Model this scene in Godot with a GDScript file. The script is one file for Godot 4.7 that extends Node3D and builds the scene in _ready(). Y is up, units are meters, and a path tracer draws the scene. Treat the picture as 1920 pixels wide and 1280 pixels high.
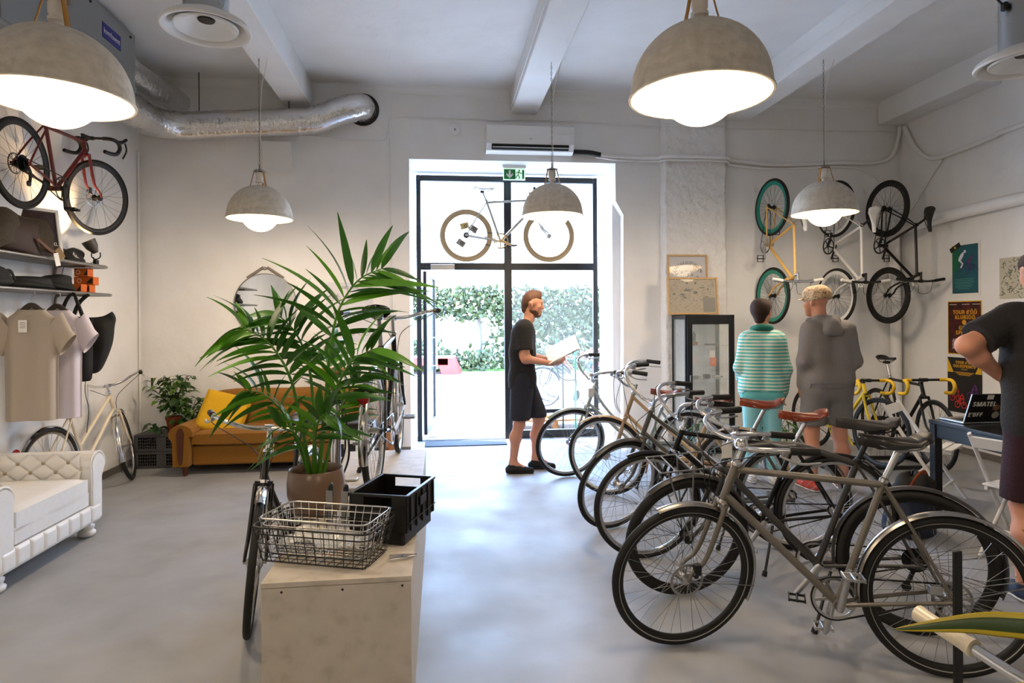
extends Node3D
# A bicycle shop: white hall with ceiling beams, dome lamps, a glazed street door and many bicycles.
# World axes: the camera stands at the origin looking along -z; the room is turned by ROOM.

const ROOM_TURN := 0.1135
const ROOM_CORNER := Vector3(-4.11, 0.0, -6.89)
const ROOM_WIDTH := 9.11
const ROOM_DEPTH := 12.0
const CEILING := 4.23
var ROOM := Transform3D(Basis(Vector3.UP, ROOM_TURN), ROOM_CORNER)
var M := {}
var names := {}
var cache := {}
var rng := RandomNumberGenerator.new()


func _ready() -> void:
	rng.seed = 7
	var cam := Camera3D.new()
	cam.name = "camera"
	cam.projection = Camera3D.PROJECTION_FRUSTUM
	cam.near = 0.05
	cam.far = 200.0
	cam.size = 0.05 * 1280.0 / 1170.0
	cam.frustum_offset = Vector2(0, -0.05 * 44.0 / 1170.0)
	cam.position = Vector3(0, 1.55, 0)
	cam.rotation.z = -0.007
	add_child(cam)
	cam.current = true
	var env := Environment.new()
	env.background_mode = Environment.BG_SKY
	var sky := Sky.new()
	var sm := ProceduralSkyMaterial.new()
	sm.sky_top_color = Color(0.62, 0.78, 1.0)
	sm.sky_horizon_color = Color(0.88, 0.95, 1.0)
	sm.ground_horizon_color = Color(0.8, 0.8, 0.78)
	sm.ground_bottom_color = Color(0.6, 0.6, 0.58)
	sm.sky_energy_multiplier = 3.4
	sm.ground_energy_multiplier = 1.6
	sky.sky_material = sm
	env.sky = sky
	env.tonemap_mode = Environment.TONE_MAPPER_LINEAR
	env.tonemap_exposure = 1.65
	env.sdfgi_enabled = true
	env.ssao_enabled = true
	env.ssil_enabled = true
	var we := WorldEnvironment.new()
	we.name = "environment"
	we.environment = env
	add_child(we)
	var sun := DirectionalLight3D.new()
	sun.name = "sun"
	sun.light_energy = 6.5
	sun.light_color = Color(1.0, 0.97, 0.93)
	sun.light_angular_distance = 0.6
	sun.shadow_enabled = true
	add_child(sun)
	sun.look_at_from_position(Vector3.ZERO, Vector3(0.75, -1.0, 0.22))
	build_materials()
	build_room()
	build_outside()
	build_services()
	build_lamps()
	build_bikes()
	build_left_side()
	build_middle()
	build_right_side()
	build_people()


# ------------------------------------------------------------------ mesh building
class MB:
	var v := PackedVector3Array()
	var n := PackedVector3Array()
	var t := PackedVector2Array()
	var i := PackedInt32Array()

	func vert(p: Vector3, nn: Vector3, uv := Vector2.ZERO) -> int:
		v.push_back(p)
		n.push_back(nn)
		t.push_back(uv)
		return v.size() - 1

	func tri(a: int, b: int, c: int) -> void:
		i.push_back(a)
		i.push_back(b)
		i.push_back(c)

	func quad(a: Vector3, b: Vector3, c: Vector3, d: Vector3, uvs := [Vector2(0, 1), Vector2(1, 1), Vector2(1, 0), Vector2(0, 0)]) -> MB:
		var nn := (b - a).cross(c - a).normalized()
		var k := vert(a, nn, uvs[0])
		vert(b, nn, uvs[1])
		vert(c, nn, uvs[2])
		vert(d, nn, uvs[3])
		tri(k, k + 1, k + 2)
		tri(k, k + 2, k + 3)
		return self

	func box(c: Vector3, s: Vector3, b := 0.003, bs := Basis.IDENTITY) -> MB:
		var h := s * 0.5
		b = minf(b, minf(h.x, minf(h.y, h.z)) * 0.9)
		var k := v.size()
		for q in 8:
			var g := Vector3(1 if q & 1 else -1, 1 if q & 2 else -1, 1 if q & 4 else -1)
			for ax in 3:
				var e := h - Vector3(b, b, b)
				e[ax] = h[ax]
				var nn := Vector3.ZERO
				nn[ax] = g[ax]
				vert(c + bs * (e * g), bs * nn)
		for ax in 3:
			var p := 1 << ax
			var q1 := 1 << ((ax + 1) % 3)
			var q2 := 1 << ((ax + 2) % 3)
			for sg in 2:
				var o := p if sg else 0
				var f := [o, o | q1, o | q1 | q2, o | q2]
				tri(k + f[0] * 3 + ax, k + f[1] * 3 + ax, k + f[2] * 3 + ax)
				tri(k + f[0] * 3 + ax, k + f[2] * 3 + ax, k + f[3] * 3 + ax)
			for s2 in 4:
				var o2 := (q1 if s2 & 1 else 0) | (q2 if s2 & 2 else 0)
				var a1 := (ax + 1) % 3
				var a2 := (ax + 2) % 3
				var e0 := o2 * 3
				var e1 := (o2 | p) * 3
				tri(k + e0 + a1, k + e1 + a1, k + e1 + a2)
				tri(k + e0 + a1, k + e1 + a2, k + e0 + a2)
		for q in 8:
			tri(k + q * 3, k + q * 3 + 1, k + q * 3 + 2)
		return self

	func tube(pts: PackedVector3Array, r, sides := 8, caps := true, closed := false, flat := 1.0, up := Vector3.ZERO) -> MB:
		var m := pts.size()
		var tan := (pts[1] - pts[0]).normalized()
		var side := tan.cross(Vector3.UP if absf(tan.y) < 0.9 else Vector3.RIGHT).normalized()
		if up != Vector3.ZERO:
			side = up.cross(tan).normalized()
		var k := v.size()
		for j in m:
			var a := pts[maxi(j - 1, 0)]
			var b := pts[mini(j + 1, m - 1)]
			if closed:
				a = pts[(j - 1 + m) % m]
				b = pts[(j + 1) % m]
			var tn := (b - a).normalized()
			side = (side - tn * side.dot(tn)).normalized()
			var bin := tn.cross(side)
			var rr: float = r if r is float else r[j]
			for s in sides:
				var an := TAU * s / sides
				var o := side * cos(an) + bin * sin(an) * flat
				var nn := (side * cos(an) * flat + bin * sin(an)).normalized()
				vert(pts[j] + o * rr, nn, Vector2(float(s) / sides, float(j) / (m - 1)))
		for j in (m if closed else m - 1):
			var j2 := (j + 1) % m
			for s in sides:
				var s2 := (s + 1) % sides
				tri(k + j * sides + s, k + j * sides + s2, k + j2 * sides + s2)
				tri(k + j * sides + s, k + j2 * sides + s2, k + j2 * sides + s)
		if caps and not closed:
			for e in 2:
				var j := 0 if e == 0 else m - 1
				var nn := (pts[0] - pts[1]).normalized() if e == 0 else (pts[m - 1] - pts[m - 2]).normalized()
				var c := vert(pts[j], nn)
				var f := v.size()
				for s in sides:
					vert(v[k + j * sides + s], nn)
				for s in sides:
					tri(c, f + s, f + (s + 1) % sides)
		return self

	func rod(a: Vector3, b: Vector3, r: float, sides := 8, r2 := -1.0) -> MB:
		return tube(PackedVector3Array([a, b]), PackedFloat32Array([r, r if r2 < 0.0 else r2]), sides)

	# profile points are (radius, height), turned round the y axis of xf
	func lathe(prof: Array, seg := 24, xf := Transform3D.IDENTITY, from := 0.0, sweep := TAU, loop := false) -> MB:
		var m := prof.size()
		var cnt := m if loop else m - 1
		var nr := []
		for j in cnt:
			var d: Vector2 = prof[(j + 1) % m] - prof[j]
			nr.push_back(Vector2(d.y, -d.x).normalized())
		for j in cnt:
			var p0: Vector2 = prof[j]
			var p1: Vector2 = prof[(j + 1) % m]
			var n0: Vector2 = nr[j]
			var n1: Vector2 = nr[j]
			if j > 0 or loop:
				var q: Vector2 = nr[(j - 1 + cnt) % cnt]
				if q.dot(n0) > 0.55:
					n0 = (q + n0).normalized()
			if j < cnt - 1 or loop:
				var q: Vector2 = nr[(j + 1) % cnt]
				if q.dot(nr[j]) > 0.55:
					n1 = (q + nr[j]).normalized()
			var k := v.size()
			for s in seg + 1:
				var an := from + sweep * s / seg
				var c := cos(an)
				var sn := sin(an)
				vert(xf * Vector3(p0.x * c, p0.y, p0.x * sn), xf.basis * Vector3(n0.x * c, n0.y, n0.x * sn), Vector2(float(s) / seg, float(j) / cnt))
				vert(xf * Vector3(p1.x * c, p1.y, p1.x * sn), xf.basis * Vector3(n1.x * c, n1.y, n1.x * sn), Vector2(float(s) / seg, float(j + 1) / cnt))
			for s in seg:
				var a := k + s * 2
				if p0.x > 1e-6:
					tri(a, a + 2, a + 1)
				if p1.x > 1e-6:
					tri(a + 1, a + 2, a + 3)
		return self

	func ell(c: Vector3, r: Vector3, bs := Basis.IDENTITY, nu := 16, nv := 10) -> MB:
		var k := v.size()
		for a in nv + 1:
			var th := PI * a / nv
			for b in nu + 1:
				var ph := TAU * b / nu
				var d := Vector3(sin(th) * cos(ph), cos(th), sin(th) * sin(ph))
				vert(c + bs * (d * r), bs * (d / r).normalized(), Vector2(float(b) / nu, float(a) / nv))
		for a in nv:
			for b in nu:
				var o := k + a * (nu + 1) + b
				if a > 0:
					tri(o, o + 1, o + nu + 2)
				if a < nv - 1:
					tri(o, o + nu + 2, o + nu + 1)
		return self

	# smooth grid from f(u, v); thick > 0 gives it a back face and rims
	func grid(nu: int, nv: int, f: Callable, thick := 0.0) -> MB:
		var pts := []
		for a in nv + 1:
			var row := PackedVector3Array()
			for b in nu + 1:
				row.push_back(f.call(float(b) / nu, float(a) / nv))
			pts.push_back(row)
		var k := v.size()
		for a in nv + 1:
			for b in nu + 1:
				var du: Vector3 = pts[a][mini(b + 1, nu)] - pts[a][maxi(b - 1, 0)]
				var dv: Vector3 = pts[mini(a + 1, nv)][b] - pts[maxi(a - 1, 0)][b]
				var nn := du.cross(dv).normalized()
				vert(pts[a][b], nn, Vector2(float(b) / nu, float(a) / nv))
		for a in nv:
			for b in nu:
				var o := k + a * (nu + 1) + b
				tri(o, o + 1, o + nu + 2)
				tri(o, o + nu + 2, o + nu + 1)
		if thick > 0.0:
			var k2 := v.size()
			for q in (nu + 1) * (nv + 1):
				vert(v[k + q] - n[k + q] * thick, -n[k + q], t[k + q])
			for a in nv:
				for b in nu:
					var o := k2 + a * (nu + 1) + b
					tri(o, o + 1, o + nu + 2)
					tri(o, o + nu + 2, o + nu + 1)
			var rim := PackedInt32Array()
			for b in nu:
				rim.push_back(b)
			for a in nv:
				rim.push_back(a * (nu + 1) + nu)
			for b in nu:
				rim.push_back(nv * (nu + 1) + nu - b)
			for a in nv:
				rim.push_back((nv - a) * (nu + 1))
			for q in rim.size():
				var a1 := rim[q]
				var a2 := rim[(q + 1) % rim.size()]
				quad(v[k + a1], v[k + a2], v[k2 + a2], v[k2 + a1])
		return self

	# outline in the xy plane of xf, thickness along its z, centred
	func extrude(poly: PackedVector2Array, depth: float, xf := Transform3D.IDENTITY) -> MB:
		var ix := Geometry2D.triangulate_polygon(poly)
		for s in [-1.0, 1.0]:
			var k := v.size()
			for p in poly:
				vert(xf * Vector3(p.x, p.y, depth * 0.5 * s), xf.basis * Vector3(0, 0, s), p)
			for q in range(0, ix.size(), 3):
				tri(k + ix[q], k + ix[q + 1], k + ix[q + 2])
		var cc := 1.0 if not Geometry2D.is_polygon_clockwise(poly) else -1.0
		var m := poly.size()
		for q in m:
			var a := poly[q]
			var b := poly[(q + 1) % m]
			var e := (b - a).normalized()
			var nn := xf.basis * (Vector3(e.y, -e.x, 0) * cc)
			var k := vert(xf * Vector3(a.x, a.y, -depth * 0.5), nn)
			vert(xf * Vector3(b.x, b.y, -depth * 0.5), nn)
			vert(xf * Vector3(b.x, b.y, depth * 0.5), nn)
			vert(xf * Vector3(a.x, a.y, depth * 0.5), nn)
			tri(k, k + 1, k + 2)
			tri(k, k + 2, k + 3)
		return self

	func mesh() -> ArrayMesh:
		for q in range(0, i.size(), 3):
			var a := i[q]
			var b := i[q + 1]
			var c := i[q + 2]
			if (v[b] - v[a]).cross(v[c] - v[a]).dot(n[a] + n[b] + n[c]) > 0.0:
				i[q + 1] = c
				i[q + 2] = b
		var arr := []
		arr.resize(Mesh.ARRAY_MAX)
		arr[Mesh.ARRAY_VERTEX] = v
		arr[Mesh.ARRAY_NORMAL] = n
		arr[Mesh.ARRAY_TEX_UV] = t
		arr[Mesh.ARRAY_INDEX] = i
		var m := ArrayMesh.new()
		m.add_surface_from_arrays(Mesh.PRIMITIVE_TRIANGLES, arr)
		return m


func curve(pts: Array, per := 6, closed := false) -> PackedVector3Array:
	var out := PackedVector3Array()
	var m := pts.size()
	for j in (m if closed else m - 1):
		var p1: Vector3 = pts[j]
		var p2: Vector3 = pts[(j + 1) % m]
		var p0: Vector3 = pts[(j - 1 + m) % m] if closed or j > 0 else p1 * 2.0 - p2
		var p3: Vector3 = pts[(j + 2) % m] if closed or j < m - 2 else p2 * 2.0 - p1
		for q in per:
			out.push_back(p1.cubic_interpolate(p2, p0, p3, float(q) / per))
	if not closed:
		out.push_back(pts[m - 1])
	return out


func arc(c: Vector3, r: float, a0: float, a1: float, steps: int, x := Vector3.RIGHT, y := Vector3.UP) -> PackedVector3Array:
	var out := PackedVector3Array()
	for s in steps + 1:
		var a := lerpf(a0, a1, float(s) / steps)
		out.push_back(c + x * (r * cos(a)) + y * (r * sin(a)))
	return out


# ------------------------------------------------------------------ nodes
func numbered(nm: String) -> String:
	var c: int = names.get(nm, 0)
	names[nm] = c + 1
	return nm if c == 0 else "%s_%03d" % [nm, c]


func thing(nm: String, label: String, category: String, xf := Transform3D.IDENTITY, group := "") -> Node3D:
	var o := Node3D.new()
	o.name = numbered(nm)
	add_child(o)
	o.transform = xf
	tag(o, label, category, group)
	return o


func tag(o: Node3D, label: String, category := "", group := "") -> Node3D:
	o.set_meta("label", label)
	if category:
		o.set_meta("category", category)
	if group:
		o.set_meta("group", group)
	return o


func part(par: Node3D, nm: String, shape, mat: Material, xf := Transform3D.IDENTITY) -> MeshInstance3D:
	var o := MeshInstance3D.new()
	o.name = nm
	o.mesh = shape.mesh() if shape is MB else shape
	o.material_override = mat
	par.add_child(o, true)
	o.transform = xf
	return o


func one(nm: String, label: String, category: String, shape, mat: Material, xf := Transform3D.IDENTITY, group := "") -> MeshInstance3D:
	var o := part(self, numbered(nm), shape, mat, xf)
	tag(o, label, category, group)
	return o


func structure(nm: String, shape, mat: Material, xf := Transform3D.IDENTITY) -> MeshInstance3D:
	var o := part(self, nm, shape, mat, xf)
	o.set_meta("kind", "structure")
	return o


func holder(par: Node3D, nm: String, xf := Transform3D.IDENTITY) -> Node3D:
	var o := Node3D.new()
	o.name = nm
	par.add_child(o, true)
	o.transform = xf
	return o


func at(p: Vector3, yaw := 0.0) -> Transform3D:
	return Transform3D(Basis(Vector3.UP, yaw), p)


func room(u: float, y: float, w: float, yaw := 0.0) -> Transform3D:
	return ROOM * at(Vector3(u, y, w), yaw)


func lettering(par: Node3D, text: String, size: float, mat: Material, xf: Transform3D, nm := "lettering", serif := false, bold := false, deep := 0.001) -> MeshInstance3D:
	var key := "%s|%s|%s|%s" % [text, size, serif, bold]
	if not cache.has(key):
		var tm := TextMesh.new()
		var sf := SystemFont.new()
		sf.font_names = PackedStringArray(["Droid Serif" if serif else "Droid Sans"])
		sf.font_weight = 700 if bold else 400
		tm.font = sf
		tm.text = text
		tm.font_size = 32
		tm.pixel_size = size / 32.0
		tm.depth = deep
		tm.curve_step = 1.5
		cache[key] = tm
	return part(par, nm, cache[key], mat, xf)


# ------------------------------------------------------------------ materials
func mat(c: Color, rough := 0.6, metal := 0.0) -> StandardMaterial3D:
	var m := StandardMaterial3D.new()
	m.albedo_color = c
	m.roughness = rough
	m.metallic = metal
	return m


func noise(seed_: int, freq: float, ramp: Array, octaves := 4, size := 512, cellular := false) -> NoiseTexture2D:
	var f := FastNoiseLite.new()
	f.seed = seed_
	f.frequency = freq
	f.fractal_octaves = octaves
	f.noise_type = FastNoiseLite.TYPE_CELLULAR if cellular else FastNoiseLite.TYPE_SIMPLEX_SMOOTH
	var tx := NoiseTexture2D.new()
	tx.width = size
	tx.height = size
	tx.seamless = true
	tx.noise = f
	if ramp.size():
		var g := Gradient.new()
		var off := PackedFloat32Array()
		var cols := PackedColorArray()
		for q in ramp:
			off.push_back(q[0])
			cols.push_back(q[1])
		g.offsets = off
		g.colors = cols
		tx.color_ramp = g
	return tx


func bumps(seed_: int, freq: float, strength: float, octaves := 4, size := 512) -> NoiseTexture2D:
	var tx := noise(seed_, freq, [], octaves, size)
	tx.as_normal_map = true
	tx.bump_strength = strength
	return tx


func textured(m: StandardMaterial3D, scale: float, albedo: Texture2D = null, normal: Texture2D = null, nscale := 0.5, world := true, rough: Texture2D = null) -> StandardMaterial3D:
	m.uv1_triplanar = true
	m.uv1_world_triplanar = world
	m.uv1_scale = Vector3.ONE * scale
	if albedo:
		m.albedo_texture = albedo
	if normal:
		m.normal_enabled = true
		m.normal_texture = normal
		m.normal_scale = nscale
	if rough:
		m.roughness_texture = rough
	return m


func grey(a: float) -> Color:
	return Color(a, a, a)


func build_materials() -> void:
	var paint := noise(3, 0.006, [[0.0, Color(0.965, 0.96, 0.955)], [0.5, Color(0.985, 0.982, 0.98)], [1.0, Color.WHITE]], 5)
	var plaster := bumps(4, 0.02, 3.0, 5)
	M.wall = textured(mat(Color(0.92, 0.92, 0.915), 0.75), 0.5, paint, plaster, 0.35)
	M.rough_wall = textured(mat(Color(0.92, 0.92, 0.915), 0.8), 1.2, paint, bumps(5, 0.02, 8.0, 5), 0.7)
	M.ceiling = textured(mat(Color(0.92, 0.92, 0.915), 0.8), 0.4, paint, plaster, 0.3)
	var conc := noise(6, 0.008, [[0.0, Color(0.88, 0.875, 0.87)], [0.4, Color(0.945, 0.94, 0.935)], [0.6, Color(0.965, 0.96, 0.96)], [1.0, Color.WHITE]], 7, 1024)
	M.floor = textured(mat(Color(0.58, 0.59, 0.60), 0.75), 0.23, conc, bumps(8, 0.05, 1.0, 4), 0.12, true, noise(9, 0.01, [[0.0, grey(0.55)], [1.0, grey(0.85)]], 4))
	M.floor.roughness = 0.8
	M.white = mat(Color(0.88, 0.875, 0.86), 0.45)
	M.white_gloss = mat(Color(0.9, 0.9, 0.89), 0.25)
	M.off_white = mat(Color(0.85, 0.83, 0.79), 0.5)
	M.frame_black = mat(Color(0.075, 0.085, 0.1), 0.4)
	M.black = mat(Color(0.03, 0.03, 0.032), 0.5)
	M.black_gloss = mat(Color(0.025, 0.025, 0.028), 0.2)
	M.rubber = mat(Color(0.055, 0.053, 0.052), 0.75)
	M.chrome = mat(Color(0.86, 0.86, 0.86), 0.14, 1.0)
	M.steel = mat(Color(0.62, 0.62, 0.62), 0.32, 1.0)
	M.dark_steel = mat(Color(0.2, 0.2, 0.2), 0.4, 1.0)
	M.alu = mat(Color(0.75, 0.75, 0.75), 0.3, 1.0)
	M.glass = mat(Color(0.93, 0.97, 0.96, 0.1), 0.02)
	M.glass.transparency = BaseMaterial3D.TRANSPARENCY_ALPHA
	M.foil = textured(mat(Color(0.88, 0.88, 0.88), 0.22, 1.0), 1.8, null, bumps(11, 0.018, 9.0, 5), 0.9)
	M.brown_leather = textured(mat(Color(0.52, 0.21, 0.08), 0.28), 6.0, noise(12, 0.02, [[0.0, Color(0.7, 0.66, 0.62)], [1.0, Color.WHITE]], 3, 256))
	M.dark_leather = mat(Color(0.07, 0.055, 0.05), 0.3)
	M.paper = mat(Color(0.9, 0.89, 0.86), 0.7)
	M.ink = mat(Color(0.1, 0.1, 0.1), 0.7)
	M.wood = textured(mat(Color(0.72, 0.5, 0.28), 0.5), 3.0, noise(13, 0.02, [[0.0, Color(0.75, 0.7, 0.65)], [1.0, Color.WHITE]], 4, 256))
	M.red_lens = mat(Color(0.55, 0.03, 0.03), 0.15)
	M.skin = mat(Color(0.78, 0.55, 0.44), 0.55)
	M.skin.subsurf_scatter_enabled = true
	M.skin.subsurf_scatter_strength = 0.15
	M.brass_tag = mat(Color(0.5, 0.38, 0.18), 0.5)
	M.black_wire = mat(Color(0.03, 0.03, 0.03), 0.4)
	M.zinc_pipe = mat(Color(0.68, 0.69, 0.7), 0.3, 1.0)
	M.unit_top = mat(Color(0.6, 0.6, 0.6), 0.7)
	M.teal = mat(Color(0.02, 0.52, 0.44), 0.4)
	M.card_a = mat(Color(0.5, 0.47, 0.42), 0.7)
	M.card_b = mat(Color(0.7, 0.6, 0.38), 0.7)
	M.paint_black = mat(Color(0.035, 0.032, 0.03), 0.2)
	M.paint_grey = mat(Color(0.43, 0.41, 0.375), 0.33, 0.35)
	M.dark_pot = mat(Color(0.1, 0.1, 0.1), 0.5)
	M.gold_ink = mat(Color(0.85, 0.62, 0.08), 0.6)
	M.lid = mat(Color(0.09, 0.085, 0.085), 0.35)


# ------------------------------------------------------------------ room
const DOOR_L := 2.95
const DOOR_R := 5.40
const DOOR_TOP := 3.40
const RECESS := 0.70


func build_room() -> void:
	var W := ROOM_WIDTH
	var D := ROOM_DEPTH
	structure("floor", MB.new().box(Vector3(W * 0.5, -0.1, D * 0.5 - 0.6), Vector3(W + 1.6, 0.2, D + 1.2), 0.0), M.floor, ROOM)
	var ceil := structure("ceiling", MB.new().box(Vector3(W * 0.5, CEILING + 0.125, D * 0.5 - 0.3), Vector3(W + 1.0, 0.25, D + 1.4), 0.0), M.ceiling, ROOM)
	# soft cove where slab meets the back wall
	for b in [[1.57, 1.875], [4.14, 4.45], [6.76, 7.08], [8.80, 9.11]]:
		part(ceil, "beam", MB.new().box(Vector3((b[0] + b[1]) * 0.5, CEILING - 0.135, D * 0.5), Vector3(b[1] - b[0], 0.29, D), 0.012), M.ceiling)
	for b in [[0.0, 1.57], [1.875, 4.14], [4.45, 6.76], [7.08, 8.80]]:
		var prof := PackedVector2Array([Vector2(0, 0), Vector2(0, -0.1)])
		for s in 7:
			var a := PI * 0.5 * s / 6
			prof.push_back(Vector2(0.1 - 0.1 * cos(a), -0.1 + 0.1 * sin(a)))
		part(ceil, "cove", MB.new().extrude(prof, b[1] - b[0], Transform3D(Basis(Vector3(0, 0, 1), Vector3.UP, Vector3(-1, 0, 0)), Vector3((b[0] + b[1]) * 0.5, CEILING + 0.001, 0.0))), M.ceiling)
	# back wall with the door opening; the right-hand arris is cut back below the head
	var th := 0.8
	var wall := structure("wall_back", MB.new().box(Vector3(DOOR_L * 0.5 - 0.3, CEILING * 0.5, -th * 0.5), Vector3(DOOR_L + 0.6, CEILING, th), 0.0), M.wall, ROOM)
	part(wall, "lintel", MB.new().box(Vector3((DOOR_L + DOOR_R) * 0.5, (DOOR_TOP + CEILING) * 0.5, -th * 0.5), Vector3(DOOR_R - DOOR_L, CEILING - DOOR_TOP, th), 0.0), M.wall)
	var outline := PackedVector2Array([Vector2(DOOR_R, 0), Vector2(W + 0.6, 0), Vector2(W + 0.6, CEILING), Vector2(DOOR_R, CEILING)])
	part(wall, "right_section", MB.new().extrude(outline, th - 0.16, Transform3D(Basis.IDENTITY, Vector3(0, 0, -0.16 - (th - 0.16) * 0.5))), M.wall)
	var cut := PackedVector2Array([Vector2(DOOR_R + 0.075, 0), Vector2(W + 0.6, 0), Vector2(W + 0.6, CEILING), Vector2(DOOR_R, CEILING), Vector2(DOOR_R, 2.95), Vector2(DOOR_R + 0.095, 2.78), Vector2(DOOR_R + 0.085, 1.2)])
	part(wall, "cut_face", MB.new().extrude(cut, 0.16, Transform3D(Basis.IDENTITY, Vector3(0, 0, -0.08))), M.wall)
	# brick pier, painted over: rough surface
	var fn := FastNoiseLite.new()
	fn.seed = 9
	fn.frequency = 1.0
	part(wall, "pier", MB.new().grid(44, 150, func(a: float, b: float) -> Vector3:
		var u := lerpf(5.955, 6.77, a)
		var y := lerpf(0.0, 3.95, b)
		var e := minf(a, 1.0 - a)
		var z := 0.10 * smoothstep(0.0, 0.03, e) + 0.014 * fn.get_noise_2d(u * 7.0, y * 9.0) + 0.008 * fn.get_noise_2d(u * 23.0, y * 30.0)
		return Vector3(u + 0.012 * fn.get_noise_1d(y * 5.0), y, z), 0.05), M.rough_wall)
	structure("wall_left", MB.new().box(Vector3(-0.15, CEILING * 0.5, D * 0.5 - 0.3), Vector3(0.3, CEILING, D + 1.2), 0.0), M.wall, ROOM)
	var wr := structure("wall_right", MB.new().box(Vector3(W + 0.15, CEILING * 0.5, D * 0.5 - 0.3), Vector3(0.3, CEILING, D + 1.2), 0.0), M.wall, ROOM)
	part(wr, "pier", MB.new().box(Vector3(W - 0.02, 2.0, 2.3), Vector3(0.08, 4.0, 1.6), 0.01), M.wall)
	structure("wall_front", MB.new().box(Vector3(W * 0.5, CEILING * 0.5, D + 0.15), Vector3(W + 0.6, CEILING, 0.3), 0.0), M.wall, ROOM)
	structure("baseboard_left", MB.new().box(Vector3(0.008, 0.035, 2.2), Vector3(0.016, 0.07, 4.4), 0.003), mat(Color(0.42, 0.4, 0.38), 0.6), ROOM)
	structure("baseboard_back", MB.new().box(Vector3(DOOR_L * 0.5, 0.035, 0.008), Vector3(DOOR_L, 0.07, 0.016), 0.003), mat(Color(0.42, 0.4, 0.38), 0.6), ROOM)
	structure("baseboard_right", MB.new().box(Vector3(W - 0.008, 0.035, 2.2), Vector3(0.016, 0.07, 4.4), 0.003), mat(Color(0.42, 0.4, 0.38), 0.6), ROOM)
	# door screen: black aluminium frame, two fanlights, open left leaf, fixed right pane
	var z := -RECESS
	var l := 3.0
	var r := 5.345
	var top := 3.37
	var d := structure("door_1", MB.new().box(Vector3(l + 0.03, top * 0.5, z), Vector3(0.06, top, 0.07), 0.004), M.frame_black, ROOM)
	part(d, "jamb", MB.new().box(Vector3(r - 0.03, top * 0.5, z), Vector3(0.06, top, 0.07), 0.004), M.frame_black)
	part(d, "head", MB.new().box(Vector3((l + r) * 0.5, top - 0.035, z), Vector3(r - l - 0.12, 0.07, 0.07), 0.004), M.frame_black)
	part(d, "mullion", MB.new().box(Vector3(4.165, top * 0.5 - 0.035, z), Vector3(0.098, top - 0.07, 0.08), 0.004), M.frame_black)
	part(d, "transom", MB.new().box(Vector3((l + 4.116) * 0.5 + 0.03, 2.213, z), Vector3(4.116 - l - 0.06, 0.09, 0.07), 0.004), M.frame_black)
	part(d, "transom", MB.new().box(Vector3((r + 4.214) * 0.5 - 0.03, 2.213, z), Vector3(r - 4.214 - 0.06, 0.09, 0.07), 0.004), M.frame_black)
	part(d, "bottom_rail", MB.new().box(Vector3((r + 4.214) * 0.5 - 0.03, 0.05, z), Vector3(r - 4.214 - 0.06, 0.1, 0.07), 0.004), M.frame_black)
	part(d, "bottom_rail", MB.new().box(Vector3((r + 4.214) * 0.5 - 0.03, 0.34, z), Vector3(r - 4.214 - 0.06, 0.05, 0.06), 0.004), M.frame_black)
	part(d, "threshold", MB.new().box(Vector3((l + 4.116) * 0.5 + 0.03, 0.012, z), Vector3(4.116 - l - 0.06, 0.024, 0.12), 0.004), M.alu)
	for q in [[l + 0.06, 4.116, 2.258, 3.30], [4.214, r - 0.06, 2.258, 3.30], [4.214, r - 0.06, 0.365, 2.168]]:
		part(d, "pane", MB.new().box(Vector3((q[0] + q[1]) * 0.5, (q[2] + q[3]) * 0.5, z), Vector3(q[1] - q[0], q[3] - q[2], 0.006), 0.0), M.glass)
	part(d, "door_closer", MB.new().box(Vector3(3.33, 2.2, z + 0.06), Vector3(0.3, 0.07, 0.05), 0.006), M.alu)
	# the leaf stands open outwards, hinged at the left jamb
	var leaf := structure("door_2", MB.new().box(Vector3(0.03, 1.08, 0), Vector3(0.06, 2.1, 0.045), 0.004), M.frame_black, ROOM * at(Vector3(l + 0.1, 0.03, z - 0.05), deg_to_rad(84)))
	part(leaf, "stile", MB.new().box(Vector3(0.96, 1.08, 0), Vector3(0.06, 2.1, 0.045), 0.004), M.frame_black)
	part(leaf, "rail", MB.new().box(Vector3(0.495, 2.1, 0), Vector3(0.87, 0.06, 0.045), 0.004), M.frame_black)
	part(leaf, "rail", MB.new().box(Vector3(0.495, 0.08, 0), Vector3(0.87, 0.1, 0.045), 0.004), M.frame_black)
	part(leaf, "pane", MB.new().box(Vector3(0.495, 1.1, 0), Vector3(0.87, 1.94, 0.006), 0.0), M.glass)
	part(leaf, "handle", MB.new().rod(Vector3(0.9, 0.8, 0.05), Vector3(0.9, 1.3, 0.05), 0.012).rod(Vector3(0.9, 0.85, 0), Vector3(0.9, 0.85, 0.05), 0.008).rod(Vector3(0.9, 1.25, 0), Vector3(0.9, 1.25, 0.05), 0.008), M.steel)
	var fabric := textured(mat(Color(0.3, 0.31, 0.33), 0.95), 8.0, noise(21, 0.08, [[0.0, grey(0.6)], [1.0, Color.WHITE]], 2, 256))
	one("doormat", "grey ribbed doormat on the floor inside the open glass door", "doormat", MB.new().box(Vector3(0, 0.006, 0), Vector3(1.0, 0.012, 0.3), 0.005), fabric, room(3.6, 0, -0.42))
	one("doormat", "grey doormat outside on the threshold step of the door", "doormat", MB.new().box(Vector3(0, 0.006, 0), Vector3(1.0, 0.012, 0.5), 0.005), fabric, room(3.6, 0, -1.1))


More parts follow.
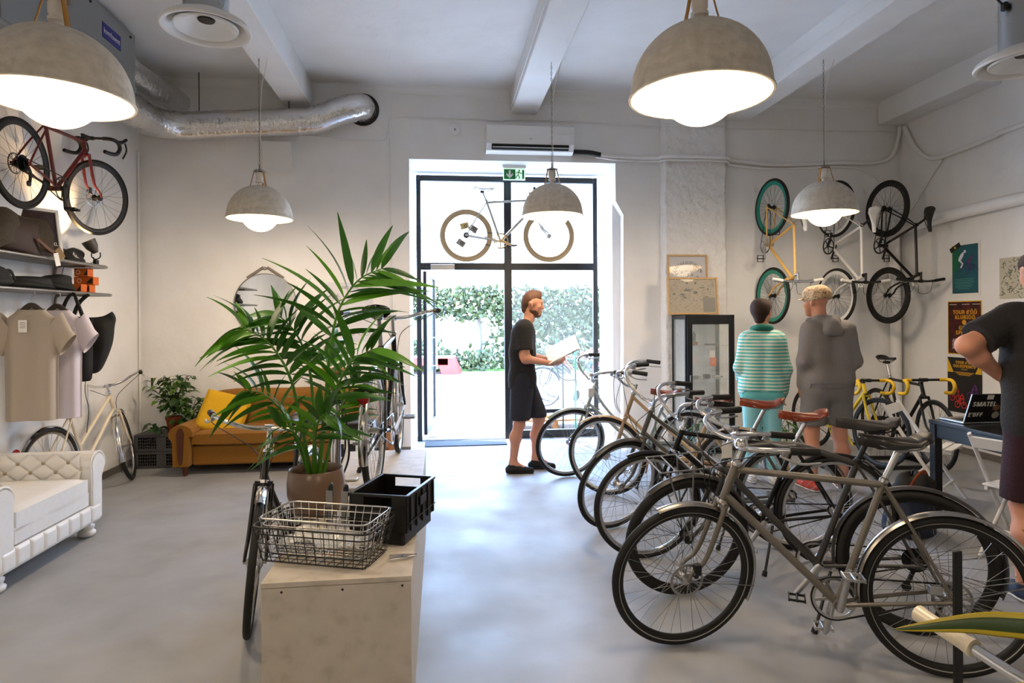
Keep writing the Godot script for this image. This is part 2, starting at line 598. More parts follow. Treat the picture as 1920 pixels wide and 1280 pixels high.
# ------------------------------------------------------------------ dome lamps
func build_lamps() -> void:
	M.shade_out = textured(mat(Color(0.82, 0.79, 0.74), 0.6, 0.0), 3.0, noise(31, 0.012, [[0.0, Color(0.8, 0.79, 0.77)], [0.5, Color(0.93, 0.92, 0.9)], [1.0, Color.WHITE]], 6), bumps(32, 0.05, 3.0, 5), 0.3, false)
	M.shade_in = mat(Color(0.9, 0.83, 0.68), 0.5)
	M.bulb = mat(Color(1, 0.96, 0.88), 0.3)
	M.bulb.emission_enabled = true
	M.bulb.emission = Color(1.0, 0.9, 0.74)
	M.bulb.emission_energy_multiplier = 3.0
	M.brass = mat(Color(0.72, 0.52, 0.28), 0.35, 1.0)
	M.zinc = mat(Color(0.55, 0.54, 0.52), 0.4, 1.0)
	var spots := [
		[Vector3(-2.30, 2.47, -5.71), "grey dome pendant lamp nearest the silver duct over the mustard sofa"],
		[Vector3(0.385, 2.50, -5.85), "grey dome pendant lamp hanging in front of the street door"],
		[Vector3(2.925, 2.50, -5.83), "grey dome pendant lamp hanging in front of the wall-hung bicycles"],
		[Vector3(0.787, 2.46, -2.59), "large near dome pendant lamp above the row of bicycles"],
		[Vector3(-1.93, 2.49, -2.66), "large near dome pendant lamp cut off by the left picture edge"],
		[Vector3(1.0, 2.48, 0.75), "dome pendant lamp of the row behind the camera, right of it"],
		[Vector3(-1.75, 2.48, 0.75), "dome pendant lamp of the row behind the camera, left of it"],
	]
	for s in spots:
		dome_lamp(s[0], s[1])


func dome_lamp(p: Vector3, label: String) -> void:
	var o := thing("pendant_lamp", label, "pendant lamp", at(p), "grey dome pendant lamps")
	if not cache.has("dome"):
		var prof := [Vector2(0.282, 0.0), Vector2(0.292, 0.0), Vector2(0.294, 0.006), Vector2(0.288, 0.012)]
		var inner := [Vector2(0.282, 0.0)]
		for k in 15:
			var a := PI * 0.5 * (k + 1) / 16.0
			prof.push_back(Vector2(0.285 * cos(a), 0.012 + 0.295 * pow(sin(a), 0.95)))
			inner.push_back(Vector2(0.279 * cos(a), 0.008 + 0.290 * pow(sin(a), 0.95)))
		prof.push_back(Vector2(0.0, 0.307))
		inner.push_back(Vector2(0.0, 0.298))
		cache.dome = MB.new().lathe(prof, 56).mesh()
		inner.reverse()
		cache.dome_in = MB.new().lathe(inner, 56).mesh()
		cache.globe = MB.new().ell(Vector3.ZERO, Vector3(0.165, 0.165, 0.165), Basis.IDENTITY, 40, 24).mesh()
		cache.strap = []
		for k in 3:
			var d := Vector3(cos(TAU * k / 3 + 0.5), 0, sin(TAU * k / 3 + 0.5))
			cache.strap.push_back(MB.new().tube(curve([d * 0.085 + Vector3(0, 0.285, 0), d * 0.07 + Vector3(0, 0.34, 0), d * 0.045 + Vector3(0, 0.43, 0), d * 0.01 + Vector3(0, 0.435, 0)], 5), 0.011, 6, true, false, 0.35, d).mesh())
		cache.socket = MB.new().lathe([Vector2(0, 0.425), Vector2(0.03, 0.425), Vector2(0.034, 0.41), Vector2(0.034, 0.37), Vector2(0.03, 0.365), Vector2(0.03, 0.355), Vector2(0.036, 0.35), Vector2(0.036, 0.335), Vector2(0.02, 0.33), Vector2(0.02, 0.3), Vector2(0, 0.3)], 20).mesh()
		cache.cap = MB.new().lathe([Vector2(0, 0.46), Vector2(0.012, 0.46), Vector2(0.014, 0.445), Vector2(0.052, 0.44), Vector2(0.052, 0.43), Vector2(0, 0.43)], 20).rod(Vector3(0, 0.45, 0), Vector3(0, 0.5, 0), 0.007, 8).rod(Vector3(0, 0.435, 0.05), Vector3(0, 0.435, 0.075), 0.008, 6).mesh()
	part(o, "shade", cache.dome, M.shade_out)
	part(o, "inner_shade", cache.dome_in, M.shade_in)
	part(o, "globe_bulb", cache.globe, M.bulb, at(Vector3(0, 0.05, 0)))
	for st in cache.strap:
		part(o, "strap", st, M.brass)
	part(o, "socket", cache.socket, M.off_white)
	part(o, "cap", cache.cap, M.zinc)
	var top := 3.945 - p.y
	var ch := MB.new()
	var y := 0.5
	var q := 0
	while y < top - 0.03:
		var x := Vector3.RIGHT if q % 2 == 0 else Vector3.BACK
		var l := PackedVector3Array()
		for k in 8:
			var a := TAU * k / 8
			l.push_back(Vector3(0, y + 0.014, 0) + x * (0.0065 * cos(a)) + Vector3.UP * (0.016 * sin(a)))
		ch.tube(l, 0.0022, 4, false, true)
		y += 0.0275
		q += 1
	ch.tube(PackedVector3Array([Vector3(0, top - 0.03, 0), Vector3(0, top, 0)]), 0.003, 6)
	part(o, "chain", ch, M.zinc).set_meta("kind", "stuff")
	part(o, "cable", MB.new().tube(curve([Vector3(0.012, 0.46, 0), Vector3(0.01, top * 0.6, 0), Vector3(0.02, top - 0.3, 0.0), Vector3(0.06, top - 0.12, 0.01), Vector3(0.09, top - 0.01, 0.02)], 6), 0.003, 5), M.off_white)
	var l := OmniLight3D.new()
	l.name = "bulb_light"
	l.position = Vector3(0, 0.05, 0)
	l.light_color = Color(1.0, 0.91, 0.80)
	l.light_energy = 1.2
	l.light_size = 0.16
	l.omni_range = 20.0
	l.omni_attenuation = 2.0
	l.shadow_enabled = true
	o.add_child(l)


# ------------------------------------------------------------------ bicycles
# A bicycle lies in its own axes: x forward, y up, z to its right; the origin is where the rear tyre touches the ground.
const AXLE := Basis(Vector3(1, 0, 0), Vector3(0, 0, 1), Vector3(0, -1, 0))


func wheel(par: Node3D, nm: String, xf: Transform3D, P: Dictionary, rear: bool) -> void:
	var R: float = P.R
	var tr: float = P.tyre_r
	var rh: float = P.rim_h
	var key := "wheel %s %s %s %s" % [R, tr, rh, P.spokes]
	if not cache.has(key):
		var X := Transform3D(AXLE, Vector3.ZERO)
		var tp := []
		for k in 12:
			var a := TAU * k / 12
			tp.push_back(Vector2(R - tr + tr * cos(a), tr * sin(a)))
		var ri := R - tr * 1.75
		var tyre := MB.new().lathe(tp, 72, X, 0.0, TAU, true)
		var rim := MB.new().lathe([Vector2(ri, -0.011), Vector2(ri, 0.011), Vector2(ri - rh * 0.7, 0.0095), Vector2(ri - rh, 0.004), Vector2(ri - rh, -0.004), Vector2(ri - rh * 0.7, -0.0095)], 72, X, 0.0, TAU, true)
		var sp := MB.new()
		var n: int = P.spokes
		for k in n:
			var side := 1.0 if k % 2 == 0 else -1.0
			var a := TAU * k / n
			var tw := (0.75 if (k / 2) % 2 == 0 else -0.75)
			var h := Vector3(0.024 * cos(a + tw), 0.024 * sin(a + tw), side * 0.03)
			sp.rod(h, Vector3((ri - rh) * cos(a), (ri - rh) * sin(a), side * 0.003), 0.0013, 3)
		var hub := MB.new().lathe([Vector2(0, -0.055), Vector2(0.007, -0.055), Vector2(0.007, -0.04), Vector2(0.016, -0.038), Vector2(0.028, -0.033), Vector2(0.028, -0.028), Vector2(0.016, -0.024), Vector2(0.016, 0.024), Vector2(0.028, 0.028), Vector2(0.028, 0.033), Vector2(0.016, 0.038), Vector2(0.007, 0.04), Vector2(0.007, 0.055), Vector2(0, 0.055)], 16, X)
		var st := MB.new()
		for s in [-1.0, 1.0]:
			st.lathe([Vector2(R - tr * 1.62, tr * 0.86 * s), Vector2(R - tr * 1.45, tr * 0.95 * s)], 64, X)
		cache[key] = [tyre.mesh(), rim.mesh(), sp.mesh(), hub.mesh(), st.mesh()]
	var c: Array = cache[key]
	var w := holder(par, nm, xf)
	part(w, "tire", c[0], P.tyre)
	part(w, "rim", c[1], P.rim)
	part(w, "spokes", c[2], P.spoke_mat).set_meta("kind", "stuff")
	part(w, "hub", c[3], P.hub)
	if P.stripe:
		part(w, "reflective_stripe", c[4], M.stripe).set_meta("kind", "stuff")
	if P.disc:
		if not cache.has("rotor"):
			var ro := MB.new()
			var X := Transform3D(AXLE, Vector3(0, 0, -0.04))
			ro.lathe([Vector2(0.068, -0.001), Vector2(0.08, -0.001), Vector2(0.08, 0.001), Vector2(0.068, 0.001)], 40, X, 0.0, TAU, true)
			for k in 6:
				var a := TAU * k / 6
				ro.tube(PackedVector3Array([Vector3(0.02 * cos(a), 0.02 * sin(a), -0.04), Vector3(0.069 * cos(a + 0.5), 0.069 * sin(a + 0.5), -0.04)]), 0.004, 4, true, false, 0.25, Vector3.BACK)
			for k in 24:
				var a := TAU * k / 24
				ro.tube(PackedVector3Array([Vector3(0.056 * cos(a - 0.05), 0.056 * sin(a - 0.05), -0.04), Vector3(0.069 * cos(a), 0.069 * sin(a), -0.04)]), 0.002, 4, true, false, 0.4, Vector3.BACK)
			cache.rotor = ro.mesh()
		part(w, "disc_rotor", cache.rotor, M.steel)
	if rear and P.gears > 1:
		var cs := MB.new()
		for g in P.gears:
			var cr: float = 0.026 + 0.0055 * g
			cs.lathe([Vector2(0.018, 0.048 - 0.004 * g), Vector2(cr, 0.048 - 0.004 * g), Vector2(cr, 0.046 - 0.004 * g), Vector2(0.018, 0.046 - 0.004 * g)], 24, Transform3D(AXLE, Vector3.ZERO))
		part(w, "cassette", cs, M.dark_steel)
	elif rear:
		part(w, "sprocket", MB.new().lathe([Vector2(0.014, 0.047), Vector2(0.036, 0.046), Vector2(0.036, 0.044), Vector2(0.014, 0.043)], 20, Transform3D(AXLE, Vector3.ZERO)), M.dark_steel)
	if P.cards and rear:
		var k := 0
		for a in [0.75, 1.75, 4.1]:
			var card := part(w, "spoke_card", MB.new().box(Vector3.ZERO, Vector3(0.11, 0.08, 0.001), 0.0), [M.card_a, M.card_b, M.card_a][k], Transform3D(Basis(Vector3.BACK, [-0.55, 0.25, -0.6][k]), Vector3(0.12 * cos(a), 0.12 * sin(a), 0.034)))
			part(w, "spoke_card_print", MB.new().lathe([Vector2(0.012, 0.0), Vector2(0.02, 0.0)], 16, Transform3D(AXLE, Vector3(0.12 * cos(a) + 0.012, 0.12 * sin(a), 0.0352))), M.ink)
			card.set_meta("label", "small printed card between the spokes")
			k += 1


func saddle_mesh(kind: String) -> Array:
	var key := "saddle " + kind
	if cache.has(key):
		return cache[key]
	var wide := 0.082 if kind != "race" else 0.066
	var body := MB.new().grid(16, 24, func(a: float, b: float) -> Vector3:
		var q := a * 2.0 - 1.0
		var x := lerpf(-0.115, 0.165, b)
		var hw := lerpf(wide, 0.021, smoothstep(0.12, 0.72, b)) * pow(minf(1.0, minf(b + 0.012, 1.012 - b) * 14.0), 0.5)
		var sag := 0.012 * sin(b * PI) * (1.0 if kind == "leather" else 0.5)
		var skirt := (0.03 + 0.022 * smoothstep(0.15, 0.6, b)) if kind != "race" else 0.026
		var y := (0.008 if b < 0.2 else 0.0) - sag - skirt * pow(absf(q), 2.6) + 0.012 * smoothstep(0.25, 0.0, b)
		var z := hw * sin(q * PI * 0.5)
		if absf(q) > 0.75:
			z *= 1.0 - 0.12 * (absf(q) - 0.75) * 4.0 * smoothstep(0.1, 0.4, b)
		return Vector3(x, y, z), 0.006 if kind == "leather" else 0.016)
	var rails := MB.new()
	for s in [-1.0, 1.0]:
		rails.tube(curve([Vector3(-0.1, -0.02, s * 0.045), Vector3(-0.06, -0.055, s * 0.03), Vector3(0.04, -0.058, s * 0.022), Vector3(0.14, -0.028, s * 0.008)], 5), 0.0036, 6)
	if kind == "leather":
		rails.tube(curve([Vector3(-0.105, -0.012, -0.06), Vector3(-0.125, -0.03, 0.0), Vector3(-0.105, -0.012, 0.06)], 6), 0.0045, 6)
	rails.box(Vector3(0.0, -0.058, 0), Vector3(0.05, 0.028, 0.055), 0.006)
	var rivet := MB.new()
	for s in [-1.0, -0.5, 0.0, 0.5, 1.0]:
		rivet.ell(Vector3(-0.112 + 0.012 * absf(s), 0.012 - 0.018 * s * s, s * 0.06), Vector3(0.005, 0.004, 0.005), Basis.IDENTITY, 8, 5)
	for s in [-1.0, 0.0, 1.0]:
		rivet.ell(Vector3(0.162, -0.006 - 0.012 * absf(s), s * 0.009), Vector3(0.004, 0.003, 0.004), Basis.IDENTITY, 6, 4)
	cache[key] = [body.mesh(), rails.mesh(), rivet.mesh()]
	return cache[key]


func fender(R: float, a0: float, a1: float, wide := 0.024) -> MB:
	var prof := []
	for k in 7:
		var q := -1.0 + k / 3.0
		prof.push_back(Vector2(R + 0.020 - 0.013 * q * q, wide * q))
	for k in 7:
		var q := 1.0 - k / 3.0
		prof.push_back(Vector2(R + 0.0185 - 0.013 * q * q, wide * q * 0.97))
	return MB.new().lathe(prof, 40, Transform3D(AXLE, Vector3.ZERO), -a1, a1 - a0, true)


# Half of a handlebar (right side) from the clamp outwards; the last `grip` metres carry the grip.
func bar_points(kind: String) -> Array:
	match kind:
		"swept":
			return [Vector3(0, 0, 0), Vector3(0.005, 0.0, 0.05), Vector3(0.05, 0.015, 0.12), Vector3(0.075, 0.05, 0.19), Vector3(0.045, 0.072, 0.25), Vector3(-0.04, 0.075, 0.285), Vector3(-0.17, 0.06, 0.305)]
		"tall":
			return [Vector3(0, 0, 0), Vector3(0.02, 0.01, 0.06), Vector3(0.06, 0.07, 0.13), Vector3(0.065, 0.13, 0.2), Vector3(0.02, 0.16, 0.26), Vector3(-0.07, 0.165, 0.29), Vector3(-0.2, 0.15, 0.3)]
		"city":
			return [Vector3(0, 0, 0), Vector3(0.03, 0.0, 0.06), Vector3(0.055, 0.012, 0.13), Vector3(0.05, 0.03, 0.2), Vector3(0.0, 0.042, 0.255), Vector3(-0.08, 0.045, 0.29), Vector3(-0.19, 0.04, 0.315)]
		"drop":
			return [Vector3(0, 0, 0), Vector3(0, 0, 0.1), Vector3(0.01, 0.0, 0.19), Vector3(0.06, -0.003, 0.208), Vector3(0.095, -0.03, 0.21), Vector3(0.1, -0.07, 0.212), Vector3(0.07, -0.115, 0.214), Vector3(0.0, -0.13, 0.216), Vector3(-0.05, -0.13, 0.216)]
	return [Vector3(0, 0, 0), Vector3(0, 0, 0.1), Vector3(-0.01, 0.0, 0.2), Vector3(-0.025, 0.0, 0.3)]


func bike(label: String, xf: Transform3D, over: Dictionary, group := "") -> Node3D:
	var P := {
		"R": 0.345, "tyre_r": 0.018, "rim_h": 0.02, "spokes": 32, "wb": 1.06, "tyre": M.rubber, "rim": M.alu, "spoke_mat": M.steel, "hub": M.alu,
		"frame": "diamond", "paint": M.paint_grey, "fork_paint": null, "seat_tube": 0.54, "head": 0.15, "saddle_h": 0.7, "saddle": "leather", "saddle_mat": M.brown_leather,
		"bar": "swept", "bar_mat": M.chrome, "grip": M.black, "stem_h": 0.06, "stem_l": 0.05, "stem_mat": M.chrome, "steer": 0.0, "fenders": true, "fender_mat": null,
		"stripe": false, "disc": false, "gears": 1, "cards": false, "crank": 2.2, "crank_mat": M.alu, "tube": 0.0145, "kick": true, "tail": false, "light": false,
		"tag": false, "cables": true, "bell": false, "case": false, "rack": false, "frontrack": false, "chain_mat": M.dark_steel, "brake": true, "lamp": false, "post_mat": M.alu, "tape": null, "name": "bicycle", "seat_a": 71.0,
	}
	P.merge(over, true)
	if P.fender_mat == null:
		P.fender_mat = P.paint
	if P.fork_paint == null:
		P.fork_paint = P.paint
	var o := thing(P.name, label, "bicycle", xf, group)
	var R: float = P.R
	var RH := Vector3(0, R, 0)
	var FH := Vector3(P.wb, R, 0)
	var BB := Vector3(0.435, R - 0.07, 0)
	var sa := deg_to_rad(P.seat_a)
	var sd := Vector3(-cos(sa), sin(sa), 0)
	var ST: Vector3 = BB + sd * float(P.seat_tube)
	var ha := deg_to_rad(70.0)
	var ax := Vector3(-cos(ha), sin(ha), 0)
	var pf := Vector3(sin(ha), cos(ha), 0)
	var crown: Vector3 = FH - pf * 0.05 + ax * (R + 0.04)
	var h0: Vector3 = crown + ax * 0.012
	var h1: Vector3 = h0 + ax * float(P.head)
	var tb: float = P.tube
	var steer := Transform3D(Basis(ax, P.steer), Vector3.ZERO)
	steer.origin = crown - steer.basis * crown
	# frame
	var f := MB.new()
	f.rod(h0, h1, tb + 0.003, 12)
	f.rod(BB, ST + sd * 0.015, tb, 12)
	f.rod(BB + Vector3(0, 0, -0.036), BB + Vector3(0, 0, 0.036), 0.021, 14)
	match P.frame:
		"diamond":
			f.rod(h1 - ax * 0.03, ST - sd * 0.02, tb, 12)
			f.rod(h0 + ax * 0.03, BB, tb + 0.002, 12)
		"sloped":
			f.tube(curve([h1 - ax * 0.03, h1.lerp(ST, 0.5) + Vector3(0, 0.035, 0), ST - sd * 0.015], 8), tb, 12)
			f.rod(h0 + ax * 0.03, BB, tb + 0.003, 12)
		"step":
			f.rod(h1 - ax * 0.035, BB + sd * 0.2, tb, 12)
			f.rod(h0 + ax * 0.025, BB + sd * 0.02, tb + 0.001, 12)
		"loop":
			f.tube(curve([h1 - ax * 0.03, h1 - ax * 0.03 + Vector3(-0.12, -0.17, 0), h1 + Vector3(-0.27, -0.36, 0), BB + sd * 0.17 + Vector3(0.12, 0.03, 0), BB + sd * 0.17], 7), tb, 12)
			f.rod(h0 + ax * 0.03, BB + sd * 0.02, tb, 12)
	for s in [-1.0, 1.0]:
		f.tube(curve([BB + Vector3(-0.03, 0, s * 0.02), BB.lerp(RH, 0.4) + Vector3(0, 0, s * 0.04), RH + Vector3(0, 0, s * 0.062)], 5), 0.0095, 8)
		f.tube(curve([ST + Vector3(0, -0.02, s * 0.018), ST.lerp(RH, 0.5) + Vector3(0, 0, s * 0.042), RH + Vector3(0, 0, s * 0.062)], 5), 0.0075, 8)
		f.box(RH + Vector3(0, 0, s * 0.062), Vector3(0.035, 0.03, 0.006), 0.002)
	part(o, "frame", f, P.paint)
	# fork
	var fk := MB.new()
	fk.rod(crown - Vector3(0, 0, 0.045), crown + Vector3(0, 0, 0.045), 0.014, 10)
	fk.rod(crown - ax * 0.01, h0, tb + 0.002, 10)
	for s in [-1.0, 1.0]:
		var a: Vector3 = crown + Vector3(0, 0, s * 0.04)
		var m: Vector3 = crown - ax * (R * 0.72) + Vector3(0, 0, s * 0.045)
		fk.tube(curve([a, m, FH + ax * 0.05 - pf * 0.012 + Vector3(0, 0, s * 0.049), FH + Vector3(0, 0, s * 0.05)], 5), PackedFloat32Array([0.0125, 0.0123, 0.012, 0.0118, 0.0115, 0.011, 0.0105, 0.0103, 0.01, 0.0095, 0.009, 0.0087, 0.0084, 0.008, 0.008, 0.008]), 8)
	part(o, "fork", fk, P.fork_paint, steer)
	part(o, "headset", MB.new().lathe([Vector2(tb + 0.008, -0.01), Vector2(tb + 0.009, 0.0), Vector2(tb + 0.004, 0.012), Vector2(0.0, 0.014)], 14, Transform3D(Basis(Quaternion(Vector3.UP, ax)), h1)), P.stem_mat, steer)
	part(o, "lower_headset", MB.new().lathe([Vector2(tb + 0.008, -0.01), Vector2(tb + 0.008, 0.006)], 14, Transform3D(Basis(Quaternion(Vector3.UP, ax)), h0)), P.stem_mat, steer)
	wheel(o, "rear_wheel", Transform3D(Basis.IDENTITY, RH), P, true)
	wheel(o, "front_wheel", steer * Transform3D(Basis.IDENTITY, FH), P, false)
	# stem and bars
	var cl: Vector3 = h1 + ax * (float(P.stem_h) + 0.01) + Vector3(P.stem_l, 0.0, 0)
	var stm := MB.new().rod(h1, h1 + ax * (float(P.stem_h) + 0.02), 0.0115, 12)
	stm.rod(h1 + ax * (float(P.stem_h) + 0.01), cl, 0.012, 10)
	stm.rod(cl - Vector3(0, 0, 0.024), cl + Vector3(0, 0, 0.024), 0.018, 12)
	part(o, "stem", stm, P.stem_mat, steer)
	var half := curve(bar_points(P.bar), 7)
	var whole := PackedVector3Array()
	for k in half.size():
		whole.push_back(cl + half[half.size() - 1 - k] * Vector3(1, 1, -1))
	for k in range(1, half.size()):
		whole.push_back(cl + half[k])
	var hb := part(o, "handlebar", MB.new().tube(whole, 0.0118, 10), P.bar_mat, steer)
	var hs := half.size()
	if P.bar == "drop":
		for s in [-1.0, 1.0]:
			var g := PackedVector3Array()
			for k in range(9, hs):
				g.push_back(cl + half[k] * Vector3(1, 1, s))
			part(hb, "bar_tape", MB.new().tube(g, 0.0165, 10), P.tape if P.tape else M.black)
			if P.brake:
				var b: Vector3 = cl + Vector3(0.1, -0.02, s * 0.21)
				var lv := MB.new().tube(curve([b + Vector3(-0.03, 0.012, 0), b + Vector3(0.02, 0.03, 0), b + Vector3(0.06, 0.07, 0)], 4), PackedFloat32Array([0.017, 0.017, 0.0165, 0.016, 0.0155, 0.015, 0.0145, 0.014, 0.012]), 8)
				lv.tube(curve([b + Vector3(0.05, 0.03, 0), b + Vector3(0.075, -0.03, 0), b + Vector3(0.05, -0.11, 0)], 5), 0.007, 6)
				part(hb, "brake_lever", lv, M.black)
	else:
		for s in [-1.0, 1.0]:
			var e0: Vector3 = half[hs - 1]
			var e1: Vector3 = half[hs - 7] if P.bar != "flat" else Vector3(-0.011, 0, 0.205)
			var dirg: Vector3 = (e1 - e0).normalized()
			var ga := (cl + (e0 - dirg * 0.004) * Vector3(1, 1, s))
			var gb := (cl + (e0 + dirg * 0.115) * Vector3(1, 1, s))
			part(hb, "grip", MB.new().tube(PackedVector3Array([ga, ga.lerp(gb, 0.06), ga.lerp(gb, 0.5), ga.lerp(gb, 0.95), gb]), PackedFloat32Array([0.0165, 0.018, 0.0165, 0.0175, 0.0155]), 12), P.grip)
			if P.brake:
				var root := cl + (e0 + dirg * 0.135) * Vector3(1, 1, s)
				var lv := MB.new().box(root + Vector3(0, -0.016, 0), Vector3(0.03, 0.025, 0.022), 0.005)
				lv.tube(curve([root + Vector3(0.02, -0.022, 0), root.lerp(ga, 0.45) + Vector3(0.01, -0.045, s * 0.022), ga + Vector3(0.0, -0.04, s * 0.02)], 5), 0.0055, 6, true, false, 1.0)
				part(hb, "brake_lever", lv, M.alu)
				if P.cables:
					var j := crown + Vector3(0.02, 0.03, s * 0.02)
					part(hb, "brake_cable", MB.new().tube(curve([root + Vector3(0.02, -0.015, 0), root + Vector3(0.13, -0.03, -s * 0.03), cl + Vector3(0.13, -0.09, s * 0.06), j + Vector3(0.05, 0.06, 0), j], 6), 0.0026, 5), M.black)
		if P.bell:
			part(hb, "bell", MB.new().lathe([Vector2(0.0, 0.036), Vector2(0.012, 0.034), Vector2(0.022, 0.026), Vector2(0.027, 0.014), Vector2(0.028, 0.0), Vector2(0.0, 0.0)], 18, Transform3D(Basis.IDENTITY, cl + half[16] * Vector3(1, 1, -1) + Vector3(0, 0.012, 0))), M.chrome)
	# seat
	var top: Vector3 = BB + sd * float(P.saddle_h)
	part(o, "seatpost", MB.new().rod(ST, top - Vector3(0, 0.03, 0) + sd * 0.0, 0.0132, 10), P.post_mat)
	part(o, "seat_clamp", MB.new().lathe([Vector2(tb + 0.004, -0.008), Vector2(tb + 0.005, 0.008)], 12, Transform3D(Basis(Quaternion(Vector3.UP, sd)), ST)).rod(ST + Vector3(-0.02, 0, -0.012), ST + Vector3(-0.02, 0, 0.022), 0.005, 6), P.post_mat)
	var sm := saddle_mesh(P.saddle)
	var sx := Transform3D(Basis(Vector3.BACK, 0.03), top + Vector3(-0.01, 0.04, 0))
	var sat := part(o, "saddle", sm[0], P.saddle_mat, sx)
	part(sat, "saddle_rails", sm[1], M.dark_steel if P.saddle != "leather" else M.steel)
	if P.saddle == "leather":
		part(sat, "rivets", sm[2], M.chrome).set_meta("kind", "stuff")
	# cranks
	var ring := MB.new().lathe([Vector2(0.082, 0.044), Vector2(0.094, 0.0445), Vector2(0.094, 0.0415), Vector2(0.082, 0.042)], 40, Transform3D(AXLE, BB), 0.0, TAU, true)
	for k in 5:
		var a := TAU * k / 5 + float(P.crank)
		ring.tube(PackedVector3Array([BB + Vector3(0.012 * cos(a), 0.012 * sin(a), 0.045), BB + Vector3(0.084 * cos(a), 0.084 * sin(a), 0.043)]), 0.008, 6, true, false, 0.4, Vector3.BACK)
	part(o, "chainring", ring, P.crank_mat)
	for s in [-1.0, 1.0]:
		var a: float = P.crank if s > 0 else float(P.crank) + PI
		var tip := BB + Vector3(0.17 * cos(a), 0.17 * sin(a), s * 0.072)
		var arm := part(o, "crank_arm", MB.new().tube(PackedVector3Array([BB + Vector3(-0.018 * cos(a), -0.018 * sin(a), s * 0.055), BB + Vector3(0, 0, s * 0.056), tip, tip + (tip - BB).normalized() * 0.014]), PackedFloat32Array([0.012, 0.0175, 0.0135, 0.009]), 8, true, false, 0.6, Vector3(0, 0, 1)).rod(BB, BB + Vector3(0, 0, s * 0.06), 0.011, 8), P.crank_mat)
		var pc := tip + Vector3(0, 0, s * 0.055)
		var pd := part(arm, "pedal", MB.new().rod(tip, tip + Vector3(0, 0, s * 0.1), 0.006, 6).box(pc + Vector3(0.037, 0, 0), Vector3(0.006, 0.018, 0.08), 0.001).box(pc - Vector3(0.037, 0, 0), Vector3(0.006, 0.018, 0.08), 0.001).box(pc + Vector3(0, 0, s * 0.038), Vector3(0.07, 0.012, 0.005), 0.001).box(pc - Vector3(0, 0, s * 0.034), Vector3(0.07, 0.012, 0.005), 0.001), P.crank_mat if P.saddle == "leather" else M.black)
		pd.set_meta("label", "pedal")
	# chain
	var chn := PackedVector3Array()
	var r1 := 0.097
	var r2 := 0.036
	var dl := RH - BB
	var base := atan2(dl.y, dl.x)
	var off := acos((r1 - r2) / dl.length())
	for p in arc(BB + Vector3(0, 0, 0.043), r1, base + off - TAU, base - off, 22):
		chn.push_back(p)
	for p in arc(RH + Vector3(0, 0, 0.043), r2, base - off, base + off, 12):
		chn.push_back(p)
	if P.case:
		part(o, "chain_case", MB.new().tube(curve([RH + Vector3(0.02, 0.045, 0.05), BB + Vector3(-0.08, 0.1, 0.055), BB + Vector3(0.04, 0.11, 0.055), BB + Vector3(0.1, 0.05, 0.055)], 6), 0.026, 8, true, false, 0.3, Vector3.BACK), P.fender_mat)
	part(o, "chain", MB.new().tube(chn, 0.0042, 6, false, true), P.chain_mat)
	# mudguards
	if P.fenders:
		var rf := part(o, "rear_fender", fender(R, deg_to_rad(-8), deg_to_rad(200)), P.fender_mat, Transform3D(Basis(Vector3(1, 0, 0), Vector3(0, 1, 0), Vector3(0, 0, 1)), RH))
		var stays := MB.new()
		for s in [-1.0, 1.0]:
			for a in [deg_to_rad(165), deg_to_rad(195)]:
				stays.rod(Vector3(0, 0, s * 0.055), Vector3((R + 0.012) * cos(a), (R + 0.012) * sin(a), s * 0.022), 0.0022, 5)
		part(rf, "fender_stay", stays, M.steel).set_meta("kind", "stuff")
		var ff := part(o, "front_fender", fender(R, deg_to_rad(68), deg_to_rad(206)) if P.frame == "diamond" else fender(R, deg_to_rad(52), deg_to_rad(200)), P.fender_mat, steer * Transform3D(Basis.IDENTITY, FH))
		var st2 := MB.new()
		for s in [-1.0, 1.0]:
			st2.rod(Vector3(0, 0, s * 0.052), Vector3((R + 0.012) * cos(deg_to_rad(192)), (R + 0.012) * sin(deg_to_rad(192)), s * 0.022), 0.0022, 5)
		part(ff, "fender_stay", st2, M.steel).set_meta("kind", "stuff")
	if P.kick:
		part(o, "kickstand", MB.new().rod(BB + Vector3(-0.06, -0.02, -0.03), BB + Vector3(0.02, -R + 0.09, -0.17), 0.008, 8).rod(BB + Vector3(0.018, -R + 0.1, -0.168), BB + Vector3(0.026, -R + 0.072, -0.175), 0.013, 8, 0.016), M.black)
	if P.tail:
		part(o, "tail_light", MB.new().lathe([Vector2(0, 0.018), Vector2(0.02, 0.016), Vector2(0.027, 0.008), Vector2(0.028, 0.0), Vector2(0, 0)], 16, Transform3D(Basis(Vector3.BACK, PI * 0.5), RH + Vector3(-R * 0.86 - 0.03, R * 0.62, 0))), M.red_lens)
	if P.lamp:
		var lp := part(o, "headlight", MB.new().lathe([Vector2(0, -0.05), Vector2(0.018, -0.045), Vector2(0.03, -0.015), Vector2(0.033, 0.0), Vector2(0, 0.004)], 18, Transform3D(Basis(Vector3.BACK, -PI * 0.5), crown + Vector3(0.085, 0.02, 0))), M.chrome, steer)
		part(lp, "bracket", MB.new().rod(crown + Vector3(0.015, 0.01, 0), crown + Vector3(0.06, 0.01, 0), 0.006, 6), M.black)
	if P.rack:
		var rk := MB.new()
		for s in [-1.0, 1.0]:
			rk.tube(curve([Vector3(0.2, R * 2 + 0.06, s * 0.05), Vector3(-0.1, R * 2 + 0.07, s * 0.06), Vector3(-0.24, R * 2 + 0.07, s * 0.05)], 5), 0.005, 6)
			rk.rod(Vector3(-0.08, R * 2 + 0.07, s * 0.06), RH + Vector3(0, 0.01, s * 0.065), 0.0045, 6)
		for k in 4:
			rk.rod(Vector3(0.14 - 0.12 * k, R * 2 + 0.066, -0.055), Vector3(0.14 - 0.12 * k, R * 2 + 0.066, 0.055), 0.004, 6)
		part(o, "rear_rack", rk, M.black)
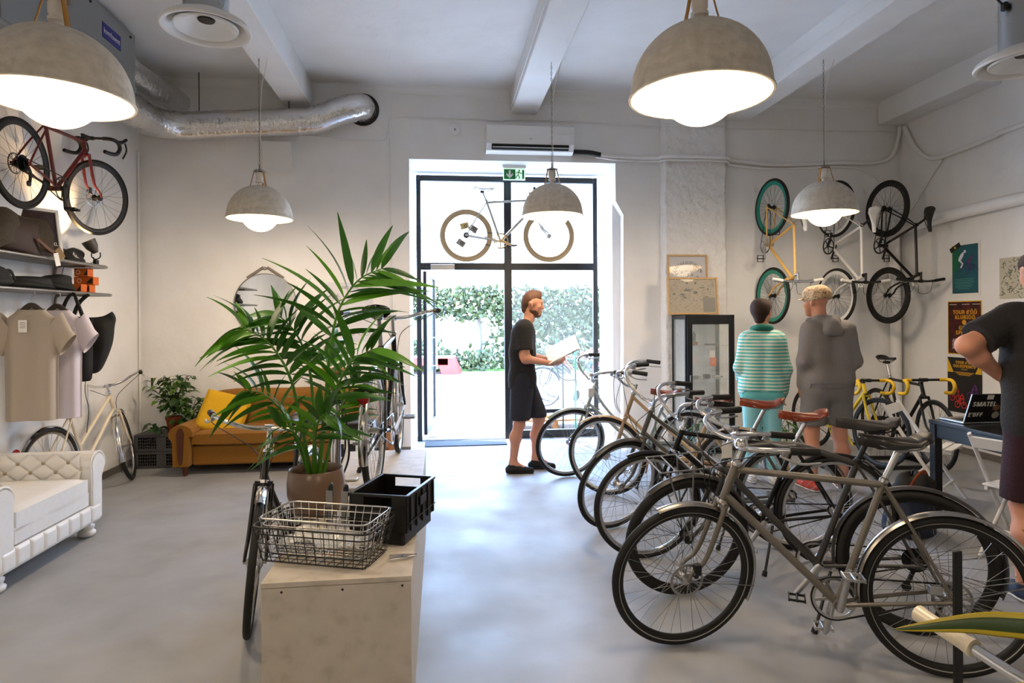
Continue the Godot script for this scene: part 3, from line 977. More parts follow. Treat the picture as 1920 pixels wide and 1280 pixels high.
	if P.frontrack:
		var fr := MB.new()
		var fy := R * 2 + 0.09
		for s in [-1.0, 1.0]:
			fr.rod(FH + Vector3(-0.14, R + 0.09, s * 0.1), FH + Vector3(0.2, R + 0.09, s * 0.1), 0.0045, 6)
			fr.rod(FH + Vector3(0.16, R + 0.09, s * 0.1), FH + Vector3(0, 0.01, s * 0.058), 0.0045, 6)
			fr.rod(FH + Vector3(0.02, R + 0.09, s * 0.1), FH + Vector3(0, 0.01, s * 0.058), 0.0045, 6)
		for k in 5:
			fr.rod(Vector3(FH.x - 0.14 + 0.085 * k, fy, -0.1), Vector3(FH.x - 0.14 + 0.085 * k, fy, 0.1), 0.004, 6)
		part(o, "front_rack", fr, M.steel, steer)
	if P.tag:
		var tg := part(o, "price_tag", MB.new().box(Vector3(0, -0.06, 0), Vector3(0.06, 0.09, 0.001), 0.0), M.paper, steer * Transform3D(Basis(Vector3.RIGHT, 0.0), cl + Vector3(0.02, -0.05, -0.03)))
		part(tg, "print", MB.new().lathe([Vector2(0.009, 0), Vector2(0.014, 0)], 12, Transform3D(AXLE, Vector3(0, -0.055, 0.0012))), M.ink)
	if P.disc:
		part(o, "brake_caliper", MB.new().box(FH + Vector3(-0.045, 0.055, -0.05), Vector3(0.035, 0.055, 0.03), 0.006).rod(FH + Vector3(-0.03, 0.035, -0.075), FH + Vector3(-0.03, 0.035, -0.05), 0.012, 10), M.black, steer)
		part(o, "brake_caliper", MB.new().box(RH + Vector3(0.07, 0.045, -0.055), Vector3(0.05, 0.04, 0.03), 0.006), M.alu)
	if P.gears > 1:
		part(o, "derailleur", MB.new().tube(curve([RH + Vector3(-0.01, -0.03, 0.06), RH + Vector3(0.0, -0.07, 0.07), RH + Vector3(0.03, -0.13, 0.05)], 4), 0.011, 6).lathe([Vector2(0, 0.045), Vector2(0.022, 0.045), Vector2(0.022, 0.035), Vector2(0, 0.035)], 12, Transform3D(AXLE, RH + Vector3(0.035, -0.14, 0))), M.black)
	return o


func ride(front: Vector2, rear: Vector2, wb: float, lean := 0.0) -> Transform3D:
	# stands on the floor with its front wheel at `front`, pointing away from `rear`
	var d := (front - rear).normalized()
	var b := Basis(Vector3.UP, atan2(-d.y, d.x)) * Basis(Vector3.RIGHT, lean)
	return Transform3D(b, Vector3(front.x - d.x * wb, 0, front.y - d.y * wb))


func lifted(xf: Transform3D, y: float) -> Transform3D:
	xf.origin.y += y
	return xf


func build_bikes() -> void:
	M.black_soft = mat(Color(0.06, 0.055, 0.055), 0.6)
	M.polished = mat(Color(0.72, 0.7, 0.67), 0.22, 1.0)
	M.stripe = mat(Color(0.6, 0.6, 0.58), 0.4)
	M.paint_blue = mat(Color(0.55, 0.60, 0.60), 0.3)
	M.paint_tan = mat(Color(0.66, 0.56, 0.43), 0.3)
	M.paint_slate = mat(Color(0.29, 0.29, 0.285), 0.35)
	M.paint_graphite = mat(Color(0.20, 0.195, 0.19), 0.4)
	M.paint_cream = mat(Color(0.85, 0.80, 0.70), 0.3)
	M.paint_white = mat(Color(0.86, 0.85, 0.83), 0.3)
	M.paint_yellow = mat(Color(0.86, 0.68, 0.36), 0.3)
	M.paint_red = mat(Color(0.40, 0.08, 0.07), 0.35)
	M.paint_gold = mat(Color(0.75, 0.6, 0.35), 0.35)
	M.paint_faded = mat(Color(0.62, 0.60, 0.56), 0.4)
	M.tyre_tan = mat(Color(0.62, 0.52, 0.38), 0.7)
	M.tape_yellow = mat(Color(0.86, 0.68, 0.05), 0.55)
	M.neon = mat(Color(0.85, 0.72, 0.05), 0.4)
	var row := "city bicycles parked in a row on the right"
	bike("blue-grey loop-frame bicycle, farthest of the row beside the door", ride(Vector2(0.55, -6.05), Vector2(1.65, -5.6), 1.14), {"wb": 1.14, "frame": "loop", "paint": M.paint_blue, "steer": 0.7, "bar": "tall", "tag": true, "head": 0.2, "seat_tube": 0.46, "saddle_h": 0.62, "seat_a": 68.0, "bell": true, "case": true}, row)
	bike("tan step-through bicycle with cream mudguards, second from the door", ride(Vector2(0.82, -5.44), Vector2(1.75, -4.75), 1.14), {"wb": 1.14, "frame": "step", "paint": M.paint_tan, "steer": 0.25, "bar": "tall", "head": 0.22, "seat_tube": 0.48, "saddle_h": 0.64, "seat_a": 68.0, "bell": true, "case": true}, row)
	bike("slate grey bicycle with brown leather saddle, third from the door", ride(Vector2(0.76, -4.55), Vector2(1.85, -4.15), 1.16), {"wb": 1.16, "frame": "step", "paint": M.paint_slate, "steer": 0.85, "bar": "tall", "head": 0.2, "seat_tube": 0.54, "saddle_h": 0.73, "seat_a": 68.0}, row)
	bike("glossy black bicycle with brown saddle, fourth from the door", ride(Vector2(0.85, -4.0), Vector2(1.95, -3.83), 1.14), {"wb": 1.14, "frame": "diamond", "paint": M.paint_black, "steer": 0.3, "bar": "tall", "head": 0.15, "seat_tube": 0.52, "saddle_h": 0.7, "seat_a": 68.0, "rim": M.chrome}, row)
	bike("matt graphite bicycle with fat tyres and front rack, second nearest", ride(Vector2(0.95, -3.45), Vector2(1.95, -3.04), 1.09), {"wb": 1.09, "frame": "sloped", "paint": M.paint_graphite, "steer": 0.6, "bar": "swept", "tyre_r": 0.024, "R": 0.35, "rim": M.black, "saddle": "comfort", "saddle_mat": M.black_soft, "post_mat": M.black, "frontrack": true, "gears": 7, "spoke_mat": M.dark_steel, "hub": M.black, "head": 0.17, "stem_h": 0.08, "seat_tube": 0.57, "saddle_h": 0.755, "tag": true, "tube": 0.016}, row)
	bike("olive grey diamond-frame bicycle with polished mudguards, nearest of the row", ride(Vector2(0.79, -2.93), Vector2(1.91, -2.66), 1.1), {"wb": 1.1, "frame": "diamond", "paint": M.paint_grey, "steer": 0.42, "bar": "city", "fender_mat": M.polished, "disc": true, "stripe": true, "rim": M.black, "saddle": "leather", "saddle_mat": M.dark_leather, "gears": 2, "head": 0.185, "stem_h": 0.11, "seat_tube": 0.585, "saddle_h": 0.755, "crank": 4.9, "kick": false, "tyre_r": 0.019, "bell": true, "tube": 0.0155, "post_mat": M.chrome}, row)
	bike("cream step-through bicycle with chrome mudguards beside the left wall", ride(Vector2(-3.74, -6.08), Vector2(-3.72, -5.03), 1.05, -0.05), {"frame": "step", "paint": M.paint_cream, "fender_mat": M.chrome, "steer": 0.42, "bar": "swept", "head": 0.19, "tail": true, "seat_tube": 0.5, "saddle_h": 0.68, "tag": true, "rim": M.chrome})
	bike("black bicycle with chrome front mudguard standing left of the white plinth", ride(Vector2(-1.30, -3.10), Vector2(-1.36, -4.15), 1.06, 0.0), {"paint": M.paint_black, "fender_mat": M.chrome, "steer": 0.28, "bar": "city", "head": 0.16, "stem_h": 0.12, "seat_tube": 0.54, "saddle_h": 0.66, "tag": true, "rim": M.chrome, "saddle": "comfort", "saddle_mat": M.black_soft, "kick": true})
	var up := ride(Vector2(-0.83, -4.53), Vector2(-0.775, -3.5), 1.04, 0.0)
	up.origin.y = 0.583
	bike("black bicycle with chrome mudguards standing on the back of the plinth", up, {"wb": 1.04, "paint": M.paint_black, "fender_mat": M.chrome, "steer": 0.05, "bar": "city", "head": 0.18, "stem_h": 0.1, "seat_tube": 0.55, "saddle_h": 0.76, "tail": true, "rim": M.chrome, "saddle_mat": M.dark_leather, "crank": 0.3})
	# wall-hung fixed-gear bicycles, front wheel down, tyres against the wall
	var hung := "fixed-gear bicycles hung on the back wall"
	var hb := Basis(Vector3(0, -1, 0), Vector3(0, 0, 1), Vector3(-1, 0, 0))
	var tilt := Basis(Vector3.UP, 0.06)
	bike("pale yellow bicycle with teal rims hung nose down on the wall", ROOM * Transform3D(tilt * hb, Vector3(7.16, 2.83, 0.03)), {"R": 0.335, "wb": 1.04, "paint": M.paint_yellow, "rim": M.teal, "rim_h": 0.045, "fenders": false, "bar": "flat", "grip": M.paint_white, "bar_mat": M.chrome, "kick": false, "tag": true, "saddle": "race", "saddle_mat": M.paint_white, "crank": 0.2, "stem_h": 0.02, "stem_l": 0.09, "head": 0.12, "spoke_mat": M.dark_steel, "hub": M.black}, hung)
	bike("white bicycle with white saddle hung nose down on the wall", ROOM * Transform3D(tilt * hb, Vector3(7.96, 2.82, 0.03)), {"R": 0.335, "wb": 1.04, "paint": M.paint_white, "rim": M.paint_white, "rim_h": 0.04, "fenders": false, "bar": "flat", "grip": M.paint_white, "bar_mat": M.black, "kick": false, "tag": true, "saddle": "race", "saddle_mat": M.paint_white, "crank": 2.5, "crank_mat": M.black, "stem_h": 0.02, "stem_l": 0.09, "stem_mat": M.black, "head": 0.12, "post_mat": M.black, "spoke_mat": M.dark_steel, "hub": M.black}, hung)
	bike("all-black bicycle hung nose down next to the corner pipe", ROOM * Transform3D(tilt * hb, Vector3(8.62, 2.83, 0.03)), {"R": 0.34, "tyre_r": 0.021, "wb": 1.04, "paint": M.paint_black, "rim": M.black, "rim_h": 0.04, "fenders": false, "bar": "flat", "grip": M.black, "bar_mat": M.black, "kick": false, "tag": true, "saddle": "race", "saddle_mat": M.black, "crank": 2.6, "crank_mat": M.black, "stem_h": 0.02, "stem_l": 0.09, "stem_mat": M.black, "head": 0.12, "post_mat": M.black, "spoke_mat": M.dark_steel, "hub": M.black}, hung)
	# display bicycles
	bike("pale bicycle with tan tyres and spoke cards displayed in the fanlight", ROOM * Transform3D(Basis.IDENTITY, Vector3(3.63, 2.262, -0.60)), {"R": 0.335, "wb": 1.06, "paint": M.paint_faded, "tyre": M.tyre_tan, "tyre_r": 0.02, "rim": M.tyre_tan, "rim_h": 0.035, "fenders": false, "bar": "flat", "kick": false, "saddle": "race", "saddle_mat": M.paint_white, "cards": true, "crank_mat": M.paint_gold, "crank": -0.4, "saddle_h": 0.68, "seat_tube": 0.54, "spokes": 16, "spoke_mat": M.paint_white, "stem_mat": M.paint_cream, "brake": false, "tube": 0.016})
	bike("dark red road bicycle with drop bars hung on the left wall", Transform3D(Basis(Vector3.UP, PI * 0.5 + 0.114) * Basis(Vector3.BACK, -0.06), Vector3(-3.628, 2.385, -4.60)), {"R": 0.335, "tyre_r": 0.016, "rim_h": 0.03, "wb": 1.01, "paint": M.paint_red, "rim": M.black, "fenders": false, "bar": "drop", "bar_mat": M.black, "stem_mat": M.black, "stem_h": 0.02, "stem_l": 0.09, "kick": false, "disc": true, "gears": 8, "crank_mat": M.black, "crank": 4.7, "saddle": "race", "saddle_mat": M.black, "post_mat": M.black, "head": 0.13, "seat_tube": 0.5, "saddle_h": 0.6, "spoke_mat": M.dark_steel, "hub": M.black, "steer": -0.35, "spokes": 24})
	bike("yellow track bicycle with yellow drop bars behind the man in grey", lifted(ride(Vector2(3.55, -6.03), Vector2(3.35, -7.0), 0.99), 0.085), {"R": 0.335, "tyre_r": 0.013, "rim_h": 0.025, "wb": 0.99, "paint": M.neon, "rim": M.black, "fenders": false, "bar": "drop", "tape": M.tape_yellow, "bar_mat": M.black, "stem_mat": M.black, "stem_h": 0.02, "stem_l": 0.08, "kick": false, "brake": false, "saddle": "race", "saddle_mat": M.black, "crank_mat": M.neon, "hub": M.black, "spoke_mat": M.dark_steel, "head": 0.12, "steer": 0.1})
	bike("black track bicycle with yellow drop bars beside the corner pipe", lifted(ride(Vector2(3.97, -5.85), Vector2(4.0, -6.85), 0.99), 0.085), {"R": 0.335, "tyre_r": 0.013, "rim_h": 0.025, "wb": 0.99, "paint": M.paint_black, "rim": M.black, "fenders": false, "bar": "drop", "tape": M.tape_yellow, "bar_mat": M.black, "stem_mat": M.black, "stem_h": 0.02, "stem_l": 0.08, "kick": false, "brake": false, "saddle": "race", "saddle_mat": M.black, "crank_mat": M.dark_steel, "hub": M.black, "spoke_mat": M.dark_steel, "head": 0.14, "seat_tube": 0.58, "saddle_h": 0.76, "steer": -0.05})


# ------------------------------------------------------------------ pipes, ducts, fittings
func stretch(path: Array, r: float, m: Material, nm: String, label: String, cat: String, sides := 8, per := 6, grp := "") -> void:
	one(nm, label, cat, MB.new().tube(curve(path, per), r, sides), m, ROOM, grp)


func build_services() -> void:
	# foil-wrapped ducts along the back wall
	var path := curve([Vector3(0.34, 3.60, 1.2), Vector3(0.345, 3.59, 0.85), Vector3(0.37, 3.6, 0.5), Vector3(0.55, 3.63, 0.27), Vector3(0.9, 3.67, 0.22), Vector3(1.42, 3.71, 0.2), Vector3(1.93, 3.755, 0.2), Vector3(2.2, 3.86, 0.2), Vector3(2.4, 3.94, 0.12), Vector3(2.43, 3.95, -0.06)], 12)
	var rad := PackedFloat32Array()
	for k in path.size():
		rad.push_back(0.15 + 0.004 * sin(k * 2.1) + 0.003 * sin(k * 0.77 + 1.0))
	var dk := thing("ventilation_duct", "large silver foil duct running along the back wall above the mirror", "duct", ROOM)
	part(dk, "tube", MB.new().tube(path, rad, 28), M.foil)
	part(dk, "wall_collar", MB.new().lathe([Vector2(0.155, 0.0), Vector2(0.185, 0.0), Vector2(0.185, 0.02), Vector2(0.15, 0.02)], 32, Transform3D(Basis(Vector3.RIGHT, PI * 0.5), Vector3(2.43, 3.95, 0.0)), 0.0, TAU, true), M.black)
	part(dk, "seam_tape", MB.new().tube(PackedVector3Array([path[72] - (path[73] - path[71]).normalized() * 0.03, path[72] + (path[73] - path[71]).normalized() * 0.03]), 0.157, 28, false), M.foil)
	for q in [[0.72, "hanger_rod"], [1.66, "hanger_rod"]]:
		part(dk, q[1], MB.new().rod(Vector3(q[0], 3.8, 0.22), Vector3(q[0], 4.23, 0.22), 0.005, 6), M.dark_steel)
	one("ventilation_duct", "short silver foil duct going into the corner above the larger duct", "duct", MB.new().tube(curve([Vector3(0.36, 3.93, 1.2), Vector3(0.38, 3.94, 0.6), Vector3(0.41, 3.96, 0.25), Vector3(0.42, 3.965, -0.05)], 8), 0.13, 24), M.foil, ROOM)
	# air handling unit high on the left wall
	var unit := thing("ventilation_unit", "pale grey box-shaped ventilation unit under the ceiling at left", "ventilation unit", ROOM)
	M.unit = mat(Color(0.55, 0.56, 0.56), 0.5, 0.1)
	part(unit, "casing", MB.new().box(Vector3(0.27, 3.83, 2.1), Vector3(0.48, 0.72, 1.85), 0.01), M.unit)
	part(unit, "door_panel", MB.new().box(Vector3(0.513, 3.83, 2.1), Vector3(0.014, 0.66, 1.75), 0.004), M.unit)
	var lab := part(unit, "name_plate", MB.new().box(Vector3(0.522, 3.98, 1.62), Vector3(0.004, 0.13, 0.3), 0.001), mat(Color(0.12, 0.14, 0.5), 0.4))
	lettering(lab, "komfovent", 0.055, M.paper, Transform3D(Basis(Vector3.UP, PI * 0.5), Vector3(0.5245, 3.98, 1.62)))
	for p in [Vector3(0.522, 4.12, 1.3), Vector3(0.522, 4.12, 1.95), Vector3(0.522, 3.6, 1.3)]:
		part(unit, "latch", MB.new().lathe([Vector2(0, 0.01), Vector2(0.012, 0.008), Vector2(0.014, 0)], 10, Transform3D(Basis(Vector3.BACK, -PI * 0.5), p)), M.black)
	# round ceiling diffusers on spiral pipe
	diffuser(Vector3(-1.80, 3.27, -3.7), "round white ceiling diffuser hanging at top left")
	diffuser(Vector3(3.05, 3.03, -3.7), "round white ceiling diffuser hanging at the right picture edge")
	# split air conditioner over the door
	var ac := thing("air_conditioner", "white wall-mounted air conditioner above the street door", "air conditioner", room(4.345, 3.46, 0))
	var sec := PackedVector2Array([Vector2(0, 0.02), Vector2(0.06, 0.0), Vector2(0.15, 0.02), Vector2(0.205, 0.09), Vector2(0.21, 0.2), Vector2(0.2, 0.3), Vector2(0.17, 0.315), Vector2(0, 0.315)])
	part(ac, "body", MB.new().extrude(sec, 1.02, Transform3D(Basis(Vector3(0, 0, 1), Vector3.UP, Vector3(-1, 0, 0)), Vector3.ZERO)), M.white)
	part(ac, "outlet", MB.new().box(Vector3(0, 0.07, 0.168), Vector3(0.9, 0.055, 0.07), 0.004, Basis(Vector3.RIGHT, -0.85)), M.black)
	part(ac, "flap", MB.new().box(Vector3(0, 0.052, 0.2), Vector3(0.88, 0.006, 0.06), 0.002, Basis(Vector3.RIGHT, 0.35)), M.white)
	part(ac, "emblem", MB.new().box(Vector3(0.0, 0.15, 0.211), Vector3(0.03, 0.02, 0.003), 0.001), M.alu)
	one("pipe_sleeve", "black insulated pipe end beside the air conditioner", "pipe", MB.new().tube(curve([Vector3(4.86, 3.5, 0.08), Vector3(5.05, 3.5, 0.07), Vector3(5.2, 3.48, 0.06)], 5), 0.032, 12), M.black, ROOM)
	var runs := "painted pipes and cables along the walls"
	stretch([Vector3(5.15, 3.49, 0.06), Vector3(5.5, 3.47, 0.03), Vector3(5.9, 3.46, 0.06), Vector3(6.0, 3.46, 0.14), Vector3(6.7, 3.46, 0.14), Vector3(6.85, 3.455, 0.05), Vector3(7.4, 3.42, 0.03), Vector3(8.2, 3.455, 0.03), Vector3(8.75, 3.47, 0.03), Vector3(8.97, 3.56, 0.03), Vector3(9.06, 3.8, 0.04), Vector3(9.07, 3.93, 0.05)], 0.024, M.wall, "wall_pipe", "white painted pipe from the air conditioner along the back wall", "pipe", 8, 6, runs)
	stretch([Vector3(5.15, 3.46, 0.05), Vector3(5.5, 3.43, 0.02), Vector3(5.9, 3.42, 0.05), Vector3(6.0, 3.42, 0.135), Vector3(6.7, 3.42, 0.135), Vector3(6.85, 3.40, 0.04), Vector3(7.4, 3.37, 0.02), Vector3(8.2, 3.41, 0.02), Vector3(8.6, 3.38, 0.02), Vector3(8.9, 3.2, 0.02)], 0.014, M.wall, "wall_pipe", "thin white cable just below the pipe on the back wall", "cable", 6, 6, runs)
	stretch([Vector3(9.075, 3.9, 0.12), Vector3(9.075, 3.62, 0.28), Vector3(9.075, 3.42, 0.5), Vector3(9.07, 3.38, 0.8), Vector3(9.06, 3.41, 1.4), Vector3(9.03, 3.42, 1.6), Vector3(9.03, 3.44, 3.0)], 0.026, M.wall, "wall_pipe", "white painted pipe curving down along the right wall", "pipe", 8, 6, runs)
	stretch([Vector3(9.075, 3.35, 0.7), Vector3(9.08, 3.1, 0.45), Vector3(9.085, 2.9, 0.25), Vector3(9.09, 2.75, 0.05)], 0.012, M.wall, "wall_pipe", "thin white cable sloping into the right-hand corner", "cable", 6, 6, runs)
	stretch([Vector3(9.0, 2.62, 0.12), Vector3(9.0, 2.65, 0.6), Vector3(8.97, 2.68, 1.4), Vector3(8.97, 2.7, 3.2)], 0.065, M.wall, "heating_pipe", "thick white lagged pipe along the right wall", "pipe", 16, 4, runs)
	stretch([Vector3(8.97, 2.72, 0.06), Vector3(8.97, 1.4, 0.08), Vector3(8.97, 0.0, 0.08)], 0.062, M.wall, "riser_pipe", "thick white vertical pipe in the right-hand corner", "pipe", 16, 4, runs)
	stretch([Vector3(1.5, 3.655, 0.012), Vector3(2.3, 3.605, 0.012), Vector3(2.65, 3.61, 0.012), Vector3(2.72, 3.7, 0.012), Vector3(2.735, 3.83, 0.012), Vector3(2.85, 3.875, 0.012), Vector3(3.47, 3.88, 0.012), Vector3(4.0, 3.87, 0.012), Vector3(4.1, 3.88, 0.012), Vector3(4.6, 3.89, 0.012), Vector3(5.3, 3.87, 0.012), Vector3(5.95, 3.84, 0.02), Vector3(6.02, 3.84, 0.125), Vector3(6.72, 3.84, 0.125), Vector3(6.82, 3.85, 0.012), Vector3(9.05, 3.87, 0.012)], 0.009, M.wall, "wall_cable", "thin painted cable high along the back wall", "cable", 5, 5, runs)
	stretch([Vector3(2.735, 3.62, 0.01), Vector3(2.735, 2.0, 0.01), Vector3(2.74, 1.2, 0.01)], 0.007, M.wall, "wall_cable", "thin vertical cable on the wall left of the door", "cable", 5, 3, runs)
	stretch([Vector3(0.02, 3.4, 0.05), Vector3(0.02, 1.6, 0.05), Vector3(0.02, 0.3, 0.05)], 0.011, M.wall, "wall_cable", "vertical painted conduit in the left-hand corner", "cable", 6, 3, runs)
	stretch([Vector3(4.13, 3.99, 0.05), Vector3(4.13, 4.0, 1.5), Vector3(4.13, 4.01, 3.2), Vector3(4.13, 4.0, 6.0)], 0.006, M.wall, "beam_cable", "thin cable clipped along the middle ceiling beam", "cable", 5, 4, runs)
	stretch([Vector3(6.75, 4.06, 0.05), Vector3(6.75, 4.07, 1.5), Vector3(6.75, 4.07, 3.2), Vector3(6.75, 4.07, 6.0)], 0.006, M.wall, "beam_cable", "thin cable clipped along the right-hand ceiling beam", "cable", 5, 4, runs)
	one("electrical_box", "flat white electrical box on the wall below the silver duct", "box", MB.new().box(Vector3(0, 0, 0.04), Vector3(0.32, 0.33, 0.08), 0.008), M.white, room(1.49, 3.385, 0))
	var det := thing("alarm_sounder", "small round white alarm on the wall left of the air conditioner", "alarm", room(3.482, 3.753, 0))
	part(det, "body", MB.new().lathe([Vector2(0, 0.05), Vector2(0.035, 0.048), Vector2(0.05, 0.038), Vector2(0.062, 0.03), Vector2(0.068, 0.0)], 28, Transform3D(Basis(Vector3.RIGHT, PI * 0.5), Vector3.ZERO)), M.white)
	part(det, "lens", MB.new().ell(Vector3(0, -0.012, 0.048), Vector3(0.014, 0.014, 0.008)), mat(Color(0.6, 0.6, 0.6), 0.3))
	var smo := thing("smoke_detector", "round white smoke detector under the ceiling at top right", "smoke detector", at(Vector3(3.47, CEILING, -5.55)))
	part(smo, "base", MB.new().lathe([Vector2(0.0, -0.02), Vector2(0.06, -0.02), Vector2(0.062, 0.0)], 28), M.white)
	part(smo, "chamber", MB.new().lathe([Vector2(0, -0.055), Vector2(0.03, -0.054), Vector2(0.045, -0.045), Vector2(0.048, -0.02)], 28), M.white)
	part(smo, "vents", MB.new().lathe([Vector2(0.0485, -0.038), Vector2(0.0495, -0.03), Vector2(0.0495, -0.026)], 28), M.black)
	# thermostat-like unit and coiled cable by the left corner
	var ph := thing("wall_phone", "small white intercom unit low in the left-hand corner", "intercom", room(0.13, 0.86, 0.0))
	part(ph, "case", MB.new().box(Vector3(0, 0, 0.03), Vector3(0.07, 0.17, 0.06), 0.01), M.white)
	part(ph, "display", MB.new().box(Vector3(0.02, 0.01, 0.061), Vector3(0.022, 0.1, 0.004), 0.001), M.black)
	# green exit sign hanging from the door head
	var ex := thing("exit_sign", "green and white running-man exit sign over the door", "exit sign", room(4.2, 3.33, -0.22))
	part(ex, "housing", MB.new().box(Vector3(0, 0.055, 0), Vector3(0.29, 0.035, 0.06), 0.006), M.white)
	var glow := mat(Color(0.9, 0.97, 0.92), 0.3)
	glow.emission_enabled = true
	glow.emission = Color(0.75, 0.9, 0.8)
	glow.emission_energy_multiplier = 0.5
	var pl := part(ex, "sign_plate", MB.new().box(Vector3(0, -0.035, 0), Vector3(0.27, 0.145, 0.012), 0.002), glow)
	var green := mat(Color(0.03, 0.5, 0.2), 0.4)
	part(pl, "green_field", MB.new().box(Vector3(-0.055, -0.035, 0.007), Vector3(0.14, 0.12, 0.002), 0.0), green)
	part(pl, "door_symbol", MB.new().box(Vector3(0.11, -0.035, 0.007), Vector3(0.025, 0.11, 0.002), 0.0), green)
	part(pl, "arrow", MB.new().extrude(PackedVector2Array([Vector2(-0.012, 0.045), Vector2(0.012, 0.045), Vector2(0.012, -0.01), Vector2(0.04, 0.015), Vector2(0.04, -0.012), Vector2(0, -0.05), Vector2(-0.04, -0.012), Vector2(-0.04, 0.015), Vector2(-0.012, -0.01)]), 0.002, at(Vector3(-0.055, -0.035, 0.009))), M.white)
	var man := MB.new().ell(Vector3(0.062, 0.012, 0.008), Vector3(0.011, 0.011, 0.002), Basis.IDENTITY, 12, 6)
	for s in [[0.06, 0.0, 0.045, -0.045], [0.045, -0.045, 0.065, -0.065], [0.065, -0.065, 0.06, -0.09], [0.045, -0.045, 0.025, -0.06], [0.025, -0.06, 0.02, -0.085], [0.058, -0.005, 0.08, -0.025], [0.08, -0.025, 0.095, -0.02], [0.055, -0.003, 0.035, -0.01], [0.035, -0.01, 0.025, -0.03]]:
		man.tube(PackedVector3Array([Vector3(s[0], s[1], 0.008), Vector3(s[2], s[3], 0.008)]), 0.006, 5, true, false, 0.2, Vector3(0, 0, 1))
	part(pl, "running_figure", man, green)


func diffuser(p: Vector3, label: String) -> void:
	var o := thing("ceiling_diffuser", label, "air diffuser", at(p))
	part(o, "rim", MB.new().lathe([Vector2(0.205, 0.03), Vector2(0.225, 0.0), Vector2(0.245, -0.004), Vector2(0.252, 0.006), Vector2(0.24, 0.03), Vector2(0.21, 0.05), Vector2(0.15, 0.075), Vector2(0.13, 0.09), Vector2(0.125, 0.075), Vector2(0.19, 0.045)], 56, Transform3D.IDENTITY, 0.0, TAU, true), M.white)
	part(o, "cone", MB.new().lathe([Vector2(0.178, 0.012), Vector2(0.172, 0.006), Vector2(0.13, 0.03), Vector2(0.09, 0.055), Vector2(0.05, 0.06), Vector2(0.05, 0.068), Vector2(0.1, 0.06), Vector2(0.178, 0.018)], 48, Transform3D.IDENTITY, 0.0, TAU, true), M.white_gloss)
	part(o, "core", MB.new().lathe([Vector2(0, 0.05), Vector2(0.045, 0.052), Vector2(0.05, 0.07), Vector2(0, 0.075)], 24), M.black)
	var pts := PackedVector3Array()
	var h := CEILING - p.y
	part(o, "spiral_pipe", MB.new().lathe([Vector2(0.125, 0.085), Vector2(0.125, h)], 40), M.zinc_pipe)
	for k in 40:
		var a := k * 0.55
		pts.push_back(Vector3(0.126 * cos(a), 0.1 + (h - 0.12) * k / 39.0, 0.126 * sin(a)))
	part(o, "pipe_seam", MB.new().tube(pts, 0.003, 4), M.zinc_pipe)
	part(o, "damper_handle", MB.new().box(Vector3(-0.14, 0.33, 0.03), Vector3(0.03, 0.05, 0.04), 0.008).rod(Vector3(-0.15, 0.34, 0.03), Vector3(-0.2, 0.39, 0.03), 0.006, 6), M.black)


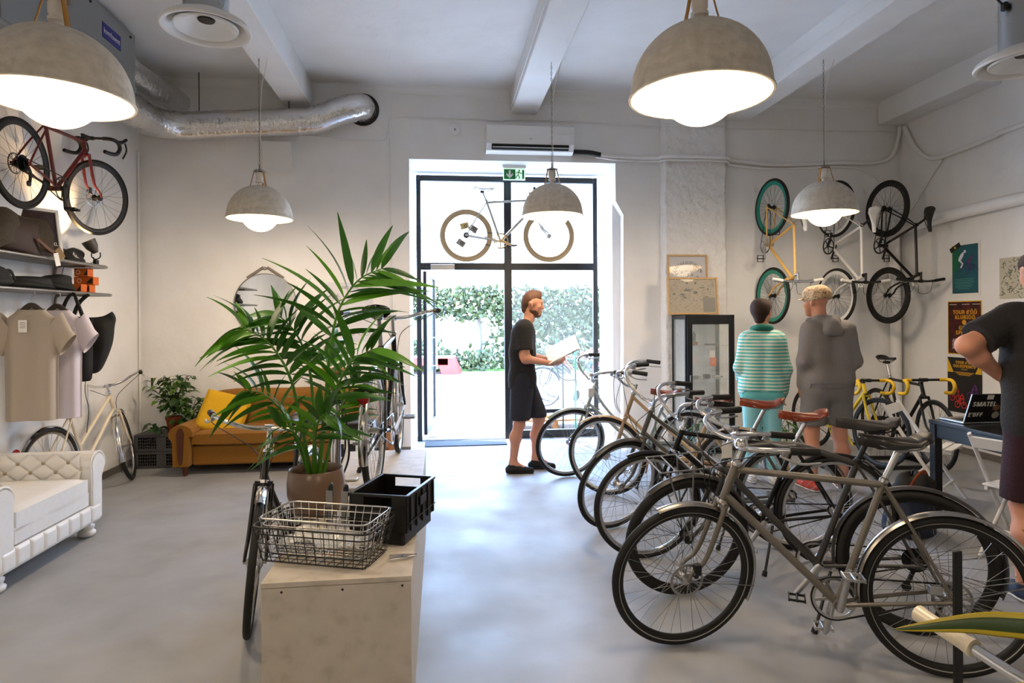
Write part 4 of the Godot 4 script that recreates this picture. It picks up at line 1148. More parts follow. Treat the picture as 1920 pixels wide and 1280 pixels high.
# ------------------------------------------------------------------ outside the door
func build_outside() -> void:
	var asphalt := textured(mat(Color(0.65, 0.655, 0.66), 0.9), 0.3, noise(41, 0.03, [[0.0, grey(0.85)], [1.0, Color.WHITE]], 5))
	var g := structure("ground", MB.new().box(Vector3(0, -0.13, -26), Vector3(90, 0.2, 34.6), 0.0), asphalt)
	part(g, "step", MB.new().box(Vector3(4.2, -0.02, -1.5), Vector3(3.2, 0.08, 1.3), 0.01), asphalt, ROOM)
	# planted strip and hedge climbing a fence
	part(g, "verge", MB.new().box(Vector3(0, -0.02, -20.6), Vector3(60, 0.1, 4.0), 0.02), mat(Color(0.3, 0.4, 0.16), 0.95))
	var lo := rng.state
	rng.seed = 51
	var leaf := MB.new()
	leaf.grid(2, 3, func(a: float, b: float) -> Vector3:
		var w := 0.05 * sin(PI * minf(b * 0.9 + 0.08, 1.0))
		return Vector3((a - 0.5) * 2.0 * w, b * 0.13, -0.02 * absf(a - 0.5) * 2.0 - 0.03 * b * b))
	var mm := MultiMesh.new()
	mm.transform_format = MultiMesh.TRANSFORM_3D
	mm.use_colors = true
	mm.mesh = leaf.mesh()
	var xs := []
	var cs := []
	var fn := FastNoiseLite.new()
	fn.seed = 5
	fn.frequency = 0.35
	while xs.size() < 26000:
		var x := rng.randf_range(-15, 15)
		var y := rng.randf_range(0.02, 2.75)
		var dens := 0.25 + fn.get_noise_2d(x, y * 1.6) * 1.2
		if y > 1.5:
			dens += 0.5
		if y < 0.75:
			dens += 0.35
		if x > 0.6:
			dens += 0.5
		if y > 2.45 + 0.22 * fn.get_noise_1d(x * 4.0):
			continue
		if rng.randf() > dens:
			continue
		var z := -19.0 + rng.randf_range(-0.3, 0.25) - (0.0 if y > 0.6 else -0.25)
		var b := Basis.from_euler(Vector3(rng.randf_range(-0.9, 0.6), rng.randf_range(-1.6, 1.6), rng.randf_range(-2.2, 2.2)))
		xs.push_back(Transform3D(b * rng.randf_range(0.8, 1.4), Vector3(x, y, z)))
		var c := Color(0.022, 0.030, 0.004).lerp(Color(0.052, 0.062, 0.009), rng.randf())
		cs.push_back(c)
	mm.instance_count = xs.size()
	for k in xs.size():
		mm.set_instance_transform(k, xs[k])
		mm.set_instance_color(k, cs[k])
	var lm := mat(Color.WHITE, 0.6)
	lm.vertex_color_use_as_albedo = true
	lm.backlight_enabled = true
	lm.backlight = Color(0.05, 0.07, 0.01)
	var mi := MultiMeshInstance3D.new()
	mi.name = "hedge_foliage"
	mi.multimesh = mm
	mi.material_override = lm
	mi.set_meta("kind", "stuff")
	tag(mi, "leafy green hedge climbing a fence across the yard", "hedge")
	add_child(mi)
	var pole := mat(Color(0.4, 0.37, 0.33), 0.8)
	for x in [-7.2, -4.4, -1.0, 1.9, 4.8, 7.6]:
		var tr := thing("hedge_trunk", "slim bare trunk standing %s along the yard hedge" % ["at the far left end", "left of the doorway view", "in the gap of the leaves", "behind the walking man's head", "right of the doorway view", "at the far right end"][[-7.2, -4.4, -1.0, 1.9, 4.8, 7.6].find(x)], "tree trunk", at(Vector3(x, 0, -19.2)))
		part(tr, "trunk", MB.new().tube(curve([Vector3(0, 0, 0), Vector3(0.03, 0.8, 0), Vector3(-0.02, 1.6, 0.02), Vector3(0.02, 2.4, 0)], 4), 0.055, 8), pole)
	part(g, "garden_wall", MB.new().box(Vector3(0, 1.0, -22.5), Vector3(60, 2.0, 0.2), 0.02), mat(Color(0.85, 0.84, 0.82), 0.8))
	rng.state = lo
	var red := mat(Color(0.8, 0.2, 0.15), 0.6)
	var rp := thing("skate_ramp", "red wooden ramp with a grey top across the yard", "ramp", at(Vector3(-2.6, -0.03, -18.0)))
	part(rp, "leg", MB.new().extrude(PackedVector2Array([Vector2(0.62, 0), Vector2(1.12, 0), Vector2(0.92, 0.46), Vector2(0.45, 0.46)]), 0.9), red)
	part(rp, "leg", MB.new().extrude(PackedVector2Array([Vector2(-0.9, 0), Vector2(-1.3, 0), Vector2(-1.1, 0.46), Vector2(-0.7, 0.46)]), 0.9), red)
	part(rp, "beam", MB.new().box(Vector3(-0.1, 0.36, 0), Vector3(1.8, 0.2, 0.9), 0.01), red)
	part(rp, "top_board", MB.new().box(Vector3(-0.1, 0.475, 0), Vector3(2.05, 0.03, 0.95), 0.006), M.unit_top)
	# things on the pavement by the fixed pane
	var deck := thing("wooden_platform", "low weathered wooden platform outside the fixed window pane", "platform", room(4.85, 0.02, -1.36))
	for k in 5:
		part(deck, "plank", MB.new().box(Vector3(0, 0.13, -0.24 + 0.12 * k), Vector3(1.25, 0.025, 0.105), 0.003), M.wood)
	for k in 3:
		part(deck, "bearer", MB.new().box(Vector3(-0.55 + 0.55 * k, 0.06, 0), Vector3(0.07, 0.115, 0.58), 0.003), M.wood)
	for k in 3:
		one("magazine", ["top magazine of the pile outside the window", "middle magazine of the pile outside the window", "bottom magazine of the pile outside the window"][k], "magazine", MB.new().box(Vector3(0, 0.012, 0), Vector3(0.36, 0.022, 0.27), 0.003), [M.paper, M.off_white, M.card_b][k], room(4.62 + 0.03 * k, 0.163 + 0.024 * (2 - k), -1.36, 0.2 * k))
	var ab := thing("sign_board", "white folding pavement sign with a cyclist drawing and lettering", "sign board", at(Vector3(1.0, -0.02, -9.45), -0.25))
	for s in [-1.0, 1.0]:
		var pnl := part(ab, "panel", MB.new().box(Vector3(0, 0.36, 0), Vector3(0.56, 0.72, 0.02), 0.006), [M.off_white, M.paper][int(s > 0)], Transform3D(Basis(Vector3.RIGHT, -0.2 * s), Vector3(0, 0, 0.15 * s)))
		if s > 0:
			var dr := MB.new()
			for q in [[-0.1, 0.19, 0.075], [0.12, 0.19, 0.075]]:
				dr.lathe([Vector2(q[2] - 0.008, 0.0), Vector2(q[2], 0.0)], 24, Transform3D(AXLE, Vector3(q[0], q[1], 0.0115)))
			for q in [[-0.1, 0.19, -0.03, 0.3], [-0.03, 0.3, 0.08, 0.3], [0.08, 0.3, 0.12, 0.19], [-0.03, 0.3, 0.02, 0.19], [0.02, 0.19, 0.08, 0.3], [-0.1, 0.19, 0.02, 0.19]]:
				dr.tube(PackedVector3Array([Vector3(q[0], q[1], 0.0115), Vector3(q[2], q[3], 0.0115)]), 0.005, 4, true, false, 0.2, Vector3.BACK)
			dr.ell(Vector3(-0.02, 0.4, 0.0115), Vector3(0.05, 0.09, 0.002), Basis(Vector3.BACK, -0.3), 16, 6)
			var draw := part(pnl, "cyclist_drawing", dr, M.ink)
			draw.set_meta("kind", "stuff")
			for k in 8:
				var a := PI * (0.78 - 0.08 * k)
				lettering(pnl, ["B", "I", "C", "Y", "C", "L", "E", "S"][k], 0.05, M.ink, Transform3D(Basis(Vector3.BACK, a - PI * 0.5), Vector3(0.2 * cos(a), 0.46 + 0.17 * sin(a), 0.0112)), "letter")
	var rk := thing("pole_stand", "thin black and teal poles standing outside the window", "stand", room(5.05, 0.0, -0.86))
	part(rk, "pole", MB.new().rod(Vector3(-0.12, 0.0, -0.1), Vector3(-0.12, 1.32, -0.1), 0.012, 8), M.black)
	part(rk, "pole", MB.new().rod(Vector3(0.03, 0.0, 0), Vector3(0.03, 1.3, 0), 0.012, 8), M.teal)
	part(rk, "hook", MB.new().tube(curve([Vector3(-0.22, 1.25, 0), Vector3(-0.22, 0.95, 0), Vector3(-0.19, 0.78, 0), Vector3(-0.1, 0.72, 0), Vector3(0.03, 0.72, 0)], 6), 0.01, 8), M.black)
	part(rk, "hook_sleeve", MB.new().rod(Vector3(-0.22, 0.98, 0), Vector3(-0.22, 1.26, 0), 0.015, 8), M.teal)
	part(rk, "base", MB.new().box(Vector3(-0.06, 0.012, -0.05), Vector3(0.3, 0.022, 0.25), 0.004), M.black)
	var outs := "bicycles parked outside in the yard"
	bike("dark bicycle parked outside, frontmost behind the fixed pane", ride(Vector2(0.55, -10.9), Vector2(1.5, -10.4), 1.05), {"paint": M.paint_black, "frame": "step", "bar": "tall"}, outs)
	bike("blue bicycle parked outside, in the middle behind the fixed pane", ride(Vector2(0.7, -11.5), Vector2(1.65, -11.05), 1.05), {"paint": mat(Color(0.2, 0.3, 0.42), 0.4), "bar": "swept"}, outs)
	bike("red-brown bicycle parked outside, rearmost behind the fixed pane", ride(Vector2(0.85, -12.1), Vector2(1.8, -11.7), 1.05), {"paint": mat(Color(0.45, 0.16, 0.1), 0.4), "bar": "swept"}, outs)


# ------------------------------------------------------------------ soft shapes
# Stacked rings: each ring is [centre, half width along x, half depth along z]; `wave` adds folds.
func loft(rings: Array, nu := 24, wave = null, square := 1.0, rows := 4) -> MB:
	var m := rings.size() - 1
	return MB.new().grid(nu, m * rows, func(a: float, b: float) -> Vector3:
		var f := clampf(b * m, 0.0, m - 0.0001)
		var k := int(f)
		var q := f - k
		var A: Array = rings[k]
		var B: Array = rings[k + 1]
		var Z: Array = rings[maxi(k - 1, 0)]
		var C: Array = rings[mini(k + 2, m)]
		var c: Vector3 = A[0].cubic_interpolate(B[0], Z[0], C[0], q)
		var rx := cubic_interpolate(A[1], B[1], Z[1], C[1], q)
		var rz := cubic_interpolate(A[2], B[2], Z[2], C[2], q)
		var an := -a * TAU
		var cx := cos(an)
		var sx := sin(an)
		var p := c + Vector3(signf(cx) * pow(absf(cx), square) * rx, 0, signf(sx) * pow(absf(sx), square) * rz)
		if wave != null:
			p += wave.call(a, b)
		return p)


func cushion(sx: float, sy: float, sz: float, puff := 0.5, n := 16) -> MB:
	# rounded block with bulging faces, centred on the origin
	var o := MB.new()
	var f := func(a: float, b: float, s: float) -> Vector3:
		var x := a * 2.0 - 1.0
		var z := b * 2.0 - 1.0
		var e := (1.0 - pow(absf(x), 6.0)) * (1.0 - pow(absf(z), 6.0))
		return Vector3(x * sx * 0.5 * (0.985 + 0.015 * (1.0 - z * z)), s * sy * 0.5 * (1.0 - puff + puff * pow(maxf(e, 0.0), 0.45)), z * sz * 0.5)
	o.grid(n, n, func(a: float, b: float) -> Vector3: return f.call(1.0 - a, b, 1.0))
	o.grid(n, n, func(a: float, b: float) -> Vector3: return f.call(a, b, -1.0))
	for k in n:
		for e in [0.0, 1.0]:
			o.quad(f.call(float(k) / n, e, 1.0), f.call(float(k + 1) / n, e, 1.0), f.call(float(k + 1) / n, e, -1.0), f.call(float(k) / n, e, -1.0))
			o.quad(f.call(e, float(k) / n, 1.0), f.call(e, float(k + 1) / n, 1.0), f.call(e, float(k + 1) / n, -1.0), f.call(e, float(k) / n, -1.0))
	return o


func leaf_mesh(wide: float, long: float, fold := 0.25, droop := 0.3, n := 5, tip := 0.6) -> ArrayMesh:
	return MB.new().grid(2, n, func(a: float, b: float) -> Vector3:
		var w := wide * pow(sin(PI * clampf(pow(b, tip), 0.02, 0.985)), 0.8)
		var q := a * 2.0 - 1.0
		return Vector3(q * w, absf(q) * w * fold - droop * long * b * b, b * long)).mesh()


func build_left_side() -> void:
	mustard_sofa()
	white_armchair()
	corner_plant()
	wall_mirror()
	shelf_wall()


func mustard_sofa() -> void:
	M.mustard = textured(mat(Color(0.56, 0.37, 0.05), 0.85), 5.0, noise(61, 0.05, [[0.0, Color(0.8, 0.78, 0.72)], [1.0, Color.WHITE]], 3, 256), bumps(62, 0.2, 2.0, 2, 256), 0.2)
	M.mustard.rim_enabled = true
	M.mustard.rim = 0.4
	M.dark_wood = mat(Color(0.3, 0.14, 0.06), 0.35)
	var W := 1.94
	var s := thing("sofa", "mustard yellow upholstered vintage sofa against the back wall", "sofa", room(1.60, 0.0, 0.06))
	part(s, "base", MB.new().box(Vector3(0, 0.19, 0.38), Vector3(W - 0.36, 0.2, 0.58), 0.02), M.mustard)
	for k in 2:
		part(s, "seat_cushion", cushion((W - 0.38) * 0.5, 0.15, 0.62, 0.35), M.mustard, at(Vector3((k - 0.5) * (W - 0.38) * 0.5, 0.36, 0.40)))
	var bw := W - 0.3
	part(s, "backrest", MB.new().grid(64, 30, func(a: float, b: float) -> Vector3:
		var x := (a - 0.5) * bw
		var e := absf(a * 2.0 - 1.0)
		var top := 0.78 - 0.07 * pow(e, 3.0) + 0.015 * cos(a * TAU)
		var t := b
		var y: float
		var z: float
		if t < 0.75:
			y = lerpf(0.3, top, t / 0.75)
			z = 0.24 - 0.10 * t / 0.75
			var puff := absf(sin(a * PI * 9.0)) * absf(sin(t / 0.75 * PI * 3.0))
			z += 0.03 * pow(puff, 0.4)
		else:
			var q := (t - 0.75) / 0.25
			y = top + 0.03 * sin(q * PI)
			z = lerpf(0.14, 0.01, q)
		return Vector3(x, y, z), 0.012), M.mustard)
	for k in 8:
		for r in 2:
			part(s, "button", MB.new().ell(Vector3((float(k + 1) / 9.0 - 0.5) * bw, 0.46 + 0.16 * r, 0.205 - 0.033 * r), Vector3(0.012, 0.012, 0.006), Basis.IDENTITY, 8, 5), M.mustard)
	for q in [-1.0, 1.0]:
		var pr := PackedVector2Array()
		for p in [Vector2(-0.075, 0.1), Vector2(0.07, 0.1), Vector2(0.08, 0.28), Vector2(0.075, 0.4)]:
			pr.push_back(p)
		for k in 9:
			var a := -0.3 + (PI + 0.6) * k / 8.0
			pr.push_back(Vector2(0.0 - 0.0 + 0.115 * cos(a), 0.42 + 0.095 * sin(a)))
		pr.push_back(Vector2(-0.08, 0.34))
		var ax := Vector3(q * (W * 0.5 - 0.11), 0, 0.40)
		var arm := part(s, "arm", MB.new().extrude(pr, 0.72, at(ax)), M.mustard)
		var inl := PackedVector2Array()
		for k in 24:
			var a := TAU * k / 24.0
			var y := 0.3 + 0.185 * sin(a)
			inl.push_back(Vector2((0.028 + 0.024 * smoothstep(0.3, 0.48, y)) * cos(a), y))
		part(arm, "wood_panel", MB.new().extrude(inl, 0.014, at(ax + Vector3(0, 0, 0.364))), M.dark_wood)
		for z in [0.1, 0.70]:
			part(s, "leg", MB.new().lathe([Vector2(0, 0), Vector2(0.018, 0), Vector2(0.022, 0.02), Vector2(0.026, 0.06), Vector2(0.032, 0.1)], 14, at(Vector3(q * (W * 0.5 - 0.13), 0, z))), M.dark_wood)
	M.yellow_cloth = textured(mat(Color(0.80, 0.62, 0.05), 0.9), 4.0, null, bumps(63, 0.03, 5.0, 4, 256), 0.4, false)
	var c := one("cushion", "bright yellow cushion leaning on the sofa's left arm", "cushion", cushion(0.46, 0.17, 0.46, 0.92, 22), M.yellow_cloth, room(1.02, 0.56, 0.44) * Transform3D(Basis(Vector3(0, 0, 1), -0.5) * Basis(Vector3.RIGHT, 1.05) * Basis(Vector3.UP, 0.25), Vector3.ZERO))
	c.set_meta("group", "cushions")


func tufted(w: float, h: float, cols: int, rows: int, depth := 0.028) -> MB:
	return MB.new().grid(cols * 8, rows * 8, func(a: float, b: float) -> Vector3:
		var x := a * cols
		var y := b * rows
		var u := (x + y) * 0.5
		var v := (x - y) * 0.5
		var d := absf(sin(u * PI)) * absf(sin(v * PI))
		return Vector3((a - 0.5) * w, (b - 0.5) * h, depth * pow(d, 0.35)))


func white_armchair() -> void:
	M.white_leather = textured(mat(Color(0.87, 0.865, 0.85), 0.35), 3.0, noise(65, 0.02, [[0.0, Color(0.97, 0.965, 0.96)], [1.0, Color.WHITE]], 3, 256), null, 0.1, false)
	M.button = mat(Color(0.62, 0.56, 0.46), 0.45)
	# local axes: z is the front, -x the near arm
	var o := thing("armchair", "white leather button-tufted armchair with rolled arms at the left edge", "armchair", room(0.03, 0.0, 2.97, PI * 0.5))
	var W := 1.14
	var D := 0.80
	part(o, "base", MB.new().box(Vector3(0, 0.22, D * 0.5), Vector3(W - 0.1, 0.2, D - 0.06), 0.015), M.white_leather)
	part(o, "front_rail", MB.new().box(Vector3(0, 0.29, D - 0.02), Vector3(W - 0.36, 0.1, 0.02), 0.006), M.white_leather)
	for k in 8:
		part(o, "padded_roll", cushion(0.131, 0.05, 0.125, 0.55, 10), M.white_leather, Transform3D(Basis(Vector3.RIGHT, PI * 0.5), Vector3((k - 3.5) * 0.131, 0.172, D - 0.018)))
	part(o, "seat_cushion", cushion(W - 0.38, 0.16, D - 0.16, 0.3, 18), M.white_leather, at(Vector3(0, 0.375, D * 0.5 + 0.07)))
	# arms and back share one rolled section
	var roll := PackedVector2Array([Vector2(-0.06, 0.12), Vector2(0.07, 0.12), Vector2(0.07, 0.42)])
	for k in 13:
		var a := -0.7 + (PI + 1.1) * k / 12.0
		roll.push_back(Vector2(0.025 + 0.095 * cos(a), 0.525 + 0.085 * sin(a)))
	roll.push_back(Vector2(-0.06, 0.44))
	for s in [-1.0, 1.0]:
		var pr := PackedVector2Array()
		for p in roll:
			pr.push_back(Vector2(p.x * s, p.y))
		var ax := Vector3(s * (W * 0.5 - 0.1), 0, 0)
		var arm := part(o, "arm", MB.new().extrude(pr, D - 0.02, at(ax + Vector3(0, 0, D * 0.5))), M.white_leather)
		var pan := PackedVector2Array()
		for p in roll:
			pan.push_back(Vector2(p.x * 0.84 * s, 0.345 + (p.y - 0.345) * 0.93))
		part(arm, "scroll_panel", MB.new().extrude(pan, 0.014, at(ax + Vector3(0, 0, D - 0.005))), M.white_leather)
		var pip := PackedVector3Array()
		for p in roll:
			pip.push_back(ax + Vector3(p.x * 0.97 * s, 0.345 + (p.y - 0.345) * 0.985, D - 0.008))
		part(arm, "piping", MB.new().tube(pip, 0.008, 6, false, true), M.white_leather)
		part(arm, "tufted_pad", tufted(D - 0.14, 0.26, 8, 4, 0.02), M.white_leather, Transform3D(Basis(Vector3.UP, -s * PI * 0.5), Vector3(s * (W * 0.5 - 0.165), 0.485, D * 0.5)))
		for r in [1, 2, 3]:
			for k in range(1, 8):
				if (k + r) % 2 == 0:
					part(arm, "button", MB.new().ell(Vector3(s * (W * 0.5 - 0.171), 0.485 + (r - 2) * 0.065, D * 0.5 + s * (k / 8.0 - 0.5) * (D - 0.14)), Vector3(0.009, 0.012, 0.012), Basis.IDENTITY, 10, 6), M.button)
	var prb := PackedVector2Array()
	for p in roll:
		prb.push_back(Vector2(-p.x, p.y))
	part(o, "backrest", MB.new().extrude(prb, W - 0.1, Transform3D(Basis(Vector3(0, 0, 1), Vector3.UP, Vector3(-1, 0, 0)), Vector3(0, 0, 0.13))), M.white_leather)
	part(o, "back_pad", tufted(W - 0.36, 0.26, 10, 4, 0.02), M.white_leather, at(Vector3(0, 0.5, 0.19)))
	for x in [-1.0, 1.0]:
		for z in [0.1, D - 0.07]:
			part(o, "bun_foot", MB.new().lathe([Vector2(0, 0), Vector2(0.035, 0.0), Vector2(0.055, 0.015), Vector2(0.058, 0.035), Vector2(0.04, 0.052), Vector2(0.048, 0.065), Vector2(0.05, 0.08), Vector2(0.035, 0.095), Vector2(0.03, 0.125)], 20, at(Vector3(x * (W * 0.5 - 0.1), 0, z))), M.white_leather)


func plastic_crate(o: Node3D, sx: float, sy: float, sz: float, m: Material, cells := 6) -> void:
	part(o, "bottom", MB.new().box(Vector3(0, 0.006, 0), Vector3(sx - 0.01, 0.012, sz - 0.01), 0.002), m)
	for x in [-1.0, 1.0]:
		for z in [-1.0, 1.0]:
			part(o, "corner_post", MB.new().box(Vector3(x * (sx * 0.5 - 0.02), sy * 0.5, z * (sz * 0.5 - 0.02)), Vector3(0.04, sy, 0.04), 0.004), m)
	for e in 4:
		var along := sx if e < 2 else sz
		var off := (sz * 0.5 - 0.006) if e < 2 else (sx * 0.5 - 0.006)
		var sg := 1.0 if e % 2 == 0 else -1.0
		var bs := Transform3D(Basis.IDENTITY, Vector3(0, 0, off * sg)) if e < 2 else Transform3D(Basis(Vector3.UP, PI * 0.5), Vector3(off * sg, 0, 0))
		part(o, "rim", MB.new().box(Vector3(0, sy - 0.014, 0), Vector3(along - 0.04, 0.028, 0.016), 0.003), m, bs)
		part(o, "lower_rail", MB.new().box(Vector3(0, 0.016, 0), Vector3(along - 0.04, 0.03, 0.012), 0.002), m, bs)
		var g := MB.new()
		for k in cells * 4 + 1:
			g.box(Vector3(lerpf(-1, 1, float(k) / (cells * 4)) * (along * 0.5 - 0.04), sy * 0.5, 0), Vector3(0.005, sy - 0.05, 0.006), 0.0)
		for k in 3:
			g.box(Vector3(0, sy * (0.3 + 0.2 * k), 0), Vector3(along - 0.06, 0.006, 0.006), 0.0)
		part(o, "lattice", g, m, bs).set_meta("kind", "stuff")
		part(o, "side_rib", MB.new().box(Vector3(0, sy * 0.5, 0), Vector3(0.1, sy - 0.03, 0.01), 0.002), m, bs)


func leafy(o: Node3D, p: Vector3, n: int, spread: Vector3, leaf: Array, m: Array, r: RandomNumberGenerator) -> void:
	var stem := MB.new()
	for k in n:
		var d := Vector3(r.randfn(0, 0.5), r.randf(), r.randfn(0, 0.5))
		var e := p + Vector3(clampf(d.x, -1, 1) * spread.x, 0.03 + d.y * spread.y, clampf(d.z, -1, 1) * spread.z)
		if k % 3 == 0:
			stem.tube(curve([p, p.lerp(e, 0.5) + Vector3(0, 0.05, 0), e], 3), 0.003, 4)
		var yaw := atan2(d.x, d.z) + r.randf_range(-0.7, 0.7)
		var b := Basis(Vector3.UP, yaw) * Basis(Vector3.RIGHT, r.randf_range(-0.5, 0.9)) * Basis(Vector3.BACK, r.randf_range(-0.5, 0.5))
		part(o, "leaf", leaf[k % leaf.size()], m[r.randi() % m.size()], Transform3D(b, e))
	part(o, "stems", stem, m[0]).set_meta("kind", "stuff")


func leaf_mat(c: Color) -> StandardMaterial3D:
	var m := mat(c, 0.4)
	m.backlight_enabled = true
	m.backlight = Color(c.r * 0.8, c.g * 0.8, c.b * 0.3)
	return m


func corner_plant() -> void:
	M.grey_plastic = mat(Color(0.24, 0.24, 0.245), 0.6)
	for k in 2:
		var c := thing("storage_crate", ["grey plastic lattice crate on the floor, lower of the stack", "grey plastic lattice crate under the potted plant, upper of the stack"][k], "crate", room(0.38, 0.178 * k, 0.21), "grey lattice crates in the corner")
		plastic_crate(c, 0.54, 0.175, 0.37, M.grey_plastic, 5)
		part(c, "lid", MB.new().box(Vector3(0, 0.172, 0), Vector3(0.5, 0.006, 0.33), 0.001), M.grey_plastic)
	var r := RandomNumberGenerator.new()
	r.seed = 77
	M.leaf_dark = leaf_mat(Color(0.10, 0.22, 0.06))
	M.leaf_mid = leaf_mat(Color(0.17, 0.32, 0.08))
	M.leaf_light = leaf_mat(Color(0.30, 0.42, 0.12))
	M.terracotta = textured(mat(Color(0.55, 0.24, 0.13), 0.8), 5.0, noise(68, 0.03, [[0.0, Color(0.8, 0.78, 0.76)], [1.0, Color.WHITE]], 3, 256))
	var p := thing("potted_plant", "bushy round-leaved plant in a terracotta pot on grey crates", "potted plant", room(0.44, 0.355, 0.23))
	part(p, "pot", MB.new().lathe([Vector2(0, 0), Vector2(0.055, 0), Vector2(0.072, 0.13), Vector2(0.08, 0.13), Vector2(0.082, 0.165), Vector2(0.074, 0.165), Vector2(0.07, 0.14), Vector2(0, 0.14)], 24), M.terracotta)
	var lv := [leaf_mesh(0.028, 0.075, 0.25, 0.35), leaf_mesh(0.034, 0.09, 0.2, 0.25), leaf_mesh(0.022, 0.06, 0.3, 0.4)]
	leafy(p, Vector3(0, 0.2, 0), 150, Vector3(0.21, 0.37, 0.13), lv, [M.leaf_dark, M.leaf_mid, M.leaf_mid, M.leaf_dark, M.leaf_light], r)
	leafy(p, Vector3(0.17, 0.08, 0.02), 60, Vector3(0.14, 0.26, 0.11), lv, [M.leaf_dark, M.leaf_mid, M.leaf_light], r)
	leafy(p, Vector3(-0.11, 0.0, 0.15), 14, Vector3(0.07, 0.08, 0.03), lv, [M.leaf_dark, M.leaf_mid], r)


func wall_mirror() -> void:
	var o := thing("wall_mirror", "round wall mirror hanging from a grey strap above the sofa", "mirror", room(1.345, 1.73, 0.012))
	part(o, "backing", MB.new().lathe([Vector2(0, 0.0), Vector2(0.335, 0.0), Vector2(0.335, 0.016), Vector2(0, 0.016)], 64, Transform3D(Basis(Vector3.RIGHT, PI * 0.5), Vector3.ZERO)), M.black)
	part(o, "mirror_glass", MB.new().lathe([Vector2(0.33, 0.0175), Vector2(0, 0.0175)], 64, Transform3D(Basis(Vector3.RIGHT, PI * 0.5), Vector3.ZERO)), mat(Color(0.93, 0.94, 0.94), 0.01, 1.0))
	part(o, "rim", MB.new().lathe([Vector2(0.33, 0.0), Vector2(0.342, 0.0), Vector2(0.342, 0.022), Vector2(0.33, 0.022)], 64, Transform3D(Basis(Vector3.RIGHT, PI * 0.5), Vector3.ZERO), 0.0, TAU, true), M.steel)
	for s in [-1.0, 1.0]:
		part(o, "strap", MB.new().tube(PackedVector3Array([Vector3(s * 0.2, 0.29, 0.012), Vector3(s * 0.02, 0.41, 0.012)]), 0.014, 6, true, false, 0.2, Vector3.BACK), mat(Color(0.5, 0.46, 0.42), 0.8))
	part(o, "peg", MB.new().rod(Vector3(0, 0.4, -0.01), Vector3(0, 0.4, 0.035), 0.016, 12), M.steel)
	# poster of bicycle sketches on the wall behind the palm
	var ps := thing("wall_poster", "white poster with small bicycle drawings behind the palm", "poster", room(2.265, 1.63, 0.003))
	part(ps, "sheet", MB.new().box(Vector3.ZERO, Vector3(0.53, 0.68, 0.002), 0.0), mat(Color(0.84, 0.84, 0.86), 0.7))
	for r in 3:
		for c in 3:
			var x := -0.16 + 0.16 * c
			var y := 0.16 - 0.2 * r
			var d := MB.new()
			for q in [-0.035, 0.035]:
				d.lathe([Vector2(0.024, 0), Vector2(0.027, 0)], 16, Transform3D(AXLE, Vector3(x + q, y, 0.0018)))
			for q in [[-0.035, 0.0, -0.015, 0.035], [-0.015, 0.035, 0.025, 0.035], [0.025, 0.035, 0.035, 0.0], [-0.015, 0.035, 0.0, 0.0], [0.0, 0.0, 0.025, 0.035], [-0.035, 0.0, 0.0, 0.0], [0.022, 0.045, 0.035, 0.05]]:
				d.tube(PackedVector3Array([Vector3(x + q[0], y + q[1], 0.0018), Vector3(x + q[2], y + q[3], 0.0018)]), 0.0016, 4, true, false, 0.3, Vector3.BACK)
			part(ps, "bicycle_drawing", d, M.ink).set_meta("kind", "stuff")
	lettering(ps, "FIXED GEAR", 0.04, M.ink, at(Vector3(0, 0.28, 0.0015)))
	var bd := thing("leaning_boards", "tan wooden boards leaning on the wall left of the door", "boards", room(2.76, 0, 0.03))
	for k in 2:
		part(bd, "board", MB.new().box(Vector3(0, 0.4, 0), Vector3(0.09, 0.8 - 0.1 * k, 0.02), 0.003), M.wood, Transform3D(Basis(Vector3.RIGHT, -0.12), Vector3(-0.12 + 0.1 * k, -0.05 * k + 0.05, 0.12)))


func tee(o: Node3D, w: float, h: float, m: Material) -> void:
	# a T-shirt on its hanger: x across, y from the collar down
	var fold := func(a: float, b: float) -> Vector3:
		return Vector3(0, 0, (0.012 * sin(a * TAU * 5.0) + 0.008 * sin(a * TAU * 9.0 + 1.0)) * smoothstep(0.1, 0.6, b))
	part(o, "body", loft([[Vector3(0, -0.03, 0), 0.085, 0.03], [Vector3(0, -0.055, 0), w * 0.62, 0.04], [Vector3(0, -0.11, 0), w * 0.93, 0.05], [Vector3(0, -0.22, 0), w, 0.055], [Vector3(0, -0.45, 0), w * 0.96, 0.06], [Vector3(0, -h + 0.02, 0), w * 0.95, 0.06], [Vector3(0, -h, 0), w * 0.955, 0.058]], 48, fold, 0.8, 5), m)
	for s in [-1.0, 1.0]:
		var sl := part(o, "sleeve", MB.new().grid(20, 8, func(a: float, b: float) -> Vector3:
			var an := a * TAU
			var c := Vector3(s * lerpf(w * 0.82, w * 1.22, b), lerpf(-0.13, -0.27, b), 0)
			var d := Vector3(s * 0.55, 0.83, 0)
			return c + d * (cos(an) * lerpf(0.10, 0.088, b)) + Vector3(0, 0, sin(an) * lerpf(0.045, 0.05, b))), m)
		part(sl, "cuff", MB.new().grid(20, 2, func(a: float, b: float) -> Vector3:
			var an := a * TAU
			var c := Vector3(s * (w * 1.2 + 0.022 * b), -0.263 - 0.03 * b, 0)
			return c + Vector3(s * 0.55, 0.83, 0) * (cos(an) * 0.092) + Vector3(0, 0, sin(an) * 0.055)), m)
	part(o, "collar", MB.new().tube(curve([Vector3(-0.085, -0.03, 0.0), Vector3(-0.05, -0.06, 0.03), Vector3(0, -0.075, 0.038), Vector3(0.05, -0.06, 0.03), Vector3(0.085, -0.03, 0.0), Vector3(0.05, -0.028, -0.03), Vector3(0, -0.025, -0.036), Vector3(-0.05, -0.028, -0.03)], 4, true), 0.008, 6, false, true), m)


